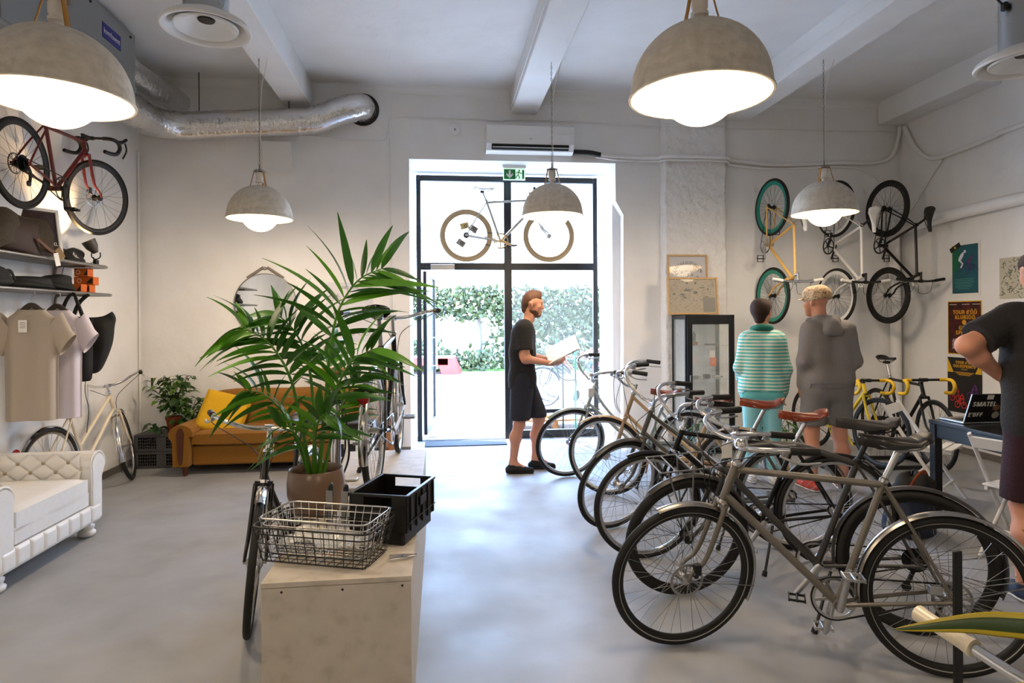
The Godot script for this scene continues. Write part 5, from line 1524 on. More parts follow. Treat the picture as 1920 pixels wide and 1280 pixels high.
func hanger(o: Node3D) -> void:
	part(o, "bar", MB.new().tube(curve([Vector3(-0.15, -0.125, 0), Vector3(-0.08, -0.06, 0), Vector3(0, 0.005, 0), Vector3(0.08, -0.06, 0), Vector3(0.15, -0.125, 0)], 6), 0.02, 8, true, false, 0.5, Vector3(0, 0, 1)), mat(Color(0.23, 0.20, 0.18), 0.5))
	part(o, "hook", MB.new().tube(curve([Vector3(0, 0.0, 0), Vector3(0, 0.06, 0), Vector3(0.02, 0.08, 0), Vector3(0.018, 0.105, 0), Vector3(0, 0.112, 0), Vector3(-0.02, 0.1, 0)], 4), 0.003, 6), M.steel)


func shelf_wall() -> void:
	M.shelf = mat(Color(0.42, 0.41, 0.39), 0.45, 0.6)
	var black_cloth := textured(mat(Color(0.045, 0.042, 0.042), 0.8), 6.0, null, bumps(71, 0.1, 3.0, 3, 256), 0.4, false)
	M.black_cloth = black_cloth
	for k in 2:
		var y := [2.035, 1.785][k] as float
		var w0 := [1.27, 1.20][k] as float
		var s := thing("wall_shelf", ["grey metal wall shelf under the red bicycle, upper one", "grey metal wall shelf with a clothes rail, lower one"][k], "shelf", ROOM)
		part(s, "board", MB.new().box(Vector3(0.15, y, (w0 + 3.4) * 0.5), Vector3(0.28, 0.02, 3.4 - w0), 0.004), M.shelf)
		part(s, "front_rail", MB.new().tube(curve([Vector3(0.01, y, w0 - 0.03), Vector3(0.24, y, w0 - 0.03), Vector3(0.3, y, w0 + 0.04), Vector3(0.3, y, w0 + 0.3), Vector3(0.3, y, 3.4)], 5), 0.014, 10), M.steel)
		for w in [1.55, 2.9]:
			part(s, "bracket", MB.new().tube(curve([Vector3(0.02, y - 0.2, w), Vector3(0.02, y - 0.05, w), Vector3(0.06, y - 0.012, w), Vector3(0.26, y - 0.012, w)], 5), 0.012, 8), M.shelf)
	var clothes := "clothes and bags hanging from the lower shelf"
	var linen := textured(mat(Color(0.70, 0.65, 0.59), 0.9), 8.0, noise(72, 0.1, [[0.0, grey(0.9)], [1.0, Color.WHITE]], 2, 256), bumps(73, 0.3, 1.0, 2, 256), 0.15, false)
	var pale := textured(mat(Color(0.80, 0.77, 0.80), 0.9), 8.0, null, bumps(73, 0.3, 1.0, 2, 256), 0.15, false)
	var defs := [[2.33, linen, 0.178, 0.83, "beige linen T-shirt on a hanger with a paper tag", "hanger inside the beige T-shirt under the shelf"], [2.02, pale, 0.178, 0.86, "pale lilac T-shirt hanging behind the beige one", "hanger inside the pale lilac T-shirt under the shelf"]]
	for d in defs:
		var hx := room(0.30, 1.665, d[0], 0.12)
		var h := thing("clothes_hanger", d[5], "hanger", hx, "clothes hangers")
		hanger(h)
		var t := thing("t_shirt", d[4], "T-shirt", hx, clothes)
		tee(t, d[2], d[3], d[1])
		if d[1] == linen:
			var tg := part(t, "paper_tag", MB.new().box(Vector3(-0.03, -0.15, 0.062), Vector3(0.055, 0.09, 0.001), 0.0), M.paper)
			for k in 4:
				part(tg, "printed_line", MB.new().box(Vector3(-0.03, -0.125 - 0.012 * k, 0.0628), Vector3(0.035, 0.003, 0.0004), 0.0), M.ink)
	# dark bags
	var b1 := thing("backpack", "black roll-top backpack hanging at the end of the lower shelf", "backpack", room(0.30, 1.10, 1.62, 0.25), clothes)
	part(b1, "body", loft([[Vector3(0, 0.0, 0), 0.02, 0.02], [Vector3(0, 0.01, 0), 0.085, 0.06], [Vector3(0, 0.08, 0), 0.13, 0.08], [Vector3(0.01, 0.25, 0), 0.18, 0.09], [Vector3(0.02, 0.40, 0), 0.19, 0.08], [Vector3(0.03, 0.46, 0), 0.19, 0.035], [Vector3(0.03, 0.48, 0), 0.16, 0.012]], 28, func(a: float, b: float) -> Vector3: return Vector3(0, 0.05 * pow(absf(cos(a * TAU)), 2.0) * smoothstep(0.75, 1.0, b), 0.006 * sin(a * 40.0 + b * 9.0)), 0.7), black_cloth)
	part(b1, "strap", MB.new().tube(curve([Vector3(-0.1, 0.46, 0.0), Vector3(-0.05, 0.6, 0.0), Vector3(0.02, 0.68, 0)], 5), 0.016, 6, true, false, 0.25, Vector3.BACK), black_cloth)
	part(b1, "buckle", MB.new().box(Vector3(0.05, 0.36, 0.085), Vector3(0.022, 0.045, 0.01), 0.003), M.brass_tag)
	part(b1, "front_strap", MB.new().tube(curve([Vector3(0.05, 0.47, 0.03), Vector3(0.05, 0.4, 0.082), Vector3(0.05, 0.28, 0.095)], 4), 0.014, 6, true, false, 0.25, Vector3.BACK), black_cloth)
	part(b1, "dangling_cord", MB.new().tube(curve([Vector3(0.0, 0.02, 0), Vector3(-0.01, -0.15, 0), Vector3(0.02, -0.3, 0.02), Vector3(0.0, -0.5, 0)], 4), 0.003, 5), M.black)
	var b2 := thing("tote_bag", "black tote bag with long handles beside the roll-top backpack", "bag", room(0.30, 1.06, 1.84, 0.1), clothes)
	part(b2, "body", loft([[Vector3(0, 0, 0), 0.1, 0.02], [Vector3(0, 0.02, 0), 0.15, 0.045], [Vector3(0, 0.25, 0), 0.16, 0.055], [Vector3(0, 0.48, 0), 0.15, 0.02], [Vector3(0, 0.5, 0), 0.15, 0.008]], 24, func(a: float, b: float) -> Vector3: return Vector3(0, 0, 0.01 * sin(a * 31.0)), 0.7), black_cloth)
	for s in [-1.0, 1.0]:
		part(b2, "handle", MB.new().tube(curve([Vector3(-0.09, 0.49, s * 0.012), Vector3(-0.03, 0.66, s * 0.006), Vector3(0.02, 0.715, 0), Vector3(0.05, 0.64, s * 0.006), Vector3(0.1, 0.49, s * 0.012)], 5), 0.012, 6, true, false, 0.25, Vector3.BACK), black_cloth)
	# round mirror leaning low at the left edge
	var rm := thing("hand_mirror", "small round mirror with a dark rim at the left picture edge", "mirror", room(0.05, 1.12, 2.72, PI * 0.5 - 0.35))
	part(rm, "glass", MB.new().lathe([Vector2(0.12, 0.012), Vector2(0, 0.012)], 40, Transform3D(Basis(Vector3.RIGHT, PI * 0.5), Vector3.ZERO)), mat(Color(0.9, 0.9, 0.9), 0.02, 1.0))
	part(rm, "rim", MB.new().lathe([Vector2(0.115, 0.0), Vector2(0.13, 0.0), Vector2(0.13, 0.025), Vector2(0.115, 0.018)], 40, Transform3D(Basis(Vector3.RIGHT, PI * 0.5), Vector3.ZERO), 0.0, TAU, true), M.dark_steel)
	# goods on the lower shelf
	var goods := "goods on the wall shelves"
	lump("shoulder_bag", "black shoulder bag folded on the left of the lower shelf", "bag", room(0.17, 1.797, 2.74, 1.2), 0.26, 0.16, 0.1, 1, black_cloth)
	var l2: Node3D = lump("saddle_bag", "black saddle bag lying in the middle of the lower shelf", "bag", room(0.17, 1.797, 2.16, 1.3), 0.2, 0.10, 0.1, 3, black_cloth)
	part(l2, "strap", MB.new().tube(curve([Vector3(-0.15, 0.05, 0.06), Vector3(-0.22, 0.12, 0.09), Vector3(-0.3, 0.1, 0.1), Vector3(-0.32, 0.02, 0.1)], 5), 0.012, 6, true, false, 0.3, Vector3.BACK), black_cloth)
	lump("shoulder_bag", "black rolled bag next to the orange boxes", "bag", room(0.17, 1.797, 1.79, 1.35), 0.15, 0.14, 0.1, 5, black_cloth)
	var orange := mat(Color(0.76, 0.36, 0.05), 0.7)
	var bx := [[1.43, 0.0, 0.13, "bottom orange box of the stack on the lower shelf"], [1.40, 0.071, 0.16, "middle orange box with a printed emblem on the lower shelf"], [1.44, 0.142, 0.11, "top orange box of the stack on the lower shelf"], [1.55, 0.0, 0.12, "orange box half hidden behind the orange stack"]]
	for b in bx:
		var o := thing("orange_box", b[3], "box", room(0.19, 1.797 + float(b[1]), b[0], 0.0), "orange boxes on the lower shelf")
		part(o, "carton", MB.new().box(Vector3(0, 0.035, 0), Vector3(b[2], 0.069, 0.09), 0.002), orange)
		part(o, "emblem", MB.new().lathe([Vector2(0.014, 0), Vector2(0.018, 0)], 16, Transform3D(AXLE, Vector3(-float(b[2]) * 0.22, 0.036, 0.0458))), M.paper)
		part(o, "printed_picture", MB.new().extrude(PackedVector2Array([Vector2(0.02, 0.01), Vector2(float(b[2]) * 0.46, 0.01), Vector2(float(b[2]) * 0.46, 0.06), Vector2(0.045, 0.045)]), 0.0006, at(Vector3(0, 0, 0.0456))), M.ink)
	# upper shelf: waxed bag, picture, shoes, clip lamp
	var olive := textured(mat(Color(0.27, 0.22, 0.14), 0.8), 4.0, noise(75, 0.03, [[0.0, grey(0.8)], [1.0, Color.WHITE]], 3, 256), null, 0.5, false)
	var ob := thing("satchel", "olive waxed canvas satchel with tan leather strap on the upper shelf", "satchel", room(0.17, 2.047, 2.35, 1.35), goods)
	part(ob, "body", loft([[Vector3(0, 0, 0), 0.2, 0.08], [Vector3(0, 0.03, 0), 0.24, 0.1], [Vector3(0.0, 0.16, 0), 0.25, 0.11], [Vector3(0.0, 0.25, 0), 0.2, 0.08], [Vector3(0, 0.29, 0), 0.05, 0.02]], 24, func(a: float, b: float) -> Vector3: return Vector3(0, 0.015 * sin(a * 12.0), 0.01 * sin(a * 17.0 + b * 6.0)), 0.7), mat(Color(0.2, 0.12, 0.08), 0.7))
	part(ob, "flap", MB.new().grid(16, 14, func(a: float, b: float) -> Vector3:
		var t := b * 2.2
		return Vector3((a - 0.5) * 0.52, 0.305 - 0.2 * pow(maxf(t - 1.0, 0.0), 1.3) - 0.02 * cos(a * 9.0) - 0.05 * pow(absf(a - 0.5) * 2.0, 3.0), -0.08 + 0.11 * minf(t, 1.6) + 0.02 * sin(a * 7.0)), 0.006), olive)
	part(ob, "strap", MB.new().tube(curve([Vector3(0.1, 0.12, 0.12), Vector3(0.2, 0.05, 0.13), Vector3(0.3, 0.03, 0.1)], 5), 0.016, 6, true, false, 0.25, Vector3.BACK), mat(Color(0.35, 0.2, 0.09), 0.6))
	part(ob, "price_tag", MB.new().box(Vector3(0.27, -0.02, 0.13), Vector3(0.045, 0.1, 0.001), 0.0, Basis(Vector3.BACK, 0.25)), M.paper)
	part(ob, "kraft_tag", MB.new().box(Vector3(0.31, 0.03, 0.12), Vector3(0.06, 0.09, 0.001), 0.0, Basis(Vector3.BACK, 0.6)), mat(Color(0.5, 0.4, 0.26), 0.8))
	var fr := thing("picture_frame", "white framed dark picture leaning on the upper shelf", "picture", room(0.12, 2.047, 1.92, 0.95) * Transform3D(Basis(Vector3.RIGHT, -0.22), Vector3.ZERO), goods)
	for q in [[0, 0.42, 0.34, 0.025], [0, 0.0125, 0.34, 0.025]]:
		part(fr, "frame_rail", MB.new().box(Vector3(q[0], q[1], 0), Vector3(q[2], q[3], 0.025), 0.003), M.white)
	for x in [-0.1575, 0.1575]:
		part(fr, "frame_stile", MB.new().box(Vector3(x, 0.216, 0), Vector3(0.025, 0.383, 0.025), 0.003), M.white)
	part(fr, "picture", MB.new().box(Vector3(0, 0.216, -0.004), Vector3(0.29, 0.383, 0.004), 0.0), textured(mat(Color(0.30, 0.22, 0.19), 0.3), 4.0, noise(77, 0.02, [[0.0, Color(0.5, 0.45, 0.45)], [0.7, Color(0.8, 0.75, 0.72)], [1.0, Color(1.0, 0.75, 0.6)]], 3, 256), null, 0.5, false))
	part(fr, "inset_card", MB.new().box(Vector3(-0.02, 0.2, 0.0), Vector3(0.11, 0.15, 0.002), 0.0), mat(Color(0.42, 0.37, 0.29), 0.6))
	lettering(fr, "Kulku", 0.05, M.paper, at(Vector3(0.09, 0.14, 0.0)))
	for k in 2:
		var sh: Node3D = lump("cycling_shoe", ["black cycling shoe with white lettering by the clip lamp", "black cycling shoe hidden behind the other shoe"][k], "shoe", room(0.19 - 0.115 * k, 2.047, 1.60 + 0.02 * k, 1.5), 0.14, 0.13, 0.045, 7 + k, black_cloth)
		lettering(sh, "Kulma", 0.035, M.paper, Transform3D(Basis(Vector3.BACK, -0.5), Vector3(-0.03, 0.05, 0.047)))
	clip_lamp()


func lump(nm: String, label: String, cat: String, xf: Transform3D, sx: float, sy: float, sz: float, seed_: int, m: Material) -> Node3D:
	var t := thing(nm, label, cat, xf, "goods on the wall shelves")
	part(t, "body", loft([[Vector3(0, 0, 0), sx * 0.75, sz * 0.7], [Vector3(0, sy * 0.15, 0), sx, sz], [Vector3(0, sy * 0.5, 0), sx * 0.95, sz * 0.95], [Vector3(sx * 0.1, sy * 0.85, 0), sx * 0.6, sz * 0.6], [Vector3(sx * 0.1, sy, 0), sx * 0.05, sz * 0.05]], 24, func(a: float, b: float) -> Vector3: return Vector3(0.02 * sin(a * 13.0 + seed_), 0.012 * sin(a * TAU * 2.0 + b * 7.0 + seed_), 0.02 * cos(b * 9.0 + a * 6.0)) * sin(b * PI), 0.85), m)
	return t


func clip_lamp() -> void:
	var o := thing("clip_lamp", "small dark clip-on spotlight shining up from the shelf end", "lamp", room(0.25, 2.07, 1.36))
	var tilt := Basis(Vector3.BACK, 0.42) * Basis(Vector3.RIGHT, 0.28)
	var xf := Transform3D(tilt, Vector3(0, 0.085, 0))
	part(o, "clip", MB.new().box(Vector3(0, 0.0, 0), Vector3(0.03, 0.05, 0.05), 0.005).rod(Vector3(-0.02, 0.0, 0), Vector3(-0.02, 0.05, 0), 0.004, 6), M.black)
	part(o, "yoke", MB.new().tube(curve([Vector3(-0.035, 0.09, 0), Vector3(-0.035, 0.05, 0), Vector3(0, 0.03, 0), Vector3(0.035, 0.05, 0), Vector3(0.035, 0.09, 0)], 4), 0.005, 6), M.dark_steel)
	part(o, "shade", MB.new().lathe([Vector2(0, 0), Vector2(0.02, 0.0), Vector2(0.03, 0.02), Vector2(0.05, 0.06), Vector2(0.058, 0.12), Vector2(0.055, 0.12), Vector2(0.047, 0.062), Vector2(0.027, 0.024), Vector2(0, 0.01)], 28, xf), mat(Color(0.25, 0.23, 0.21), 0.5))
	part(o, "bulb", MB.new().ell(Vector3.ZERO, Vector3(0.026, 0.03, 0.026)), M.bulb, xf * at(Vector3(0, 0.075, 0)))
	part(o, "cord", MB.new().tube(curve([Vector3(0, 0.02, 0), Vector3(-0.05, -0.02, 0.05), Vector3(-0.2, -0.03, 0.1), Vector3(-0.24, -0.3, 0.12)], 5), 0.003, 5), M.black)
	var l := SpotLight3D.new()
	l.name = "spot_light"
	l.light_color = Color(1.0, 0.82, 0.58)
	l.light_energy = 1.2
	l.light_size = 0.02
	l.spot_range = 15.0
	l.spot_attenuation = 2.0
	l.spot_angle = 42.0
	l.spot_angle_attenuation = 0.7
	l.shadow_enabled = true
	o.add_child(l)
	l.transform = xf * Transform3D(Basis(Vector3.RIGHT, PI * 0.5), Vector3(0, 0.075, 0))


# ------------------------------------------------------------------ plinth with palm, baskets, crate
func build_middle() -> void:
	M.plinth = textured(mat(Color(0.74, 0.71, 0.66), 0.6), 0.9, noise(81, 0.02, [[0.0, Color(0.86, 0.85, 0.83)], [0.4, Color(0.95, 0.945, 0.94)], [1.0, Color.WHITE]], 6), bumps(82, 0.05, 1.5, 4), 0.15)
	# its long axis follows the room
	var c := ROOM * Vector3(2.912, 0, 3.78)
	var pl := thing("display_plinth", "long cream painted plywood plinth in the foreground", "plinth", Transform3D(ROOM.basis, c))
	part(pl, "front_panel", MB.new().box(Vector3(0, 0.28, 1.14), Vector3(0.545, 0.56, 0.018), 0.002), M.plinth)
	part(pl, "back_panel", MB.new().box(Vector3(0, 0.28, -1.14), Vector3(0.545, 0.56, 0.018), 0.002), M.plinth)
	for s in [-1.0, 1.0]:
		part(pl, "side_panel", MB.new().box(Vector3(s * 0.264, 0.28, 0), Vector3(0.018, 0.56, 2.262), 0.002), M.plinth)
	for k in 2:
		part(pl, "top_board", MB.new().box(Vector3(0, 0.571, 0.575 - 1.15 * k), Vector3(0.55, 0.02, 1.147), 0.002), M.plinth)
	for q in [[-0.2, 0.555], [0.02, 0.553], [0.24, 0.556]]:
		part(pl, "screw", MB.new().lathe([Vector2(0, 0.001), Vector2(0.004, 0.001), Vector2(0.005, 0)], 8, Transform3D(Basis(Vector3.RIGHT, PI * 0.5), Vector3(q[0], q[1] - 0.01, 1.149))), M.dark_steel)
	palm()
	var cart := [[Vector3(-1.42, 0.0, -5.55), 0.34, 0.3, "white printed carton on the floor behind the plinth, lower of two"], [Vector3(-1.41, 0.302, -5.55), 0.32, 0.22, "white printed carton stacked behind the plinth, upper of two"]]
	for c2 in cart:
		var cb := thing("carton", c2[3], "carton", at(c2[0], 0.1), "white cartons behind the plinth")
		part(cb, "box", MB.new().box(Vector3(0, c2[2] * 0.5, 0), Vector3(c2[1], c2[2], 0.26), 0.003), M.paper)
		for k in 3:
			part(cb, "printed_mark", MB.new().box(Vector3(-0.1 + 0.1 * k, c2[2] * 0.5, 0.1308), Vector3(0.06, c2[2] * 0.5, 0.0006), 0.0), M.ink)
		part(cb, "tape", MB.new().box(Vector3(0, c2[2] + 0.0005, 0), Vector3(0.05, 0.001, 0.262), 0.0), mat(Color(0.6, 0.45, 0.28), 0.4))
	var bb := thing("black_case", "flat black case lying on the white cartons behind the plinth", "case", at(Vector3(-1.41, 0.525, -5.55), 0.1))
	part(bb, "shell", MB.new().box(Vector3(0, 0.06, 0), Vector3(0.36, 0.12, 0.24), 0.012), M.black)
	part(bb, "handle", MB.new().tube(curve([Vector3(-0.06, 0.06, 0.12), Vector3(-0.05, 0.06, 0.15), Vector3(0.05, 0.06, 0.15), Vector3(0.06, 0.06, 0.12)], 4), 0.008, 6), M.black)
	basket("black wire bicycle basket at the front of the plinth", Vector3(-0.77, 0.583, -2.555), 0.45, 0.215, 0.145, M.black_wire, 11)
	basket("chrome wire bicycle basket stacked inside the black basket", Vector3(-0.768, 0.612, -2.56), 0.415, 0.185, 0.145, M.chrome, 12)
	black_crate()
	for k in 2:
		var h := thing("basket_bracket", ["flat metal basket bracket hooked on the rear basket rim, left one", "flat metal basket bracket hooked on the rear basket rim, right one"][k], "bracket", at(Vector3(-0.80 + 0.07 * k, 0.665, -2.715 + 0.014 * k), -0.22))
		part(h, "plate", MB.new().box(Vector3(0, 0.07, 0), Vector3(0.032, 0.14, 0.005), 0.001), M.steel)
		part(h, "hook", MB.new().tube(curve([Vector3(0, 0.14, 0), Vector3(0, 0.155, -0.008), Vector3(0, 0.15, -0.022), Vector3(0, 0.11, -0.024)], 4), 0.016, 6, true, false, 0.2, Vector3.RIGHT), M.black)
	var bag := mat(Color(0.92, 0.94, 0.95, 0.22), 0.08)
	bag.transparency = BaseMaterial3D.TRANSPARENCY_ALPHA
	one("plastic_bag", "crumpled clear plastic bag inside the wire baskets", "plastic bag", MB.new().grid(24, 20, func(a: float, b: float) -> Vector3:
		return Vector3((a - 0.5) * 0.34, 0.025 + 0.018 * sin(a * 9.0 + b * 5.0) * cos(b * 8.0 - a * 3.0) + 0.005 * sin(a * 19.0 + b * 13.0), (b - 0.5) * 0.16), 0.002), bag, at(Vector3(-0.768, 0.63, -2.56), -0.22))
	var tool_ := thing("pliers", "small chrome pliers lying near the plinth corner", "pliers", at(Vector3(-0.44, 0.583, -2.52), 0.25))
	for s in [-1.0, 1.0]:
		part(tool_, "handle", MB.new().tube(curve([Vector3(-0.06, 0.008, s * 0.018), Vector3(0, 0.008, s * 0.012), Vector3(0.05, 0.008, -s * 0.004)], 4), 0.005, 6), M.chrome)
	part(tool_, "spring", MB.new().rod(Vector3(-0.01, 0.008, -0.012), Vector3(-0.01, 0.008, 0.012), 0.003, 6), M.dark_steel)
	for k in 2:
		var p := thing("floor_pump", ["chrome floor pump standing behind the palm pot, nearer one", "chrome floor pump standing behind the palm pot, farther one"][k], "floor pump", at(Vector3([-1.0, -1.075][k], 0.582, [-3.55, -3.75][k])), "floor pumps on the plinth")
		part(p, "barrel", MB.new().rod(Vector3(0, 0.02, 0), Vector3(0, 0.5, 0), 0.021, 16), M.chrome)
		part(p, "collar", MB.new().lathe([Vector2(0.021, 0.49), Vector2(0.027, 0.49), Vector2(0.027, 0.53), Vector2(0.01, 0.54)], 16), M.black)
		part(p, "rod", MB.new().rod(Vector3(0, 0.5, 0), Vector3(0, 0.66, 0), 0.006, 8), M.chrome)
		part(p, "handle", MB.new().tube(PackedVector3Array([Vector3(-0.11, 0.66, 0), Vector3(-0.04, 0.665, 0), Vector3(0.04, 0.665, 0), Vector3(0.11, 0.66, 0)]), PackedFloat32Array([0.015, 0.013, 0.013, 0.015]), 10), M.wood)
		part(p, "foot_plate", MB.new().box(Vector3(0.02, 0.008, 0), Vector3(0.24, 0.014, 0.06), 0.004), M.alu)
		part(p, "hose", MB.new().tube(curve([Vector3(0.02, 0.05, 0), Vector3(0.07, 0.2, 0.01), Vector3(0.055, 0.4, 0.01), Vector3(0.04, 0.5, 0.0), Vector3(0.03, 0.3, 0.02)], 5), 0.006, 6), M.black)


func basket(label: String, p: Vector3, sx: float, sz: float, h: float, m: Material, n: int) -> void:
	var o := thing("wire_basket", label, "basket", at(p, -0.22), "wire baskets on the plinth")
	var r := 0.0019
	var ring := func(y: float, e: float, rr: float) -> PackedVector3Array:
		var out := []
		var x := sx * 0.5 + e
		var z := sz * 0.5 + e
		var c := 0.035
		for q in [[1, 1, 0.0], [-1, 1, PI * 0.5], [-1, -1, PI], [1, -1, PI * 1.5]]:
			for k in 4:
				var a: float = q[2] + PI * 0.5 * k / 3.0
				out.push_back(Vector3(q[0] * (x - c) + c * cos(a), y, q[1] * (z - c) + c * sin(a)))
		return PackedVector3Array(out)
	var tp := 0.028
	part(o, "top_rim", MB.new().tube(ring.call(h, tp, 0.004), 0.0042, 6, false, true), m)
	part(o, "second_rim", MB.new().tube(ring.call(h - 0.028, tp * 0.8, 0.003), 0.0028, 6, false, true), m)
	var w := MB.new()
	for k in 3:
		var q := float(k) / 3.0
		w.tube(ring.call(0.003 + (h - 0.03) * q, tp * q, r), r, 5, false, true)
	for k in n + 1:
		var x := lerpf(-1, 1, float(k) / n) * (sx * 0.5 - 0.01)
		var xt := x * (1.0 + tp * 2.0 / sx)
		w.tube(PackedVector3Array([Vector3(xt, h, sz * 0.5 + tp), Vector3(x, 0.003, sz * 0.5), Vector3(x, 0.003, -sz * 0.5), Vector3(xt, h, -sz * 0.5 - tp)]), r, 5)
	var nz := n - 4
	for k in nz:
		var z := lerpf(-1, 1, float(k) / (nz - 1)) * (sz * 0.5 - 0.01)
		var zt := z * (1.0 + tp * 2.0 / sz)
		w.tube(PackedVector3Array([Vector3(sx * 0.5 + tp, h, zt), Vector3(sx * 0.5, 0.003, z), Vector3(-sx * 0.5, 0.003, z), Vector3(-sx * 0.5 - tp, h, zt)]), r, 5)
	part(o, "wires", w, m).set_meta("kind", "stuff")


func black_crate() -> void:
	var m := mat(Color(0.045, 0.042, 0.042), 0.35)
	var yaw := -0.22
	var base := thing("folded_crate", "black folded plastic crate lying under the open black crate", "crate", at(Vector3(-0.55, 0.582, -2.845), yaw) * Transform3D(Basis.from_scale(Vector3(1, 0.9, 0.86)), Vector3.ZERO))
	part(base, "tray", MB.new().box(Vector3(0, 0.03, 0), Vector3(0.25, 0.058, 0.38), 0.006), m)
	for k in 5:
		part(base, "rib", MB.new().box(Vector3(-0.1 + 0.05 * k, 0.03, 0.192), Vector3(0.008, 0.05, 0.006), 0.001), m)
	var o := thing("plastic_crate", "open black plastic crate with handle slots on the plinth edge", "crate", at(Vector3(-0.545, 0.637, -2.845), yaw) * Transform3D(Basis.from_scale(Vector3(1, 0.78, 0.86)), Vector3.ZERO))
	var sx := 0.27
	var sz := 0.40
	var h := 0.205
	part(o, "bottom", MB.new().box(Vector3(0, 0.005, 0), Vector3(sx - 0.01, 0.01, sz - 0.01), 0.001), m)
	# walls with a real hand slot and small slits in the far end
	for s in [-1.0, 1.0]:
		var end_ := holder(o, "end_wall", at(Vector3(0, 0, s * (sz * 0.5 - 0.004))))
		part(end_, "lower_panel", MB.new().box(Vector3(0, 0.068, 0), Vector3(sx - 0.01, 0.136, 0.008), 0.001), m)
		for e in [-1.0, 1.0]:
			part(end_, "upper_panel", MB.new().box(Vector3(e * 0.0975, 0.163, 0), Vector3(0.065, 0.054, 0.008), 0.001), m)
		part(end_, "handle_bar", MB.new().box(Vector3(0, 0.198, 0), Vector3(sx, 0.016, 0.016), 0.003), m)
		var sd := holder(o, "side_wall", at(Vector3(s * (sx * 0.5 - 0.004), 0, 0)))
		part(sd, "panel", MB.new().box(Vector3(0, 0.1, 0), Vector3(0.008, 0.2, sz - 0.012), 0.001), m)
		part(sd, "top_rim", MB.new().box(Vector3(0, 0.198, 0), Vector3(0.018, 0.016, sz), 0.003), m)
		for k in 5:
			part(sd, "rib", MB.new().box(Vector3(s * 0.006, 0.1, -0.16 + 0.08 * k), Vector3(0.01, 0.19, 0.008), 0.001), m)
		part(sd, "cross_rib", MB.new().box(Vector3(s * 0.006, 0.05, 0), Vector3(0.01, 0.008, sz - 0.02), 0.001), m)
		part(sd, "label_frame", MB.new().box(Vector3(s * 0.009, 0.13, 0.0), Vector3(0.008, 0.05, 0.09), 0.001), m)


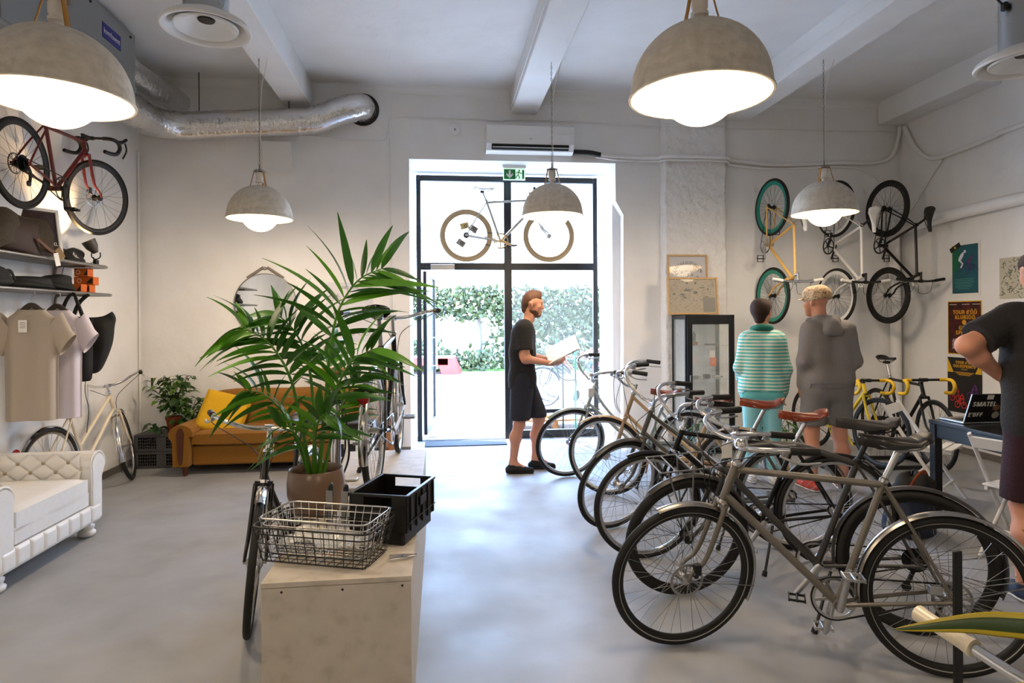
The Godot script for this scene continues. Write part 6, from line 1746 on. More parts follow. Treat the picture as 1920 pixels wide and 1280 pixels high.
func palm() -> void:
	var o := thing("potted_palm", "tall green palm in a taupe ceramic pot on the plinth", "potted palm", at(Vector3(-0.985, 0.583, -3.12)))
	M.pot = mat(Color(0.42, 0.33, 0.26), 0.3)
	part(o, "pot", MB.new().lathe([Vector2(0, 0), Vector2(0.1, 0), Vector2(0.118, 0.02), Vector2(0.138, 0.1), Vector2(0.14, 0.16), Vector2(0.132, 0.22), Vector2(0.128, 0.225), Vector2(0.122, 0.22), Vector2(0.124, 0.18), Vector2(0, 0.18)], 48), M.pot)
	part(o, "soil", MB.new().lathe([Vector2(0, 0.195), Vector2(0.125, 0.185)], 28), mat(Color(0.2, 0.09, 0.05), 0.95))
	var r := RandomNumberGenerator.new()
	r.seed = 5
	var greens := [leaf_mat(Color(0.13, 0.28, 0.06)), leaf_mat(Color(0.19, 0.38, 0.08)), leaf_mat(Color(0.27, 0.46, 0.09)), leaf_mat(Color(0.16, 0.33, 0.08))]
	var sizes := []
	for k in 4:
		sizes.push_back(leaf_mesh(0.0125 + 0.0025 * k, 0.2 + 0.05 * k, 0.4, 0.22 + 0.06 * k, 8, 0.7))
	# each frond: the points of its stalk relative to the pot, where the leaflets begin, and how many pairs
	var fr := [
		[[Vector3(0.01, 0.18, 0), Vector3(0.05, 0.5, 0.02), Vector3(0.09, 0.82, 0.05), Vector3(0.14, 1.02, 0.06), Vector3(0.23, 1.16, 0.04), Vector3(0.34, 1.22, 0.0)], 0.45, 14, 1.0],
		[[Vector3(-0.02, 0.18, 0.02), Vector3(-0.05, 0.45, 0.06), Vector3(-0.10, 0.70, 0.09), Vector3(-0.19, 0.86, 0.12), Vector3(-0.31, 0.93, 0.13)], 0.45, 12, 0.72],
		[[Vector3(-0.01, 0.18, -0.02), Vector3(-0.02, 0.5, -0.03), Vector3(-0.04, 0.74, -0.02), Vector3(-0.09, 0.9, 0.02), Vector3(-0.17, 1.0, 0.06)], 0.5, 10, 0.7],
		[[Vector3(0.02, 0.18, 0.02), Vector3(0.06, 0.42, 0.06), Vector3(0.13, 0.62, 0.1), Vector3(0.21, 0.76, 0.12), Vector3(0.31, 0.82, 0.12)], 0.45, 11, 0.75],
		[[Vector3(-0.03, 0.18, 0.0), Vector3(-0.07, 0.36, 0.06), Vector3(-0.13, 0.52, 0.1), Vector3(-0.21, 0.61, 0.13), Vector3(-0.29, 0.63, 0.14)], 0.45, 8, 0.66],
		[[Vector3(0.03, 0.18, -0.02), Vector3(0.07, 0.4, -0.06), Vector3(0.12, 0.56, -0.1), Vector3(0.19, 0.66, -0.12)], 0.4, 9, 0.66],
		[[Vector3(0.0, 0.18, 0.03), Vector3(0.02, 0.36, 0.09), Vector3(0.06, 0.48, 0.15), Vector3(0.12, 0.53, 0.2)], 0.4, 7, 0.62],
		[[Vector3(0.0, 0.18, -0.03), Vector3(0.02, 0.5, -0.12), Vector3(0.0, 0.7, -0.22), Vector3(-0.06, 0.8, -0.32)], 0.45, 8, 0.7],
		[[Vector3(-0.02, 0.18, 0.03), Vector3(-0.03, 0.32, 0.08), Vector3(-0.06, 0.42, 0.13), Vector3(-0.11, 0.46, 0.18)], 0.4, 6, 0.6],
	]
	for f in fr:
		var pts := curve(f[0], 10)
		var m := pts.size()
		var rad := PackedFloat32Array()
		for k in m:
			rad.push_back(lerpf(0.011, 0.0025, float(k) / (m - 1)))
		var stalk := part(o, "frond", MB.new().tube(pts, rad, 7), greens[2])
		var n: int = f[2]
		for k in n:
			var q: float = lerpf(f[1], 0.99, float(k) / (n - 1))
			var at_ := q * (m - 1)
			var i := mini(int(at_), m - 2)
			var p := pts[i].lerp(pts[i + 1], at_ - i)
			var d := (pts[i + 1] - pts[i]).normalized()
			var side := d.cross(Vector3(0.25, 0.35, 1.0).normalized()).normalized()
			var env := sin(PI * clampf(lerpf(0.22, 0.9, float(k) / (n - 1)), 0, 1))
			for s in [-1.0, 1.0]:
				var dir: Vector3 = (d * lerpf(0.55, 1.1, float(k) / n) + side * s * 0.95 + Vector3(r.randf_range(-0.14, 0.14), r.randf_range(-0.05, 0.2), r.randf_range(-0.25, 0.3))).normalized()
				var zz := dir
				var xx := Vector3.UP.cross(zz).normalized()
				if xx.length() < 0.1:
					xx = Vector3.RIGHT
				# blades face the viewer and the window more than the sky
				var roll := r.randf_range(0.2, 1.1) * (1.0 if r.randf() < 0.75 else -1.0)
				var b := Basis(xx, zz.cross(xx), zz) * Basis(Vector3.BACK, roll)
				var sc: float = (0.75 + 0.45 * env) * float(f[3])
				part(stalk, "leaflet", sizes[r.randi() % 4], greens[r.randi() % 4], Transform3D(b * Basis.from_scale(Vector3(1.15, 1, sc)), p))


# ------------------------------------------------------------------ right side: cabinet, posters, table, chairs
func framed(label: String, xf: Transform3D, w: float, h: float, sheet: Material) -> Node3D:
	var o := thing("framed_print", label, "framed print", xf)
	var t := 0.022
	for s in [-1.0, 1.0]:
		part(o, "frame_stile", MB.new().box(Vector3(s * (w - t) * 0.5, h * 0.5, 0), Vector3(t, h, 0.022), 0.003), M.pale_wood)
	for y in [t * 0.5, h - t * 0.5]:
		part(o, "frame_rail", MB.new().box(Vector3(0, y, 0), Vector3(w - t * 2.0, t, 0.022), 0.003), M.pale_wood)
	part(o, "sheet", MB.new().box(Vector3(0, h * 0.5, -0.004), Vector3(w - t * 2.0, h - t * 2.0, 0.003), 0.0), sheet)
	part(o, "glazing", MB.new().box(Vector3(0, h * 0.5, 0.003), Vector3(w - t * 2.0, h - t * 2.0, 0.002), 0.0), M.glass)
	return o


func build_right_side() -> void:
	M.pale_wood = textured(mat(Color(0.80, 0.65, 0.45), 0.5), 4.0, noise(91, 0.03, [[0.0, grey(0.85)], [1.0, Color.WHITE]], 3, 256))
	cabinet()
	posters()
	table_and_chairs()
	# plants standing on the floor behind the bicycles
	var r := RandomNumberGenerator.new()
	r.seed = 12
	for k in 2:
		var pot := thing("potted_plant", ["low leafy plant in a dark pot behind the brown saddles", "low leafy plant in a dark pot beside the glass cabinet"][k], "potted plant", at([Vector3(2.62, 0, -6.25), Vector3(1.86, 0, -6.2)][k]), "leafy plants on the floor")
		part(pot, "pot", MB.new().lathe([Vector2(0, 0), Vector2(0.09, 0), Vector2(0.12, 0.2), Vector2(0.112, 0.2), Vector2(0.1, 0.17), Vector2(0, 0.17)], 24), M.dark_pot)
		leafy(pot, Vector3(0, 0.18, 0), 60, Vector3(0.2, 0.3, 0.2), [leaf_mesh(0.02, 0.1, 0.3, 0.4), leaf_mesh(0.016, 0.13, 0.3, 0.5)], [M.leaf_dark, M.leaf_mid, M.leaf_mid], r)
	# hooks that carry the hung bicycles
	for u in [7.16, 7.96, 8.62]:
		one("wall_hook", {7.16: "white wall hook holding the pale yellow bicycle", 7.96: "white wall hook holding the white bicycle", 8.62: "white wall hook holding the black bicycle"}[u], "hook", MB.new().tube(curve([Vector3(0, 0.03, 0), Vector3(0, 0.0, 0.02), Vector3(0, -0.01, 0.06), Vector3(0, 0.0, 0.085), Vector3(0, 0.03, 0.095)], 5), 0.006, 8).box(Vector3(0, 0.02, 0.003), Vector3(0.03, 0.09, 0.006), 0.002), M.white, room(u + 0.0, 3.085, 0.0), "hooks of the hung bicycles")
	# wheel stand behind the nearest bicycle
	var st := thing("bike_stand", "black flat-bar bicycle stand by the nearest rear wheel", "stand", at(Vector3(1.635, 0, -2.3), 0.3))
	part(st, "post", MB.new().box(Vector3(0, 0.34, 0), Vector3(0.038, 0.68, 0.012), 0.002), M.black)
	part(st, "foot_bar", MB.new().box(Vector3(0, 0.012, 0.0), Vector3(0.4, 0.022, 0.04), 0.003), M.black)
	part(st, "cross_bar", MB.new().box(Vector3(0.1, 0.012, 0.0), Vector3(0.04, 0.024, 0.4), 0.003), M.black)
	snake_plant()
	handlebar_stand()


func cabinet() -> void:
	var W := 0.58
	var D := 0.42
	var H := 1.57
	M.cab = mat(Color(0.085, 0.1, 0.115), 0.4, 0.3)
	var o := thing("display_cabinet", "dark metal glass-door display cabinet beside the pier", "cabinet", room(6.32, 0, 0.36))
	for x in [-1.0, 1.0]:
		for z in [-1.0, 1.0]:
			part(o, "corner_post", MB.new().box(Vector3(x * (W * 0.5 - 0.02), H * 0.5, z * (D * 0.5 - 0.015)), Vector3(0.04, H, 0.03), 0.004), M.cab)
		part(o, "side_pane", MB.new().box(Vector3(x * (W * 0.5 - 0.012), H * 0.5, 0), Vector3(0.004, H - 0.1, D - 0.06), 0.0), M.glass)
	for y in [0.03, H - 0.025]:
		part(o, "panel", MB.new().box(Vector3(0, y, 0), Vector3(W, 0.05, D), 0.006), M.cab)
	part(o, "back_pane", MB.new().box(Vector3(0, H * 0.5, -D * 0.5 + 0.012), Vector3(W - 0.08, H - 0.1, 0.004), 0.0), M.glass)
	for y in [0.45, 0.84, 1.22]:
		part(o, "glass_shelf", MB.new().box(Vector3(0, y, 0), Vector3(W - 0.05, 0.006, D - 0.06), 0.0), M.glass)
	var d := holder(o, "door", at(Vector3(0, 0, D * 0.5 + 0.01)))
	for x in [-1.0, 1.0]:
		part(d, "stile", MB.new().box(Vector3(x * (W * 0.5 - 0.045), H * 0.5, 0), Vector3(0.06, H - 0.07, 0.018), 0.003), M.cab)
	for y in [0.075, H - 0.075]:
		part(d, "rail", MB.new().box(Vector3(0, y, 0), Vector3(W - 0.15, 0.06, 0.018), 0.003), M.cab)
	part(d, "pane", MB.new().box(Vector3(0, H * 0.5, 0), Vector3(W - 0.15, H - 0.21, 0.004), 0.0), M.glass)
	part(d, "handle", MB.new().box(Vector3(-W * 0.5 + 0.045, 0.85, 0.018), Vector3(0.018, 0.09, 0.02), 0.004), M.chrome)
	# small goods on the glass shelves
	var goods := "small parts in the glass cabinet"
	var items := [
		[-0.14, 1.224, "small brown box with a bottle on top on the upper cabinet shelf", "box", 0.1, 0.04, Color(0.45, 0.26, 0.12)],
		[-0.13, 1.267, "small dark bottle on the brown box in the cabinet", "bottle", 0.03, 0.09, Color(0.12, 0.1, 0.09)],
		[0.08, 1.224, "black tool roll lying on the upper cabinet shelf", "tool", 0.16, 0.015, Color(0.08, 0.08, 0.08)],
		[0.1, 0.98, "orange pack hanging in the middle of the cabinet", "packet", 0.055, 0.1, Color(0.85, 0.38, 0.05)],
		[-0.12, 0.844, "grey metal pedal on the left of the middle cabinet shelf", "pedal", 0.08, 0.03, Color(0.5, 0.5, 0.5)],
		[0.02, 0.844, "dark bicycle part in the middle of the middle cabinet shelf", "bicycle part", 0.07, 0.045, Color(0.2, 0.17, 0.15)],
		[0.14, 0.844, "silver pedal on the right of the middle cabinet shelf", "pedal", 0.09, 0.03, Color(0.62, 0.6, 0.58)],
		[-0.1, 0.454, "purple carton on the lower cabinet shelf", "carton", 0.09, 0.05, Color(0.33, 0.24, 0.5)],
		[0.05, 0.454, "blue carton on the lower cabinet shelf", "carton", 0.09, 0.04, Color(0.2, 0.3, 0.5)],
	]
	for q in items:
		var t := thing("cabinet_item", q[2], q[3], room(6.32 + q[0], q[1], 0.42), goods)
		part(t, "body", MB.new().box(Vector3(0, q[5] * 0.5, 0), Vector3(q[4], q[5], 0.06), 0.006), mat(q[6], 0.4))
		if q[3] == "bottle":
			part(t, "neck", MB.new().rod(Vector3(0, q[5], 0), Vector3(0, q[5] + 0.03, 0), 0.007, 8), M.black)
		elif q[3] == "packet":
			part(t, "hanger_card", MB.new().box(Vector3(0, q[5] + 0.01, -0.02), Vector3(q[4] + 0.01, q[5] + 0.04, 0.002), 0.0), M.paper)
		elif q[3] == "pedal":
			part(t, "axle", MB.new().rod(Vector3(q[4] * 0.5, q[5] * 0.5, 0), Vector3(q[4] * 0.5 + 0.03, q[5] * 0.5, 0), 0.006, 8), M.chrome)
	# two framed prints stand on top, leaning on the pier
	var back := framed("framed print with a cyclist drawing and arched lettering on the cabinet", room(6.24, 1.575, 0.17) * Transform3D(Basis(Vector3.RIGHT, -0.07), Vector3.ZERO), 0.50, 0.72, mat(Color(0.80, 0.78, 0.80), 0.7))
	var word := "KANTAKAUPUNGIN"
	for k in word.length():
		var a := PI * (0.86 - 0.72 * k / (word.length() - 1.0))
		lettering(back, word[k], 0.05, M.ink, Transform3D(Basis(Vector3.BACK, a - PI * 0.5), Vector3(0.185 * cos(a), 0.44 + 0.185 * sin(a), -0.0015)), "letter")
	var dr := MB.new()
	var r := RandomNumberGenerator.new()
	r.seed = 3
	for k in 36:
		var p := Vector3(r.randf_range(-0.13, 0.14), r.randf_range(0.40, 0.53), -0.0015)
		var e := p + Vector3(r.randf_range(-0.04, 0.04), r.randf_range(-0.03, 0.03), 0)
		dr.tube(PackedVector3Array([p, e]), 0.003, 4, true, false, 0.2, Vector3.BACK)
	dr.lathe([Vector2(0.012, 0), Vector2(0.022, 0)], 16, Transform3D(AXLE, Vector3(-0.14, 0.5, -0.0015)), 1.0, 4.5)
	dr.lathe([Vector2(0.012, 0), Vector2(0.022, 0)], 16, Transform3D(AXLE, Vector3(0.15, 0.53, -0.0015)), 3.0, 4.5)
	part(back, "line_drawing", dr, M.ink).set_meta("kind", "stuff")
	var front := framed("framed landscape print of small sketches in front on the cabinet", room(6.24, 1.575, 0.3) * Transform3D(Basis(Vector3.RIGHT, -0.1), Vector3.ZERO), 0.62, 0.44, mat(Color(0.66, 0.58, 0.46), 0.6))
	var d2 := MB.new()
	for k in 150:
		var p := Vector3(r.randf_range(-0.27, 0.27), r.randf_range(0.04, 0.4), -0.0015)
		if p.x > 0.13 and p.y < 0.2:
			continue
		var e := p + Vector3(r.randf_range(-0.03, 0.03), r.randf_range(-0.02, 0.02), 0)
		d2.tube(PackedVector3Array([p, e]), 0.0025, 4, true, false, 0.2, Vector3.BACK)
	for k in 14:
		d2.ell(Vector3(r.randf_range(-0.25, 0.25), r.randf_range(0.2, 0.38), -0.0016), Vector3(r.randf_range(0.01, 0.035), r.randf_range(0.006, 0.02), 0.0008), Basis.IDENTITY, 10, 4)
	part(front, "line_drawing", d2, mat(Color(0.26, 0.22, 0.18), 0.7)).set_meta("kind", "stuff")
	part(front, "grey_field", MB.new().box(Vector3(0.2, 0.115, -0.002), Vector3(0.15, 0.17, 0.001), 0.0), mat(Color(0.42, 0.37, 0.32), 0.7))


func posters() -> void:
	var W := ROOM_WIDTH
	var face := Basis(Vector3.UP, -PI * 0.5)
	var ps := func(label: String, y: float, w: float, pw: float, ph: float, m: Material) -> Node3D:
		var o := thing("wall_poster", label, "poster", ROOM * Transform3D(face, Vector3(W - 0.004, y, w)), "posters on the right wall")
		part(o, "sheet", MB.new().box(Vector3.ZERO, Vector3(pw, ph, 0.002), 0.0), m)
		return o
	var Z := 0.0016
	var blotch := noise(95, 0.012, [[0.0, Color(0.5, 0.3, 0.4)], [0.5, Color(0.8, 0.75, 0.75)], [0.62, Color(1.6, 0.9, 0.7)], [1.0, Color(0.6, 0.4, 0.5)]], 4, 256)
	# teal cycling poster
	var a: Node3D = ps.call("teal poster with two racing cyclists and a white border", 2.06, 0.98, 0.40, 0.60, M.paper)
	part(a, "teal_field", MB.new().box(Vector3(0.0, 0.0, Z), Vector3(0.345, 0.54, 0.001), 0.0), mat(Color(0.10, 0.33, 0.38), 0.6))
	part(a, "green_field", MB.new().extrude(PackedVector2Array([Vector2(-0.17, -0.05), Vector2(-0.03, 0.02), Vector2(-0.1, 0.26), Vector2(-0.17, 0.2)]), 0.001, at(Vector3(0, 0, Z + 0.0008))), mat(Color(0.06, 0.38, 0.26), 0.6))
	part(a, "corner_ribbon", MB.new().box(Vector3(-0.13, 0.25, Z + 0.0015), Vector3(0.15, 0.055, 0.001), 0.0, Basis(Vector3.BACK, 0.45)), M.ink)
	part(a, "ribbon_star", MB.new().extrude(PackedVector2Array([Vector2(0, 0.018), Vector2(0.005, 0.005), Vector2(0.018, 0.004), Vector2(0.008, -0.005), Vector2(0.011, -0.018), Vector2(0, -0.009), Vector2(-0.011, -0.018), Vector2(-0.008, -0.005), Vector2(-0.018, 0.004), Vector2(-0.005, 0.005)]), 0.001, at(Vector3(-0.13, 0.25, Z + 0.0026))), M.tape_yellow)
	for q in [[-0.02, 0.09, 1.0, Color(0.82, 0.82, 0.85)], [0.09, 0.05, 0.85, Color(0.35, 0.2, 0.4)]]:
		var rd := MB.new()
		var c := Vector3(q[0], q[1], Z + 0.0012)
		var s: float = q[2]
		rd.ell(c + Vector3(-0.03, 0.05, 0) * s, Vector3(0.022, 0.06, 0.0008) * s, Basis(Vector3.BACK, -0.6), 14, 5)
		rd.ell(c + Vector3(0.02, 0.105, 0) * s, Vector3(0.016, 0.018, 0.0008) * s, Basis.IDENTITY, 12, 5)
		rd.tube(PackedVector3Array([c + Vector3(-0.05, 0.01, 0) * s, c + Vector3(-0.01, -0.03, 0) * s, c + Vector3(-0.035, -0.075, 0) * s]), 0.012 * s, 5, true, false, 0.1, Vector3.BACK)
		part(a, "rider_figure", rd, mat(q[3], 0.7)).set_meta("kind", "stuff")
		var bk := MB.new()
		for e in [-0.055, 0.06]:
			bk.lathe([Vector2(0.036 * s, 0), Vector2(0.042 * s, 0)], 24, Transform3D(AXLE, c + Vector3(e, -0.075, 0.0004) * s))
		for e in [[-0.055, -0.075, -0.02, -0.01], [-0.02, -0.01, 0.045, -0.01], [0.045, -0.01, 0.06, -0.075], [-0.02, -0.01, 0.0, -0.075], [0.0, -0.075, 0.045, -0.01], [-0.055, -0.075, 0.0, -0.075]]:
			bk.tube(PackedVector3Array([c + Vector3(e[0], e[1], 0.0004) * s, c + Vector3(e[2], e[3], 0.0004) * s]), 0.003, 4, true, false, 0.2, Vector3.BACK)
		part(a, "bicycle_figure", bk, mat(Color(0.2, 0.16, 0.4), 0.7)).set_meta("kind", "stuff")
	for k in 7:
		part(a, "text_line", MB.new().box(Vector3(-0.02, -0.11 - 0.018 * k, Z + 0.001), Vector3([0.26, 0.24, 0.27, 0.2, 0.25, 0.22, 0.16][k], 0.004, 0.0006), 0.0), mat(Color(0.35, 0.6, 0.5), 0.7))
	# red Tour poster
	var b: Node3D = ps.call("dark red poster reading TOUR d'ÖÖ KLUBIÖÖ GOLD SPRINTS", 1.405, 0.965, 0.455, 0.60, M.tape_yellow)
	part(b, "red_field", MB.new().box(Vector3(0, 0, Z), Vector3(0.435, 0.58, 0.001), 0.0), textured(mat(Color(0.30, 0.04, 0.04), 0.6), 3.0, blotch, null, 0.5, false))
	for q in [["TOUR d'ÖÖ", 0.175, 0.062], ["KLUBIÖÖ", 0.118, 0.062], ["GOLD", 0.0, 0.062], ["SPRINTS", -0.055, 0.062]]:
		lettering(b, q[0], q[2], M.gold_ink, at(Vector3(0.01, q[1], Z + 0.001)), "lettering", false, true)
	part(b, "round_emblem", MB.new().lathe([Vector2(0, 0.0), Vector2(0.028, 0.0)], 20, Transform3D(AXLE, Vector3(0.0, 0.062, Z + 0.001))), M.gold_ink)
	for x in [-0.15, 0.02, 0.16]:
		part(b, "small_print", MB.new().box(Vector3(x, 0.262, Z + 0.001), Vector3(0.1, 0.005, 0.0006), 0.0), M.paper)
	for k in 9:
		part(b, "small_print", MB.new().box(Vector3(-0.13, -0.13 - 0.013 * k, Z + 0.001), Vector3(0.05 + 0.01 * (k % 3), 0.005, 0.0006), 0.0), M.paper)
	# black and yellow Goldsprints poster
	var c: Node3D = ps.call("black and yellow poster reading TOUR d'ÖÖ GOLDSPRINTS above the laptop", 0.76, 0.96, 0.46, 0.62, mat(Color(0.055, 0.045, 0.03), 0.5))
	for s in [-1.0, 1.0]:
		part(c, "yellow_wedge", MB.new().extrude(PackedVector2Array([Vector2(s * 0.228, 0.30), Vector2(s * 0.228, 0.14), Vector2(s * 0.145, 0.14)]), 0.001, at(Vector3(0, 0, Z))), M.tape_yellow)
	lettering(c, "TOUR d'ÖÖ", 0.045, M.gold_ink, at(Vector3(0, 0.255, Z)), "lettering", false, true)
	lettering(c, "GOLDSPRINTS", 0.045, M.gold_ink, at(Vector3(0, 0.213, Z)), "lettering", false, true)
	lettering(c, "14.8.2015", 0.02, M.gold_ink, at(Vector3(0, 0.18, Z)), "lettering")
	for k in 3:
		part(c, "small_print", MB.new().box(Vector3(0, 0.145 - 0.014 * k, Z), Vector3(0.26 - 0.05 * k, 0.006, 0.0006), 0.0), M.gold_ink)
	for q in [[-0.12, -0.1, Color(0.75, 0.08, 0.1)], [-0.05, -0.17, Color(0.85, 0.15, 0.12)], [0.12, -0.05, Color(0.4, 0.12, 0.5)]]:
		var bk := MB.new()
		var p := Vector3(q[0], q[1], Z + 0.0005)
		for e in [-0.045, 0.045]:
			bk.lathe([Vector2(0.03, 0), Vector2(0.038, 0)], 20, Transform3D(AXLE, p + Vector3(e, -0.05, 0)))
		for e in [[-0.045, -0.05, -0.01, 0.02], [-0.01, 0.02, 0.035, 0.02], [0.035, 0.02, 0.045, -0.05], [-0.01, 0.02, 0.0, -0.05], [-0.01, 0.02, 0.02, 0.07], [0.02, 0.07, 0.05, 0.02]]:
			bk.tube(PackedVector3Array([p + Vector3(e[0], e[1], 0), p + Vector3(e[2], e[3], 0)]), 0.007, 4, true, false, 0.1, Vector3.BACK)
		part(c, "rider_figure", bk, mat(q[2], 0.6)).set_meta("kind", "stuff")
	var d: Node3D = ps.call("pale map print at the right picture edge", 1.92, 1.62, 0.3, 0.42, mat(Color(0.72, 0.70, 0.62), 0.7))
	d.position += ROOM.basis * Vector3(-0.058, 0, 0)
	var mp := MB.new()
	var r := RandomNumberGenerator.new()
	r.seed = 8
	for k in 90:
		var p := Vector3(r.randf_range(-0.12, 0.12), r.randf_range(-0.18, 0.18), Z)
		mp.tube(PackedVector3Array([p, p + Vector3(r.randf_range(-0.04, 0.04), r.randf_range(-0.04, 0.04), 0)]), 0.0025, 4, true, false, 0.2, Vector3.BACK)
	part(d, "map_lines", mp, mat(Color(0.22, 0.28, 0.26), 0.7)).set_meta("kind", "stuff")


func folding_chair(label: String, xf: Transform3D) -> void:
	var o := thing("folding_chair", label, "chair", xf, "white wooden folding chairs")
	# local axes: z is the front
	for s in [-1.0, 1.0]:
		part(o, "back_leg", MB.new().tube(PackedVector3Array([Vector3(s * 0.2, 0.0, 0.22), Vector3(s * 0.2, 0.45, -0.08), Vector3(s * 0.2, 0.79, -0.29)]), 0.016, 6, true, false, 0.7, Vector3.RIGHT), M.white)
		part(o, "front_leg", MB.new().tube(PackedVector3Array([Vector3(s * 0.17, 0.0, -0.24), Vector3(s * 0.17, 0.43, 0.14)]), 0.016, 6, true, false, 0.7, Vector3.RIGHT), M.white)
		part(o, "seat_rail", MB.new().box(Vector3(s * 0.165, 0.435, 0.01), Vector3(0.022, 0.03, 0.38), 0.004), M.white)
	for k in 6:
		part(o, "seat_slat", MB.new().box(Vector3(0, 0.455, -0.16 + 0.067 * k), Vector3(0.37, 0.014, 0.056), 0.003), M.white)
	part(o, "back_slat", MB.new().box(Vector3(0, 0.735, -0.265), Vector3(0.4, 0.085, 0.016), 0.004, Basis(Vector3.RIGHT, -0.5)), M.white)
	part(o, "stretcher", MB.new().rod(Vector3(-0.17, 0.16, -0.1), Vector3(0.17, 0.16, -0.1), 0.01, 8), M.white)
	part(o, "stretcher", MB.new().rod(Vector3(-0.2, 0.14, 0.128), Vector3(0.2, 0.14, 0.128), 0.01, 8), M.white)


func table_and_chairs() -> void:
	var o := thing("work_table", "black metal table with an open laptop on top", "table", at(Vector3(4.03, 0, -4.25), 0.06))
	M.table = mat(Color(0.05, 0.055, 0.07), 0.3, 0.2)
	part(o, "table_top", MB.new().box(Vector3(0, 0.735, 0), Vector3(1.6, 0.03, 1.2), 0.005), M.table)
	for s in [-1.0, 1.0]:
		part(o, "apron", MB.new().box(Vector3(s * 0.77, 0.67, 0), Vector3(0.03, 0.1, 1.1), 0.004), M.table)
		part(o, "apron", MB.new().box(Vector3(0, 0.67, s * 0.57), Vector3(1.5, 0.1, 0.03), 0.004), M.table)
		for z in [-1.0, 1.0]:
			part(o, "leg", MB.new().box(Vector3(s * 0.765, 0.36, z * 0.565), Vector3(0.06, 0.72, 0.06), 0.004), M.table)
	var lp := thing("laptop", "open laptop with a sticker-covered lid on the black table", "laptop", at(Vector3(3.46, 0.752, -4.58), PI + 0.1))
	part(lp, "base", MB.new().box(Vector3(0, 0.009, 0.11), Vector3(0.34, 0.016, 0.235), 0.004), M.alu)
	part(lp, "keyboard", MB.new().box(Vector3(0, 0.0175, 0.09), Vector3(0.29, 0.002, 0.11), 0.0), M.black)
	var lid := part(lp, "lid", MB.new().box(Vector3(0, 0.115, 0), Vector3(0.34, 0.23, 0.009), 0.004), M.lid, Transform3D(Basis(Vector3.RIGHT, -0.35), Vector3(0, 0.012, -0.005)))
	part(lid, "screen", MB.new().box(Vector3(0, 0.118, 0.0048), Vector3(0.315, 0.2, 0.001), 0.0), M.black_gloss)
	part(lid, "lid_edge", MB.new().box(Vector3(0.1685, 0.115, 0), Vector3(0.006, 0.23, 0.011), 0.002), M.alu)
	var bk := Basis(Vector3.UP, PI)
	lettering(lid, "SMATEL", 0.05, M.paper, Transform3D(bk, Vector3(0.05, 0.15, -0.0052)), "sticker_lettering", false, true)
	lettering(lid, "E'BFF", 0.045, M.paper, Transform3D(bk, Vector3(0.1, 0.065, -0.0052)), "sticker_lettering", false, true)
	for q in [[-0.06, 0.06, 0.028, Color(0.62, 0.6, 0.55)], [-0.05, 0.12, 0.026, Color(0.5, 0.35, 0.22)], [-0.11, 0.13, 0.024, Color(0.66, 0.5, 0.45)], [-0.11, 0.175, 0.03, Color(0.03, 0.3, 0.25)]]:
		part(lid, "round_sticker", MB.new().lathe([Vector2(0, 0.0055), Vector2(q[2], 0.0055), Vector2(q[2], 0.0045)], 20, Transform3D(Basis(Vector3.RIGHT, -PI * 0.5), Vector3(q[0], q[1], 0))), mat(q[3], 0.5))
	part(lid, "square_sticker", MB.new().box(Vector3(0.02, 0.205, -0.005), Vector3(0.05, 0.035, 0.001), 0.0), M.paper)
	folding_chair("white folding chair behind the black table", at(Vector3(3.52, 0, -5.28), 0.75))
	folding_chair("white folding chair at the right edge by the man in plum shorts", at(Vector3(3.28, 0, -3.95), 2.0))
	var bg := thing("sports_bag", "navy blue sports bag with an orange strap on the floor by the table leg", "bag", at(Vector3(2.83, 0, -4.45), 0.5))
	var navy := textured(mat(Color(0.09, 0.16, 0.27), 0.7), 5.0, noise(97, 0.03, [[0.0, grey(0.7)], [1.0, Color.WHITE]], 3, 256), null, 0.5, false)
	part(bg, "body", loft([[Vector3(0, 0, 0), 0.15, 0.1], [Vector3(0, 0.03, 0), 0.2, 0.13], [Vector3(0.01, 0.2, 0), 0.2, 0.12], [Vector3(0.0, 0.33, 0), 0.16, 0.08], [Vector3(0, 0.38, 0), 0.04, 0.02]], 24, func(u: float, v: float) -> Vector3: return Vector3(0.02 * sin(u * 15.0), 0.012 * sin(u * 21.0), 0.02 * sin(v * 8.0 + u * 9.0)) * sin(v * PI), 0.8), navy)
	part(bg, "top_flap", loft([[Vector3(0.02, 0.30, 0.02), 0.15, 0.1], [Vector3(0.03, 0.36, 0.02), 0.16, 0.1], [Vector3(0.03, 0.41, 0.0), 0.1, 0.06], [Vector3(0.03, 0.42, 0), 0.02, 0.01]], 20, func(u: float, v: float) -> Vector3: return Vector3(0, 0.02 * sin(u * 18.0), 0), 0.8), M.black_cloth)
	part(bg, "strap", MB.new().tube(curve([Vector3(-0.14, 0.33, 0.06), Vector3(-0.05, 0.43, 0.08), Vector3(0.06, 0.44, 0.07), Vector3(0.14, 0.36, 0.06)], 5), 0.014, 6, true, false, 0.3, Vector3.BACK), mat(Color(0.6, 0.25, 0.08), 0.6))
	# floor rails and cables under the table
	one("power_cable", "black cable lying on the floor under the table", "cable", MB.new().tube(curve([Vector3(3.6, 0.006, -4.5), Vector3(3.9, 0.006, -4.7), Vector3(4.1, 0.006, -4.4), Vector3(4.4, 0.006, -4.75), Vector3(4.8, 0.006, -4.6)], 6), 0.005, 5), M.black)
	one("roller_frame", "flat black training roller frame on the floor behind the table", "roller", MB.new().box(Vector3(-0.55, 0.035, 0), Vector3(0.06, 0.07, 0.5), 0.005).box(Vector3(0.55, 0.035, 0), Vector3(0.06, 0.07, 0.5), 0.005).box(Vector3(0, 0.03, 0.22), Vector3(1.1, 0.04, 0.03), 0.005).box(Vector3(0, 0.03, -0.22), Vector3(1.1, 0.04, 0.03), 0.005), M.black, at(Vector3(3.72, 0, -6.45), 0.0))
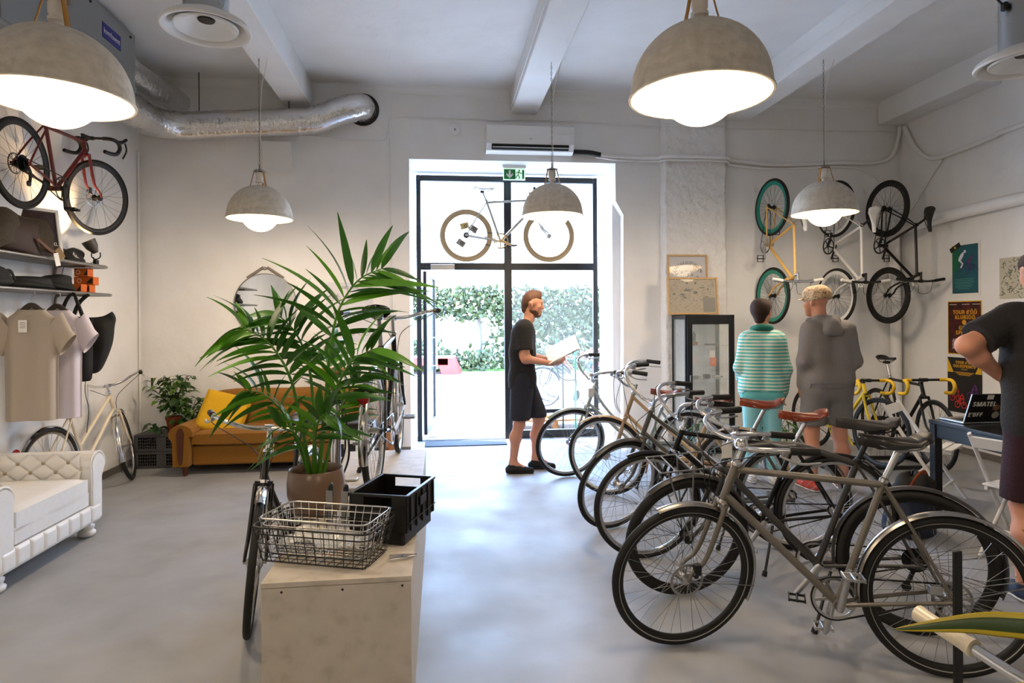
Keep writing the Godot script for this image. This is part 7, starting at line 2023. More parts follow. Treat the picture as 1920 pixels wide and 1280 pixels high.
	one("floor_cable", "thin black cable looped on the floor by the white armchair", "cable", MB.new().tube(curve([Vector3(0.06, 0.1, 1.75), Vector3(0.1, 0.006, 1.8), Vector3(0.35, 0.006, 1.72), Vector3(0.42, 0.006, 1.85), Vector3(0.2, 0.006, 2.0), Vector3(0.08, 0.006, 2.1)], 6), 0.004, 5), M.black, ROOM)


func snake_plant() -> void:
	var o := thing("snake_plant", "yellow-edged snake plant leaves reaching in from the lower right corner", "plant", at(Vector3(1.30, 0, -1.05)))
	part(o, "pot", MB.new().lathe([Vector2(0, 0), Vector2(0.12, 0), Vector2(0.16, 0.62), Vector2(0.15, 0.62), Vector2(0.14, 0.58), Vector2(0, 0.58)], 32), M.dark_pot)
	var edge := mat(Color(0.62, 0.55, 0.10), 0.4)
	var core := mat(Color(0.16, 0.24, 0.09), 0.4)
	for q in [[[Vector3(-0.06, 0.58, 0.0), Vector3(-0.14, 0.82, -0.02), Vector3(-0.26, 0.96, -0.06), Vector3(-0.42, 0.985, -0.09), Vector3(-0.60, 0.972, -0.10)], 0.022], [[Vector3(-0.05, 0.58, 0.04), Vector3(-0.12, 0.76, 0.04), Vector3(-0.24, 0.88, 0.02), Vector3(-0.38, 0.915, 0.0), Vector3(-0.52, 0.922, 0.0)], 0.016], [[Vector3(-0.03, 0.58, -0.03), Vector3(-0.1, 0.86, -0.08), Vector3(-0.2, 1.03, -0.12), Vector3(-0.33, 1.14, -0.14)], 0.02], [[Vector3(0.03, 0.58, 0.0), Vector3(0.06, 0.85, 0.0), Vector3(0.08, 1.2, 0.0)], 0.03]]:
		var pts := curve(q[0], 8)
		var rad := PackedFloat32Array()
		var rad2 := PackedFloat32Array()
		for k in pts.size():
			var f := float(k) / (pts.size() - 1)
			var w: float = q[1] * (0.6 + 0.5 * sin(PI * f)) * (1.0 if f < 0.75 else sqrt(maxf(1.0 - (f - 0.75) * 4.0, 0.004)))
			rad.push_back(w)
			rad2.push_back(w * 0.68)
		var lf := part(o, "leaf", MB.new().tube(pts, rad, 10, true, false, 0.18, Vector3(0, 0.35, 1)), edge)
		part(lf, "leaf_middle", MB.new().tube(pts, rad2, 10, true, false, 0.36, Vector3(0, 0.35, 1)), core)


func handlebar_stand() -> void:
	var o := thing("bicycle_handlebar", "chrome handlebar with cream grips cut off by the lower right corner", "handlebar", Transform3D.IDENTITY)
	var a := Vector3(0.875, 0.905, -1.35)
	var pts := curve([a, Vector3(0.90, 0.895, -1.25), Vector3(0.945, 0.875, -1.13), Vector3(1.02, 0.865, -1.05), Vector3(1.07, 0.87, -0.97), Vector3(1.10, 0.885, -0.86), Vector3(1.10, 0.9, -0.76)], 6)
	part(o, "bar", MB.new().tube(pts, 0.0115, 12), M.chrome)
	for e in [[0, 1], [pts.size() - 1, -1]]:
		var g := PackedVector3Array()
		for k in 8:
			g.push_back(pts[int(e[0]) + int(e[1]) * k])
		part(o, "grip", MB.new().tube(g, PackedFloat32Array([0.0185, 0.0165, 0.016, 0.016, 0.016, 0.016, 0.0165, 0.019]), 14), M.paint_cream)
	part(o, "post", MB.new().rod(Vector3(1.03, 0.02, -1.03), Vector3(1.03, 0.866, -1.03), 0.014, 12), M.chrome)
	part(o, "foot_plate", MB.new().lathe([Vector2(0, 0.02), Vector2(0.08, 0.02), Vector2(0.09, 0.0)], 24, at(Vector3(1.03, 0, -1.03))), M.black)


# ------------------------------------------------------------------ people
# Tapered capsules [a, b, radius a, radius b], joined by a smooth minimum and meshed as surface nets.
func body_mesh(o: MB, bones: Array, cell: float, k: float, keep = null) -> MB:
	var nb := bones.size()
	var A := PackedVector3Array()
	var BA := PackedVector3Array()
	var IL := PackedFloat32Array()
	var RA := PackedFloat32Array()
	var RD := PackedFloat32Array()
	var box := AABB(bones[0][0], Vector3.ZERO)
	for b in bones:
		A.push_back(b[0])
		BA.push_back(b[1] - b[0])
		IL.push_back(1.0 / maxf((b[1] - b[0]).length_squared(), 1e-8))
		RA.push_back(b[2])
		RD.push_back(b[3] - b[2])
		var rr := maxf(b[2], b[3]) + cell * 2.0
		box = box.merge(AABB(b[0] - Vector3.ONE * rr, Vector3.ONE * rr * 2.0)).merge(AABB(b[1] - Vector3.ONE * rr, Vector3.ONE * rr * 2.0))
	var S := 5
	var nx := int(ceil(box.size.x / cell / S)) * S + 1
	var ny := int(ceil(box.size.y / cell / S)) * S + 1
	var nz := int(ceil(box.size.z / cell / S)) * S + 1
	var val := PackedFloat32Array()
	val.resize(nx * ny * nz)
	val.fill(1.0)
	var o0 := box.position
	var act := []
	var hd := cell * S * 0.87
	for bz in range(0, nz - 1, S):
		for by in range(0, ny - 1, S):
			for bx in range(0, nx - 1, S):
				var c := o0 + Vector3(bx + S * 0.5, by + S * 0.5, bz + S * 0.5) * cell
				var near := PackedInt32Array()
				var lowest := 1e9
				for q in nb:
					var pa := c - A[q]
					var h := clampf(pa.dot(BA[q]) * IL[q], 0.0, 1.0)
					var d := (pa - BA[q] * h).length() - RA[q] - RD[q] * h
					lowest = minf(lowest, d)
					if d < hd + k + cell * 2.0:
						near.push_back(q)
				if near.is_empty() or lowest > hd + k:
					continue
				act.push_back(Vector3i(bx, by, bz))
				for z in range(bz, bz + S + 1):
					for y in range(by, by + S + 1):
						for x in range(bx, bx + S + 1):
							var p := o0 + Vector3(x, y, z) * cell
							var m := 1e9
							for q in near:
								var pa := p - A[q]
								var h := clampf(pa.dot(BA[q]) * IL[q], 0.0, 1.0)
								var d := (pa - BA[q] * h).length() - RA[q] - RD[q] * h
								var t := maxf(k - absf(m - d), 0.0)
								m = minf(m, d) - t * t * 0.25 / k
							if keep != null:
								m = maxf(m, keep.call(p))
							val[x + nx * (y + ny * z)] = m
	var id := {}
	var sx := 1
	var sy := nx
	var sz := nx * ny
	var offs := [0, sx, sy, sx + sy, sz, sz + sx, sz + sy, sz + sx + sy]
	for b in act:
		for z in range(b.z, b.z + S):
			for y in range(b.y, b.y + S):
				for x in range(b.x, b.x + S):
					var i := x + nx * (y + ny * z)
					var v0 := val[i]
					var v1 := val[i + 1]
					var v2 := val[i + sy]
					var v3 := val[i + sy + 1]
					var v4 := val[i + sz]
					var v5 := val[i + sz + 1]
					var v6 := val[i + sz + sy]
					var v7 := val[i + sz + sy + 1]
					var neg := int(v0 < 0) + int(v1 < 0) + int(v2 < 0) + int(v3 < 0) + int(v4 < 0) + int(v5 < 0) + int(v6 < 0) + int(v7 < 0)
					if neg == 0 or neg == 8:
						continue
					var g := Vector3(v1 + v3 + v5 + v7 - v0 - v2 - v4 - v6, v2 + v3 + v6 + v7 - v0 - v1 - v4 - v5, v4 + v5 + v6 + v7 - v0 - v1 - v2 - v3)
					var mean := (v0 + v1 + v2 + v3 + v4 + v5 + v6 + v7) * 0.125
					var gl := g.length() * 0.25
					var p := Vector3(0.5, 0.5, 0.5)
					if gl > 1e-6:
						p -= g.normalized() * clampf(mean / gl, -0.6, 0.6)
					id[i] = o.vert(o0 + (Vector3(x, y, z) + p) * cell, g.normalized())
	for i in id:
		var n0: bool = val[i] < 0.0
		if n0 != (val[i + sx] < 0.0) and id.has(i - sy) and id.has(i - sz) and id.has(i - sy - sz):
			o.tri(id[i], id[i - sy], id[i - sy - sz])
			o.tri(id[i], id[i - sy - sz], id[i - sz])
		if n0 != (val[i + sy] < 0.0) and id.has(i - sx) and id.has(i - sz) and id.has(i - sx - sz):
			o.tri(id[i], id[i - sx], id[i - sx - sz])
			o.tri(id[i], id[i - sx - sz], id[i - sz])
		if n0 != (val[i + sz] < 0.0) and id.has(i - sx) and id.has(i - sy) and id.has(i - sx - sy):
			o.tri(id[i], id[i - sx], id[i - sx - sy])
			o.tri(id[i], id[i - sx - sy], id[i - sy])
	return o


# Figures are built facing +z, feet near y = 0, x to the figure's left; a head of bones at c with basis b.
func head_bones(c: Vector3, b: Basis, s := 1.0) -> Array:
	var out := []
	for q in [
		[Vector3(0, 0.035, -0.02), Vector3(0, 0.03, 0.02), 0.083, 0.078], [Vector3(0, -0.04, 0.035), Vector3(0, -0.075, 0.05), 0.058, 0.042],
		[Vector3(0.02, -0.095, 0.06), Vector3(-0.02, -0.095, 0.06), 0.022, 0.022], [Vector3(0, 0.01, 0.088), Vector3(0, -0.03, 0.104), 0.009, 0.014],
		[Vector3(-0.03, 0.03, 0.082), Vector3(0.03, 0.03, 0.082), 0.014, 0.014], [Vector3(0.016, -0.062, 0.085), Vector3(-0.016, -0.062, 0.085), 0.012, 0.012],
		[Vector3(-0.045, -0.02, 0.06), Vector3(-0.04, -0.055, 0.05), 0.028, 0.025], [Vector3(0.045, -0.02, 0.06), Vector3(0.04, -0.055, 0.05), 0.028, 0.025],
		[Vector3(0.083, 0.008, -0.018), Vector3(0.08, -0.026, -0.01), 0.011, 0.007], [Vector3(-0.083, 0.008, -0.018), Vector3(-0.08, -0.026, -0.01), 0.011, 0.007],
		[Vector3(0, -0.05, -0.03), Vector3(0, -0.15, -0.03), 0.056, 0.055],
	]:
		out.push_back([c + b * (q[0] * s), c + b * (q[1] * s), q[2] * s, q[3] * s])
	return out


# A hand at wrist w, fingers along f, palm normal n (towards the palm side), thumb on side t.
func hand_bones(w: Vector3, f: Vector3, n: Vector3, curl: float, thumb := 1.0) -> Array:
	f = f.normalized()
	n = (n - f * n.dot(f)).normalized()
	var s := f.cross(n) * thumb
	var out := []
	out.push_back([w, w + f * 0.03, 0.026, 0.025])
	for k in 4:
		var q := (k - 1.5) * 0.02
		var a := w + f * 0.02 - s * q * 0.8
		var kn := w + f * (0.088 - 0.005 * absf(k - 1.0)) - s * q
		out.push_back([a, kn, 0.016, 0.0115])
		var L: float = [0.042, 0.047, 0.044, 0.034][k]
		var p := kn
		var d := f
		for j in 3:
			d = (d * cos(curl * 0.8) + n * sin(curl * 0.8)).normalized() if j < 1 else (d * cos(curl) + n * sin(curl)).normalized()
			n = (n - d * n.dot(d)).normalized()
			var e: Vector3 = p + d * L * [1.0, 0.65, 0.5][j]
			out.push_back([p, e, 0.0095 - 0.0006 * j, 0.0090 - 0.0008 * j])
			p = e
		n = (n - f * n.dot(f)).normalized()
	var t0 := w + f * 0.025 + s * 0.024
	var t1 := t0 + (f * 0.55 + s * 0.75 + n * 0.35).normalized() * 0.042
	var t2 := t1 + (f * 0.8 + s * 0.25 + n * 0.5).normalized() * 0.032
	out.push_back([t0, t1, 0.015, 0.0115])
	out.push_back([t1, t2, 0.0105, 0.0095])
	out.push_back([t2, t2 + (f * 0.8 + n * 0.5).normalized() * 0.026, 0.0095, 0.008])
	return out


func grow(bones: Array, by: float) -> Array:
	var out := []
	for b in bones:
		out.push_back([b[0], b[1], b[2] + by, b[3] + by])
	return out


func shoe(par: Node3D, ankle: Vector3, toe: Vector3, m: Material, sole: Material) -> void:
	# ankle over the heel, toe the tip; both on the ground plane of the figure
	var d := Vector3(toe.x - ankle.x, 0, toe.z - ankle.z).normalized()
	var g := Vector3(ankle.x, toe.y, ankle.z)
	var up := [[g - d * 0.045 + Vector3(0, 0.04, 0), g + d * 0.06 + Vector3(0, 0.045, 0), 0.034, 0.038], [g + d * 0.06 + Vector3(0, 0.042, 0), g + d * 0.18 + Vector3(0, 0.03, 0), 0.04, 0.028], [g + Vector3(0, 0.05, 0), g + Vector3(0, 0.085, 0), 0.042, 0.042]]
	var ty := toe.y + 0.012
	var sh := part(par, "shoe", body_mesh(MB.new(), up, 0.008, 0.03, func(p: Vector3) -> float: return maxf(ty - p.y, p.y - ty - 0.085)), m)
	part(sh, "sole", body_mesh(MB.new(), grow(up, 0.007), 0.008, 0.03, func(p: Vector3) -> float: return maxf(toe.y - p.y, p.y - ty - 0.01)), sole)


func build_people() -> void:
	M.hair_brown = textured(mat(Color(0.17, 0.08, 0.045), 0.8), 12.0, null, bumps(101, 0.15, 3.0, 2, 256), 0.4, false)
	M.hair_fair = textured(mat(Color(0.36, 0.22, 0.12), 0.6), 12.0, null, bumps(101, 0.15, 5.0, 2, 256), 0.6, false)
	M.tee_black = textured(mat(Color(0.12, 0.112, 0.115), 0.9), 5.0, null, bumps(102, 0.03, 6.0, 3, 256), 0.5, false)
	M.navy = textured(mat(Color(0.13, 0.135, 0.17), 0.9), 5.0, null, bumps(102, 0.03, 6.0, 3, 256), 0.5, false)
	walking_man()
	striped_woman()
	hooded_man()
	table_man()


func walking_man() -> void:
	var o := thing("person", "man in black T-shirt and dark shorts walking past the door with papers", "person", at(Vector3(0.10, 0, -6.32), PI * 0.5))
	# facing local +z (the picture's right); local -x is towards the viewer
	var hl := Vector3(0.09, 0.93, 0.0)
	var hr := Vector3(-0.09, 0.93, 0.0)
	var kr := Vector3(-0.095, 0.5, -0.03)
	var ar := Vector3(-0.09, 0.1, -0.10)
	var kl := Vector3(0.09, 0.51, 0.17)
	var al := Vector3(0.09, 0.11, 0.13)
	var sr := Vector3(-0.185, 1.45, 0.02)
	var sl := Vector3(0.185, 1.45, 0.02)
	var er := Vector3(-0.23, 1.15, 0.03)
	var wr := Vector3(-0.15, 1.10, 0.27)
	var el := Vector3(0.22, 1.16, 0.06)
	var wl := Vector3(0.12, 1.12, 0.28)
	var hc := Vector3(0, 1.685, 0.11)
	var hb := Basis(Vector3.RIGHT, 0.05)
	var torso := [[Vector3(-0.07, 0.95, 0), Vector3(-0.08, 1.2, 0.0), 0.11, 0.10], [Vector3(0.07, 0.95, 0), Vector3(0.08, 1.2, 0.0), 0.11, 0.10], [Vector3(-0.08, 1.2, 0), Vector3(-0.09, 1.38, 0.01), 0.11, 0.105], [Vector3(0.08, 1.2, 0), Vector3(0.09, 1.38, 0.01), 0.11, 0.105], [sr + Vector3(0.05, 0, 0), sl - Vector3(0.05, 0, 0), 0.065, 0.065], [Vector3(0, 1.45, 0.03), Vector3(0, 1.58, 0.085), 0.06, 0.055]]
	var arms := [[sr, er, 0.052, 0.042], [er, wr, 0.041, 0.028], [sl, el, 0.052, 0.042], [el, wl, 0.041, 0.028]]
	var legs := [[hr, kr, 0.085, 0.058], [kr + Vector3(0, -0.03, -0.01), kr.lerp(ar, 0.35) + Vector3(0, 0, -0.02), 0.052, 0.056], [kr.lerp(ar, 0.35) + Vector3(0, 0, -0.015), ar, 0.054, 0.034], [ar, ar + Vector3(0, -0.05, 0.1), 0.034, 0.03], [hl, kl, 0.085, 0.058], [kl, kl.lerp(al, 0.4) + Vector3(0, 0, -0.02), 0.054, 0.055], [kl.lerp(al, 0.4) + Vector3(0, 0, -0.015), al, 0.054, 0.034], [al, al + Vector3(0, -0.05, 0.1), 0.034, 0.03]]
	var skin := MB.new()
	body_mesh(skin, torso + arms + legs, 0.012, 0.04)
	body_mesh(skin, head_bones(hc, hb), 0.006, 0.022)
	body_mesh(skin, hand_bones(wr, Vector3(0.1, 0.02, 1), Vector3(0.5, 0.8, 0), 0.45, -1.0), 0.0045, 0.008)
	body_mesh(skin, hand_bones(wl, Vector3(-0.1, 0.02, 1), Vector3(-0.5, 0.8, 0), 0.45, 1.0), 0.0045, 0.008)
	part(o, "body", skin, M.skin)
	var shirt := grow(torso.slice(0, 5), 0.02) + [[sr, sr.lerp(er, 0.72), 0.078, 0.072], [sl, sl.lerp(el, 0.72), 0.078, 0.072], [Vector3(-0.06, 0.94, 0), Vector3(-0.06, 0.86, 0), 0.135, 0.14], [Vector3(0.06, 0.94, 0), Vector3(0.06, 0.86, 0), 0.135, 0.14]]
	part(o, "t_shirt", body_mesh(MB.new(), shirt, 0.012, 0.05, func(p: Vector3) -> float:
		var cuff_r := (p - sr.lerp(er, 0.72)).dot((er - sr).normalized())
		var side := -1.0 if absf(p.x) < 0.19 else 1.0
		return maxf(0.85 - p.y, cuff_r if side > 0.0 and p.x < 0 else -1.0)), M.tee_black)
	var shorts := [[Vector3(-0.06, 0.95, 0), Vector3(0.06, 0.95, 0), 0.13, 0.13], [hr, hr.lerp(kr, 0.86), 0.12, 0.105], [hl, hl.lerp(kl, 0.86), 0.12, 0.105]]
	part(o, "shorts", body_mesh(MB.new(), shorts, 0.012, 0.04, func(p: Vector3) -> float: return 0.535 - p.y), M.navy)
	part(o, "hair", body_mesh(MB.new(), [[hc + hb * Vector3(0, 0.05, -0.025), hc + hb * Vector3(0, 0.07, 0.03), 0.085, 0.07], [hc + hb * Vector3(0, 0.0, -0.06), hc + hb * Vector3(0, -0.05, -0.07), 0.06, 0.045], [hc + hb * Vector3(0, 0.1, 0.06), hc + hb * Vector3(0, 0.1, 0.0), 0.035, 0.05]], 0.006, 0.03, func(p: Vector3) -> float:
		var q := hb.inverse() * (p - hc)
		return maxf(q.z - 0.085, (0.05 - q.y) if q.z > -0.012 else -1.0)), M.hair_fair)
	part(o, "beard", body_mesh(MB.new(), [[hc + hb * Vector3(0, -0.05, 0.035), hc + hb * Vector3(0, -0.095, 0.055), 0.064, 0.037], [hc + hb * Vector3(0.0, -0.05, 0.0), hc + hb * Vector3(0, -0.07, 0.03), 0.066, 0.058]], 0.006, 0.02, func(p: Vector3) -> float:
		var q := hb.inverse() * (p - hc)
		return maxf(q.y + 0.055, (q - Vector3(0, -0.06, 0.12)).length() * -1.0 + 0.03)), M.hair_fair)
	for s in [-1.0, 1.0]:
		part(o, "eye", MB.new().ell(hc + hb * Vector3(s * 0.033, 0.005, 0.088), Vector3(0.011, 0.006, 0.006), Basis.IDENTITY, 10, 6), M.ink)
	shoe(o, ar, Vector3(-0.09, 0.0, 0.1), M.black_cloth, M.black)
	shoe(o, al, Vector3(0.09, 0.0, 0.36), M.black_cloth, M.black)
	var pp := thing("paper_sheets", "white sheets of paper held by the walking man", "papers", at(Vector3(0.10, 0, -6.32), PI * 0.5))
	for k in 3:
		part(pp, "sheet", MB.new().grid(4, 6, func(a: float, b: float) -> Vector3: return Vector3((a - 0.5) * 0.30, 0.02 * sin(b * 2.0 + k) + 0.004 * k, b * 0.34)), M.paper, Transform3D(Basis(Vector3.BACK, 0.45) * Basis(Vector3.UP, 0.06 * k) * Basis(Vector3.RIGHT, -0.55), Vector3(-0.05, 1.14, 0.26)))


func striped_woman() -> void:
	var img := Image.create(8, 8, false, Image.FORMAT_RGB8)
	img.fill(Color(0.86, 0.86, 0.82))
	img.fill_rect(Rect2i(0, 0, 8, 4), Color(0.30, 0.72, 0.68))
	var stripes := mat(Color(1, 1, 1), 0.9)
	stripes.albedo_texture = ImageTexture.create_from_image(img)
	stripes.uv1_triplanar = true
	stripes.uv1_scale = Vector3(32, 32, 32)
	var teal_light := mat(Color(0.42, 0.75, 0.74), 0.85)
	var o := thing("person", "short-haired woman in a turquoise striped cardigan seen from behind", "person", at(Vector3(2.33, 0, -5.82), PI - 0.25))
	var hc := Vector3(0.0, 1.585, 0.02)
	var hb := Basis(Vector3.UP, -0.45)
	var sr := Vector3(-0.15, 1.34, -0.02)
	var sl := Vector3(0.15, 1.34, -0.02)
	var er := Vector3(-0.20, 1.06, -0.03)
	var wr := Vector3(-0.19, 0.82, 0.05)
	var el := Vector3(0.20, 1.07, -0.02)
	var wl := Vector3(0.17, 0.93, 0.2)
	var hr := Vector3(-0.085, 0.85, 0)
	var hl := Vector3(0.085, 0.85, 0)
	var kr := Vector3(-0.09, 0.46, 0.02)
	var kl := Vector3(0.09, 0.46, 0.02)
	var ar := Vector3(-0.09, 0.09, -0.02)
	var al := Vector3(0.1, 0.09, -0.01)
	var torso := [[Vector3(-0.075, 0.88, 0), Vector3(-0.06, 1.1, 0.0), 0.115, 0.095], [Vector3(0.075, 0.88, 0), Vector3(0.06, 1.1, 0.0), 0.115, 0.095], [Vector3(-0.06, 1.1, 0), Vector3(-0.075, 1.28, -0.01), 0.1, 0.095], [Vector3(0.06, 1.1, 0), Vector3(0.075, 1.28, -0.01), 0.1, 0.095], [sr + Vector3(0.05, 0, 0), sl - Vector3(0.05, 0, 0), 0.058, 0.058], [Vector3(0, 1.34, -0.01), Vector3(0, 1.48, 0.0), 0.052, 0.05]]
	var arms := [[sr, er, 0.046, 0.038], [er, wr, 0.037, 0.025], [sl, el, 0.046, 0.038], [el, wl, 0.037, 0.025]]
	var legs := [[hr, kr, 0.085, 0.055], [kr, kr.lerp(ar, 0.35) + Vector3(0, 0, -0.02), 0.052, 0.054], [kr.lerp(ar, 0.35) + Vector3(0, 0, -0.015), ar, 0.052, 0.032], [hl, kl, 0.085, 0.055], [kl, kl.lerp(al, 0.35) + Vector3(0, 0, -0.02), 0.052, 0.054], [kl.lerp(al, 0.35) + Vector3(0, 0, -0.015), al, 0.052, 0.032]]
	var skin := MB.new()
	body_mesh(skin, torso + arms + legs, 0.012, 0.04)
	body_mesh(skin, head_bones(hc, hb, 0.97), 0.006, 0.022)
	body_mesh(skin, hand_bones(wr, Vector3(0.0, -1, 0.25), Vector3(1, 0, 0.2), 0.3, -1.0), 0.0045, 0.008)
	body_mesh(skin, hand_bones(wl, Vector3(-0.2, 0.3, 1), Vector3(-1, 0.0, 0), 0.5, 1.0), 0.0045, 0.008)
	part(o, "body", skin, M.skin)
	var folds := [[Vector3(-0.08, 0.9, -0.03), Vector3(-0.05, 1.25, -0.05), 0.11, 0.08], [Vector3(0.08, 0.9, -0.03), Vector3(0.05, 1.25, -0.05), 0.11, 0.08]]
	var card := grow(torso.slice(0, 5), 0.028) + folds + [[sr, er, 0.056, 0.052], [er, er.lerp(wr, 0.85), 0.052, 0.042], [sl, el, 0.056, 0.052], [el, el.lerp(wl, 0.9), 0.052, 0.042]]
	part(o, "cardigan", body_mesh(MB.new(), card, 0.012, 0.04, func(p: Vector3) -> float: return 0.86 - p.y if absf(p.x) < 0.165 else -1.0), stripes)
	part(o, "hem_band", body_mesh(MB.new(), [[Vector3(-0.08, 0.84, -0.01), Vector3(0.08, 0.84, -0.01), 0.125, 0.125]], 0.01, 0.03, func(p: Vector3) -> float: return maxf(0.79 - p.y, p.y - 0.865)), teal_light)
	part(o, "cuff", body_mesh(MB.new(), [[er.lerp(wr, 0.82), wr.lerp(er, 0.02), 0.046, 0.038]], 0.008, 0.02), teal_light)
	part(o, "trousers", body_mesh(MB.new(), [[Vector3(-0.07, 0.84, 0), Vector3(0.07, 0.84, 0), 0.122, 0.122], [hr, kr, 0.1, 0.075], [kr, ar.lerp(kr, 0.2), 0.072, 0.06], [hl, kl, 0.1, 0.075], [kl, al.lerp(kl, 0.2), 0.072, 0.06]], 0.012, 0.035), mat(Color(0.55, 0.80, 0.82), 0.85))
	part(o, "scarf", MB.new().tube(curve([Vector3(0.0, 1.425, 0.07), Vector3(0.075, 1.43, 0.02), Vector3(0.05, 1.445, -0.06), Vector3(0, 1.45, -0.075), Vector3(-0.05, 1.445, -0.06), Vector3(-0.075, 1.43, 0.02)], 5, true), 0.03, 10, false, true), mat(Color(0.02, 0.42, 0.36), 0.8))
	part(o, "hair", body_mesh(MB.new(), [[hc + hb * Vector3(0, 0.045, -0.03), hc + hb * Vector3(0, 0.055, 0.03), 0.092, 0.078], [hc + hb * Vector3(0, 0.0, -0.055), hc + hb * Vector3(0, -0.065, -0.05), 0.072, 0.05]], 0.006, 0.03, func(p: Vector3) -> float:
		var q := hb.inverse() * (p - hc)
		return maxf(q.z - 0.075, (0.02 - q.y) if q.z > -0.005 else -1.0)), M.hair_brown)
	shoe(o, ar, Vector3(-0.1, 0.0, 0.18), M.paint_white, M.paper)
	shoe(o, al, Vector3(0.11, 0.0, 0.19), M.paint_white, M.paper)


func hooded_man() -> void:
	var grey_cloth := textured(mat(Color(0.54, 0.52, 0.51), 0.95), 6.0, noise(105, 0.2, [[0.0, grey(0.85)], [1.0, Color.WHITE]], 2, 256), bumps(102, 0.03, 6.0, 3, 256), 0.6, false)
	var short_cloth := textured(mat(Color(0.50, 0.49, 0.48), 0.9), 8.0, noise(106, 0.3, [[0.0, grey(0.85)], [1.0, Color.WHITE]], 2, 256), null, 0.5, false)
	var o := thing("person", "man in grey hooded sweatshirt, grey shorts and patterned cap seen from behind", "person", at(Vector3(2.80, 0, -5.55), PI))
	var hc := Vector3(0.075, 1.665, 0.045)
	var hb := Basis(Vector3.UP, 0.55)
	var sr := Vector3(-0.17, 1.43, -0.02)
	var sl := Vector3(0.17, 1.43, -0.02)
	var er := Vector3(-0.22, 1.15, -0.04)
	var wr := Vector3(-0.17, 1.0, 0.17)
	var el := Vector3(0.22, 1.15, -0.04)
	var wl := Vector3(0.19, 0.92, 0.08)
	var hr := Vector3(-0.095, 0.92, 0)
	var hl := Vector3(0.095, 0.92, 0)
	var kr := Vector3(-0.12, 0.49, 0.03)
	var kl := Vector3(0.13, 0.49, 0.03)
	var ar := Vector3(-0.13, 0.09, -0.02)
	var al := Vector3(0.15, 0.09, -0.02)
	var torso := [[Vector3(-0.085, 0.95, 0), Vector3(-0.085, 1.2, 0.0), 0.125, 0.12], [Vector3(0.085, 0.95, 0), Vector3(0.085, 1.2, 0.0), 0.125, 0.12], [Vector3(-0.085, 1.2, 0), Vector3(-0.1, 1.36, -0.01), 0.12, 0.115], [Vector3(0.085, 1.2, 0), Vector3(0.1, 1.36, -0.01), 0.12, 0.115], [sr + Vector3(0.05, 0, 0), sl - Vector3(0.05, 0, 0), 0.07, 0.07], [Vector3(0, 1.42, 0.0), Vector3(0.06, 1.58, 0.03), 0.06, 0.06]]
	var arms := [[sr, er, 0.055, 0.045], [er, wr, 0.044, 0.03], [sl, el, 0.055, 0.045], [el, wl, 0.044, 0.03]]
	var legs := [[hr, kr, 0.09, 0.06], [kr, kr.lerp(ar, 0.35) + Vector3(0, 0, -0.025), 0.056, 0.06], [kr.lerp(ar, 0.35) + Vector3(0, 0, -0.02), ar, 0.058, 0.036], [hl, kl, 0.09, 0.06], [kl, kl.lerp(al, 0.35) + Vector3(0, 0, -0.025), 0.056, 0.06], [kl.lerp(al, 0.35) + Vector3(0, 0, -0.02), al, 0.058, 0.036]]
	var skin := MB.new()
	body_mesh(skin, torso + arms + legs, 0.012, 0.04)
	body_mesh(skin, head_bones(hc, hb), 0.006, 0.022)
	body_mesh(skin, hand_bones(wr, Vector3(0.4, -0.2, 1), Vector3(1, 0, 0), 0.4, -1.0), 0.0045, 0.008)
	body_mesh(skin, hand_bones(wl, Vector3(-0.1, -1, 0.3), Vector3(-1, 0, 0.2), 0.35, 1.0), 0.0045, 0.008)
	part(o, "body", skin, M.skin)
	var hood := grow(torso.slice(0, 5), 0.012) + [[sr, er, 0.068, 0.062], [er, er.lerp(wr, 0.95), 0.06, 0.045], [sl, el, 0.068, 0.062], [el, el.lerp(wl, 0.95), 0.06, 0.045], [Vector3(-0.07, 1.0, -0.02), Vector3(0.07, 1.0, -0.02), 0.145, 0.145]]
	var sw := part(o, "sweatshirt", body_mesh(MB.new(), hood, 0.012, 0.045, func(p: Vector3) -> float: return 0.95 - p.y if absf(p.x) < 0.19 else -1.0), grey_cloth)
	part(sw, "waistband", body_mesh(MB.new(), [[Vector3(-0.07, 0.96, -0.01), Vector3(0.07, 0.96, -0.01), 0.143, 0.143]], 0.01, 0.03, func(p: Vector3) -> float: return maxf(0.92 - p.y, p.y - 0.985)), grey_cloth)
	part(sw, "hood", body_mesh(MB.new(), [[Vector3(-0.1, 1.47, 0.02), Vector3(0.0, 1.47, -0.09), 0.05, 0.06], [Vector3(0.0, 1.47, -0.09), Vector3(0.13, 1.49, 0.02), 0.06, 0.05], [Vector3(-0.04, 1.42, -0.12), Vector3(0.05, 1.42, -0.12), 0.05, 0.05], [Vector3(-0.06, 1.52, -0.05), Vector3(0.1, 1.53, -0.04), 0.03, 0.03]], 0.009, 0.035), grey_cloth)
	part(o, "shorts", body_mesh(MB.new(), [[Vector3(-0.075, 0.9, 0), Vector3(0.075, 0.9, 0), 0.138, 0.138], [hr, hr.lerp(kr, 0.86), 0.12, 0.11], [hl, hl.lerp(kl, 0.86), 0.12, 0.11]], 0.012, 0.035, func(p: Vector3) -> float: return maxf(0.58 - p.y, p.y - 0.94)), short_cloth)
	var floral := textured(mat(Color(0.95, 0.92, 0.84), 0.8), 6.0, noise(108, 0.03, [[0.0, Color(0.15, 0.12, 0.1)], [0.36, Color(0.35, 0.28, 0.2)], [0.42, Color(0.92, 0.87, 0.74)], [0.56, Color(0.95, 0.92, 0.82)], [0.6, Color(0.75, 0.45, 0.15)], [0.66, Color(0.55, 0.1, 0.25)], [0.75, Color(0.85, 0.8, 0.7)], [1.0, Color(0.3, 0.3, 0.25)]], 3, 256), null, 0.5, false)
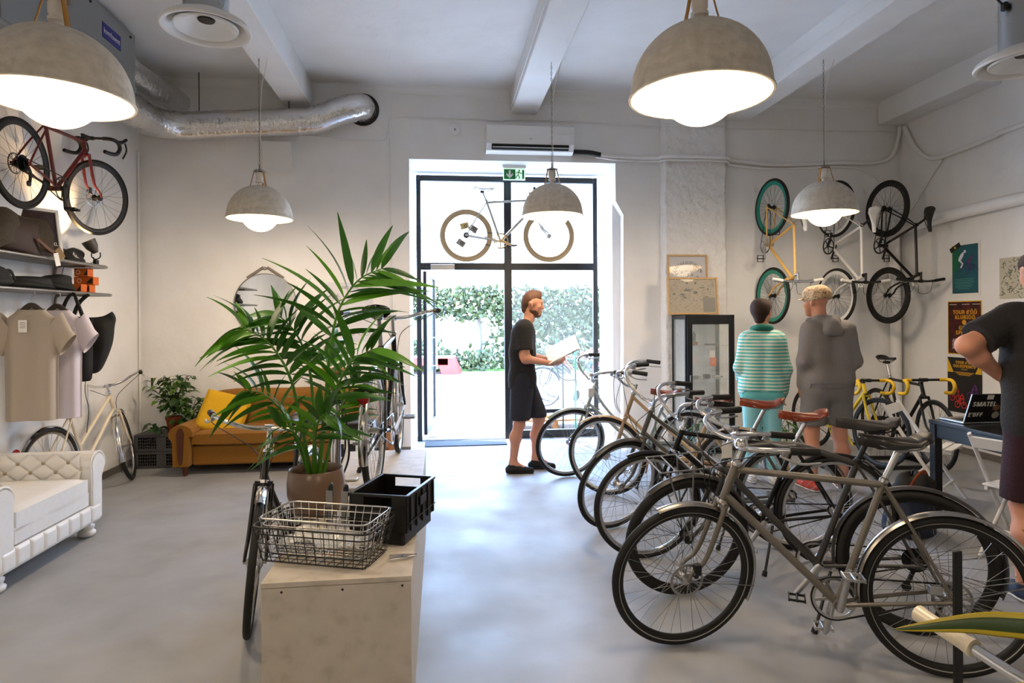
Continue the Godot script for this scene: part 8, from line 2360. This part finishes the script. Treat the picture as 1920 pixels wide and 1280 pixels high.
	var cap := part(o, "cycling_cap", body_mesh(MB.new(), [[hc + hb * Vector3(0, 0.06, -0.035), hc + hb * Vector3(0, 0.065, 0.03), 0.105, 0.09]], 0.006, 0.03, func(p: Vector3) -> float:
		var q := hb.inverse() * (p - hc)
		return 0.012 - q.y - 0.25 * q.z), floral)
	part(cap, "brim", MB.new().grid(12, 6, func(a: float, b: float) -> Vector3:
		var an := lerpf(-1.0, 1.0, a)
		var rr := 0.085 + 0.065 * b * cos(an)
		return hc + hb * Vector3(sin(an) * rr * 0.95, 0.04 - 0.02 * b + 0.01 * cos(an), cos(an) * rr + 0.01), 0.004), floral)
	var salmon := mat(Color(0.75, 0.25, 0.16), 0.6)
	shoe(o, ar, Vector3(-0.16, 0.0, 0.2), salmon, M.paper)
	shoe(o, al, Vector3(0.2, 0.0, 0.2), salmon, M.paper)


func table_man() -> void:
	var plum := textured(mat(Color(0.20, 0.06, 0.12), 0.9), 6.0, noise(109, 0.06, [[0.0, grey(0.75)], [1.0, Color.WHITE]], 3, 256), bumps(102, 0.03, 6.0, 3, 256), 0.5, false)
	# standing at the table, turned to the right, hand on hip; his left elbow points at the viewer's left
	var o := thing("person", "man in black T-shirt and plum shorts at the right edge, hand on hip", "person", at(Vector3(2.90, 0, -3.35), PI * 0.93))
	var hc := Vector3(0.0, 1.78, 0.10)
	var hb := Basis(Vector3.RIGHT, 0.3)
	var sr := Vector3(-0.205, 1.52, 0.0)
	var sl := Vector3(0.205, 1.52, 0.0)
	var er := Vector3(-0.27, 1.23, 0.05)
	var wr := Vector3(-0.22, 1.0, 0.22)
	var el := Vector3(0.44, 1.385, -0.08)
	var wl := Vector3(0.22, 1.21, 0.05)
	var hr := Vector3(-0.095, 0.96, 0)
	var hl := Vector3(0.095, 0.96, 0)
	var kr := Vector3(-0.12, 0.51, 0.05)
	var kl := Vector3(0.12, 0.51, 0.04)
	var ar := Vector3(-0.17, 0.09, -0.05)
	var al := Vector3(0.14, 0.09, 0.0)
	var torso := [[Vector3(-0.085, 0.98, 0), Vector3(-0.085, 1.25, 0.0), 0.12, 0.115], [Vector3(0.085, 0.98, 0), Vector3(0.085, 1.25, 0.0), 0.12, 0.115], [Vector3(-0.085, 1.25, 0), Vector3(-0.1, 1.45, 0.0), 0.12, 0.115], [Vector3(0.085, 1.25, 0), Vector3(0.1, 1.45, 0.0), 0.12, 0.115], [sr + Vector3(0.05, 0, 0), sl - Vector3(0.05, 0, 0), 0.07, 0.07], [Vector3(0, 1.52, 0.01), Vector3(0, 1.68, 0.06), 0.062, 0.06]]
	var arms := [[sr, er, 0.055, 0.046], [er, er.lerp(wr, 0.35), 0.045, 0.047], [er.lerp(wr, 0.35), wr, 0.047, 0.03], [sl, el, 0.055, 0.048], [el, el.lerp(wl, 0.35), 0.046, 0.048], [el.lerp(wl, 0.35), wl, 0.048, 0.032]]
	var legs := [[hr, kr, 0.09, 0.06], [kr, kr.lerp(ar, 0.35) + Vector3(0, 0, -0.025), 0.056, 0.06], [kr.lerp(ar, 0.35) + Vector3(0, 0, -0.02), ar, 0.058, 0.036], [hl, kl, 0.09, 0.06], [kl, kl.lerp(al, 0.35) + Vector3(0, 0, -0.025), 0.056, 0.06], [kl.lerp(al, 0.35) + Vector3(0, 0, -0.02), al, 0.058, 0.036]]
	var skin := MB.new()
	body_mesh(skin, torso + arms + legs, 0.011, 0.04)
	body_mesh(skin, head_bones(hc, hb), 0.006, 0.022)
	body_mesh(skin, hand_bones(wl, Vector3(-0.6, -0.4, 0.5), Vector3(-1, 0, -0.4), 0.3, 1.0), 0.0045, 0.008)
	body_mesh(skin, hand_bones(wr, Vector3(0.1, -0.6, 1), Vector3(0, -1, 0), 0.25, -1.0), 0.0045, 0.008)
	part(o, "body", skin, M.skin)
	var cut_at := sl.lerp(el, 0.74)
	var cut_d := (el - sl).normalized()
	part(o, "t_shirt", body_mesh(MB.new(), grow(torso.slice(0, 5), 0.025) + [[sr, sr.lerp(er, 0.7), 0.085, 0.085], [sl, sl.lerp(el, 0.85), 0.085, 0.098], [Vector3(-0.06, 0.98, 0), Vector3(-0.06, 0.9, 0), 0.14, 0.145], [Vector3(0.06, 0.98, 0), Vector3(0.06, 0.9, 0), 0.14, 0.145]], 0.011, 0.05, func(p: Vector3) -> float:
		return maxf(0.89 - p.y, (p - cut_at).dot(cut_d) if p.x > 0.2 and p.y > 1.22 else -1.0)), M.tee_black)
	part(o, "shorts", body_mesh(MB.new(), [[Vector3(-0.08, 0.94, 0), Vector3(0.08, 0.94, 0), 0.135, 0.135], [hr, hr.lerp(kr, 0.9), 0.12, 0.11], [hl, hl.lerp(kl, 0.9), 0.12, 0.11]], 0.012, 0.035, func(p: Vector3) -> float: return 0.54 - p.y), plum)
	part(o, "hair", body_mesh(MB.new(), [[hc + hb * Vector3(0, 0.05, -0.03), hc + hb * Vector3(0, 0.06, 0.03), 0.09, 0.078], [hc + hb * Vector3(0, 0.0, -0.06), hc + hb * Vector3(0, -0.05, -0.06), 0.065, 0.05]], 0.006, 0.03, func(p: Vector3) -> float:
		var q := hb.inverse() * (p - hc)
		return maxf(q.z - 0.08, (0.04 - q.y) if q.z > -0.01 else -1.0)), M.hair_brown)
	var trainer := mat(Color(0.10, 0.15, 0.25), 0.6)
	shoe(o, ar, Vector3(-0.2, 0.0, 0.16), trainer, M.paper)
	shoe(o, al, Vector3(0.16, 0.0, 0.2), trainer, M.paper)
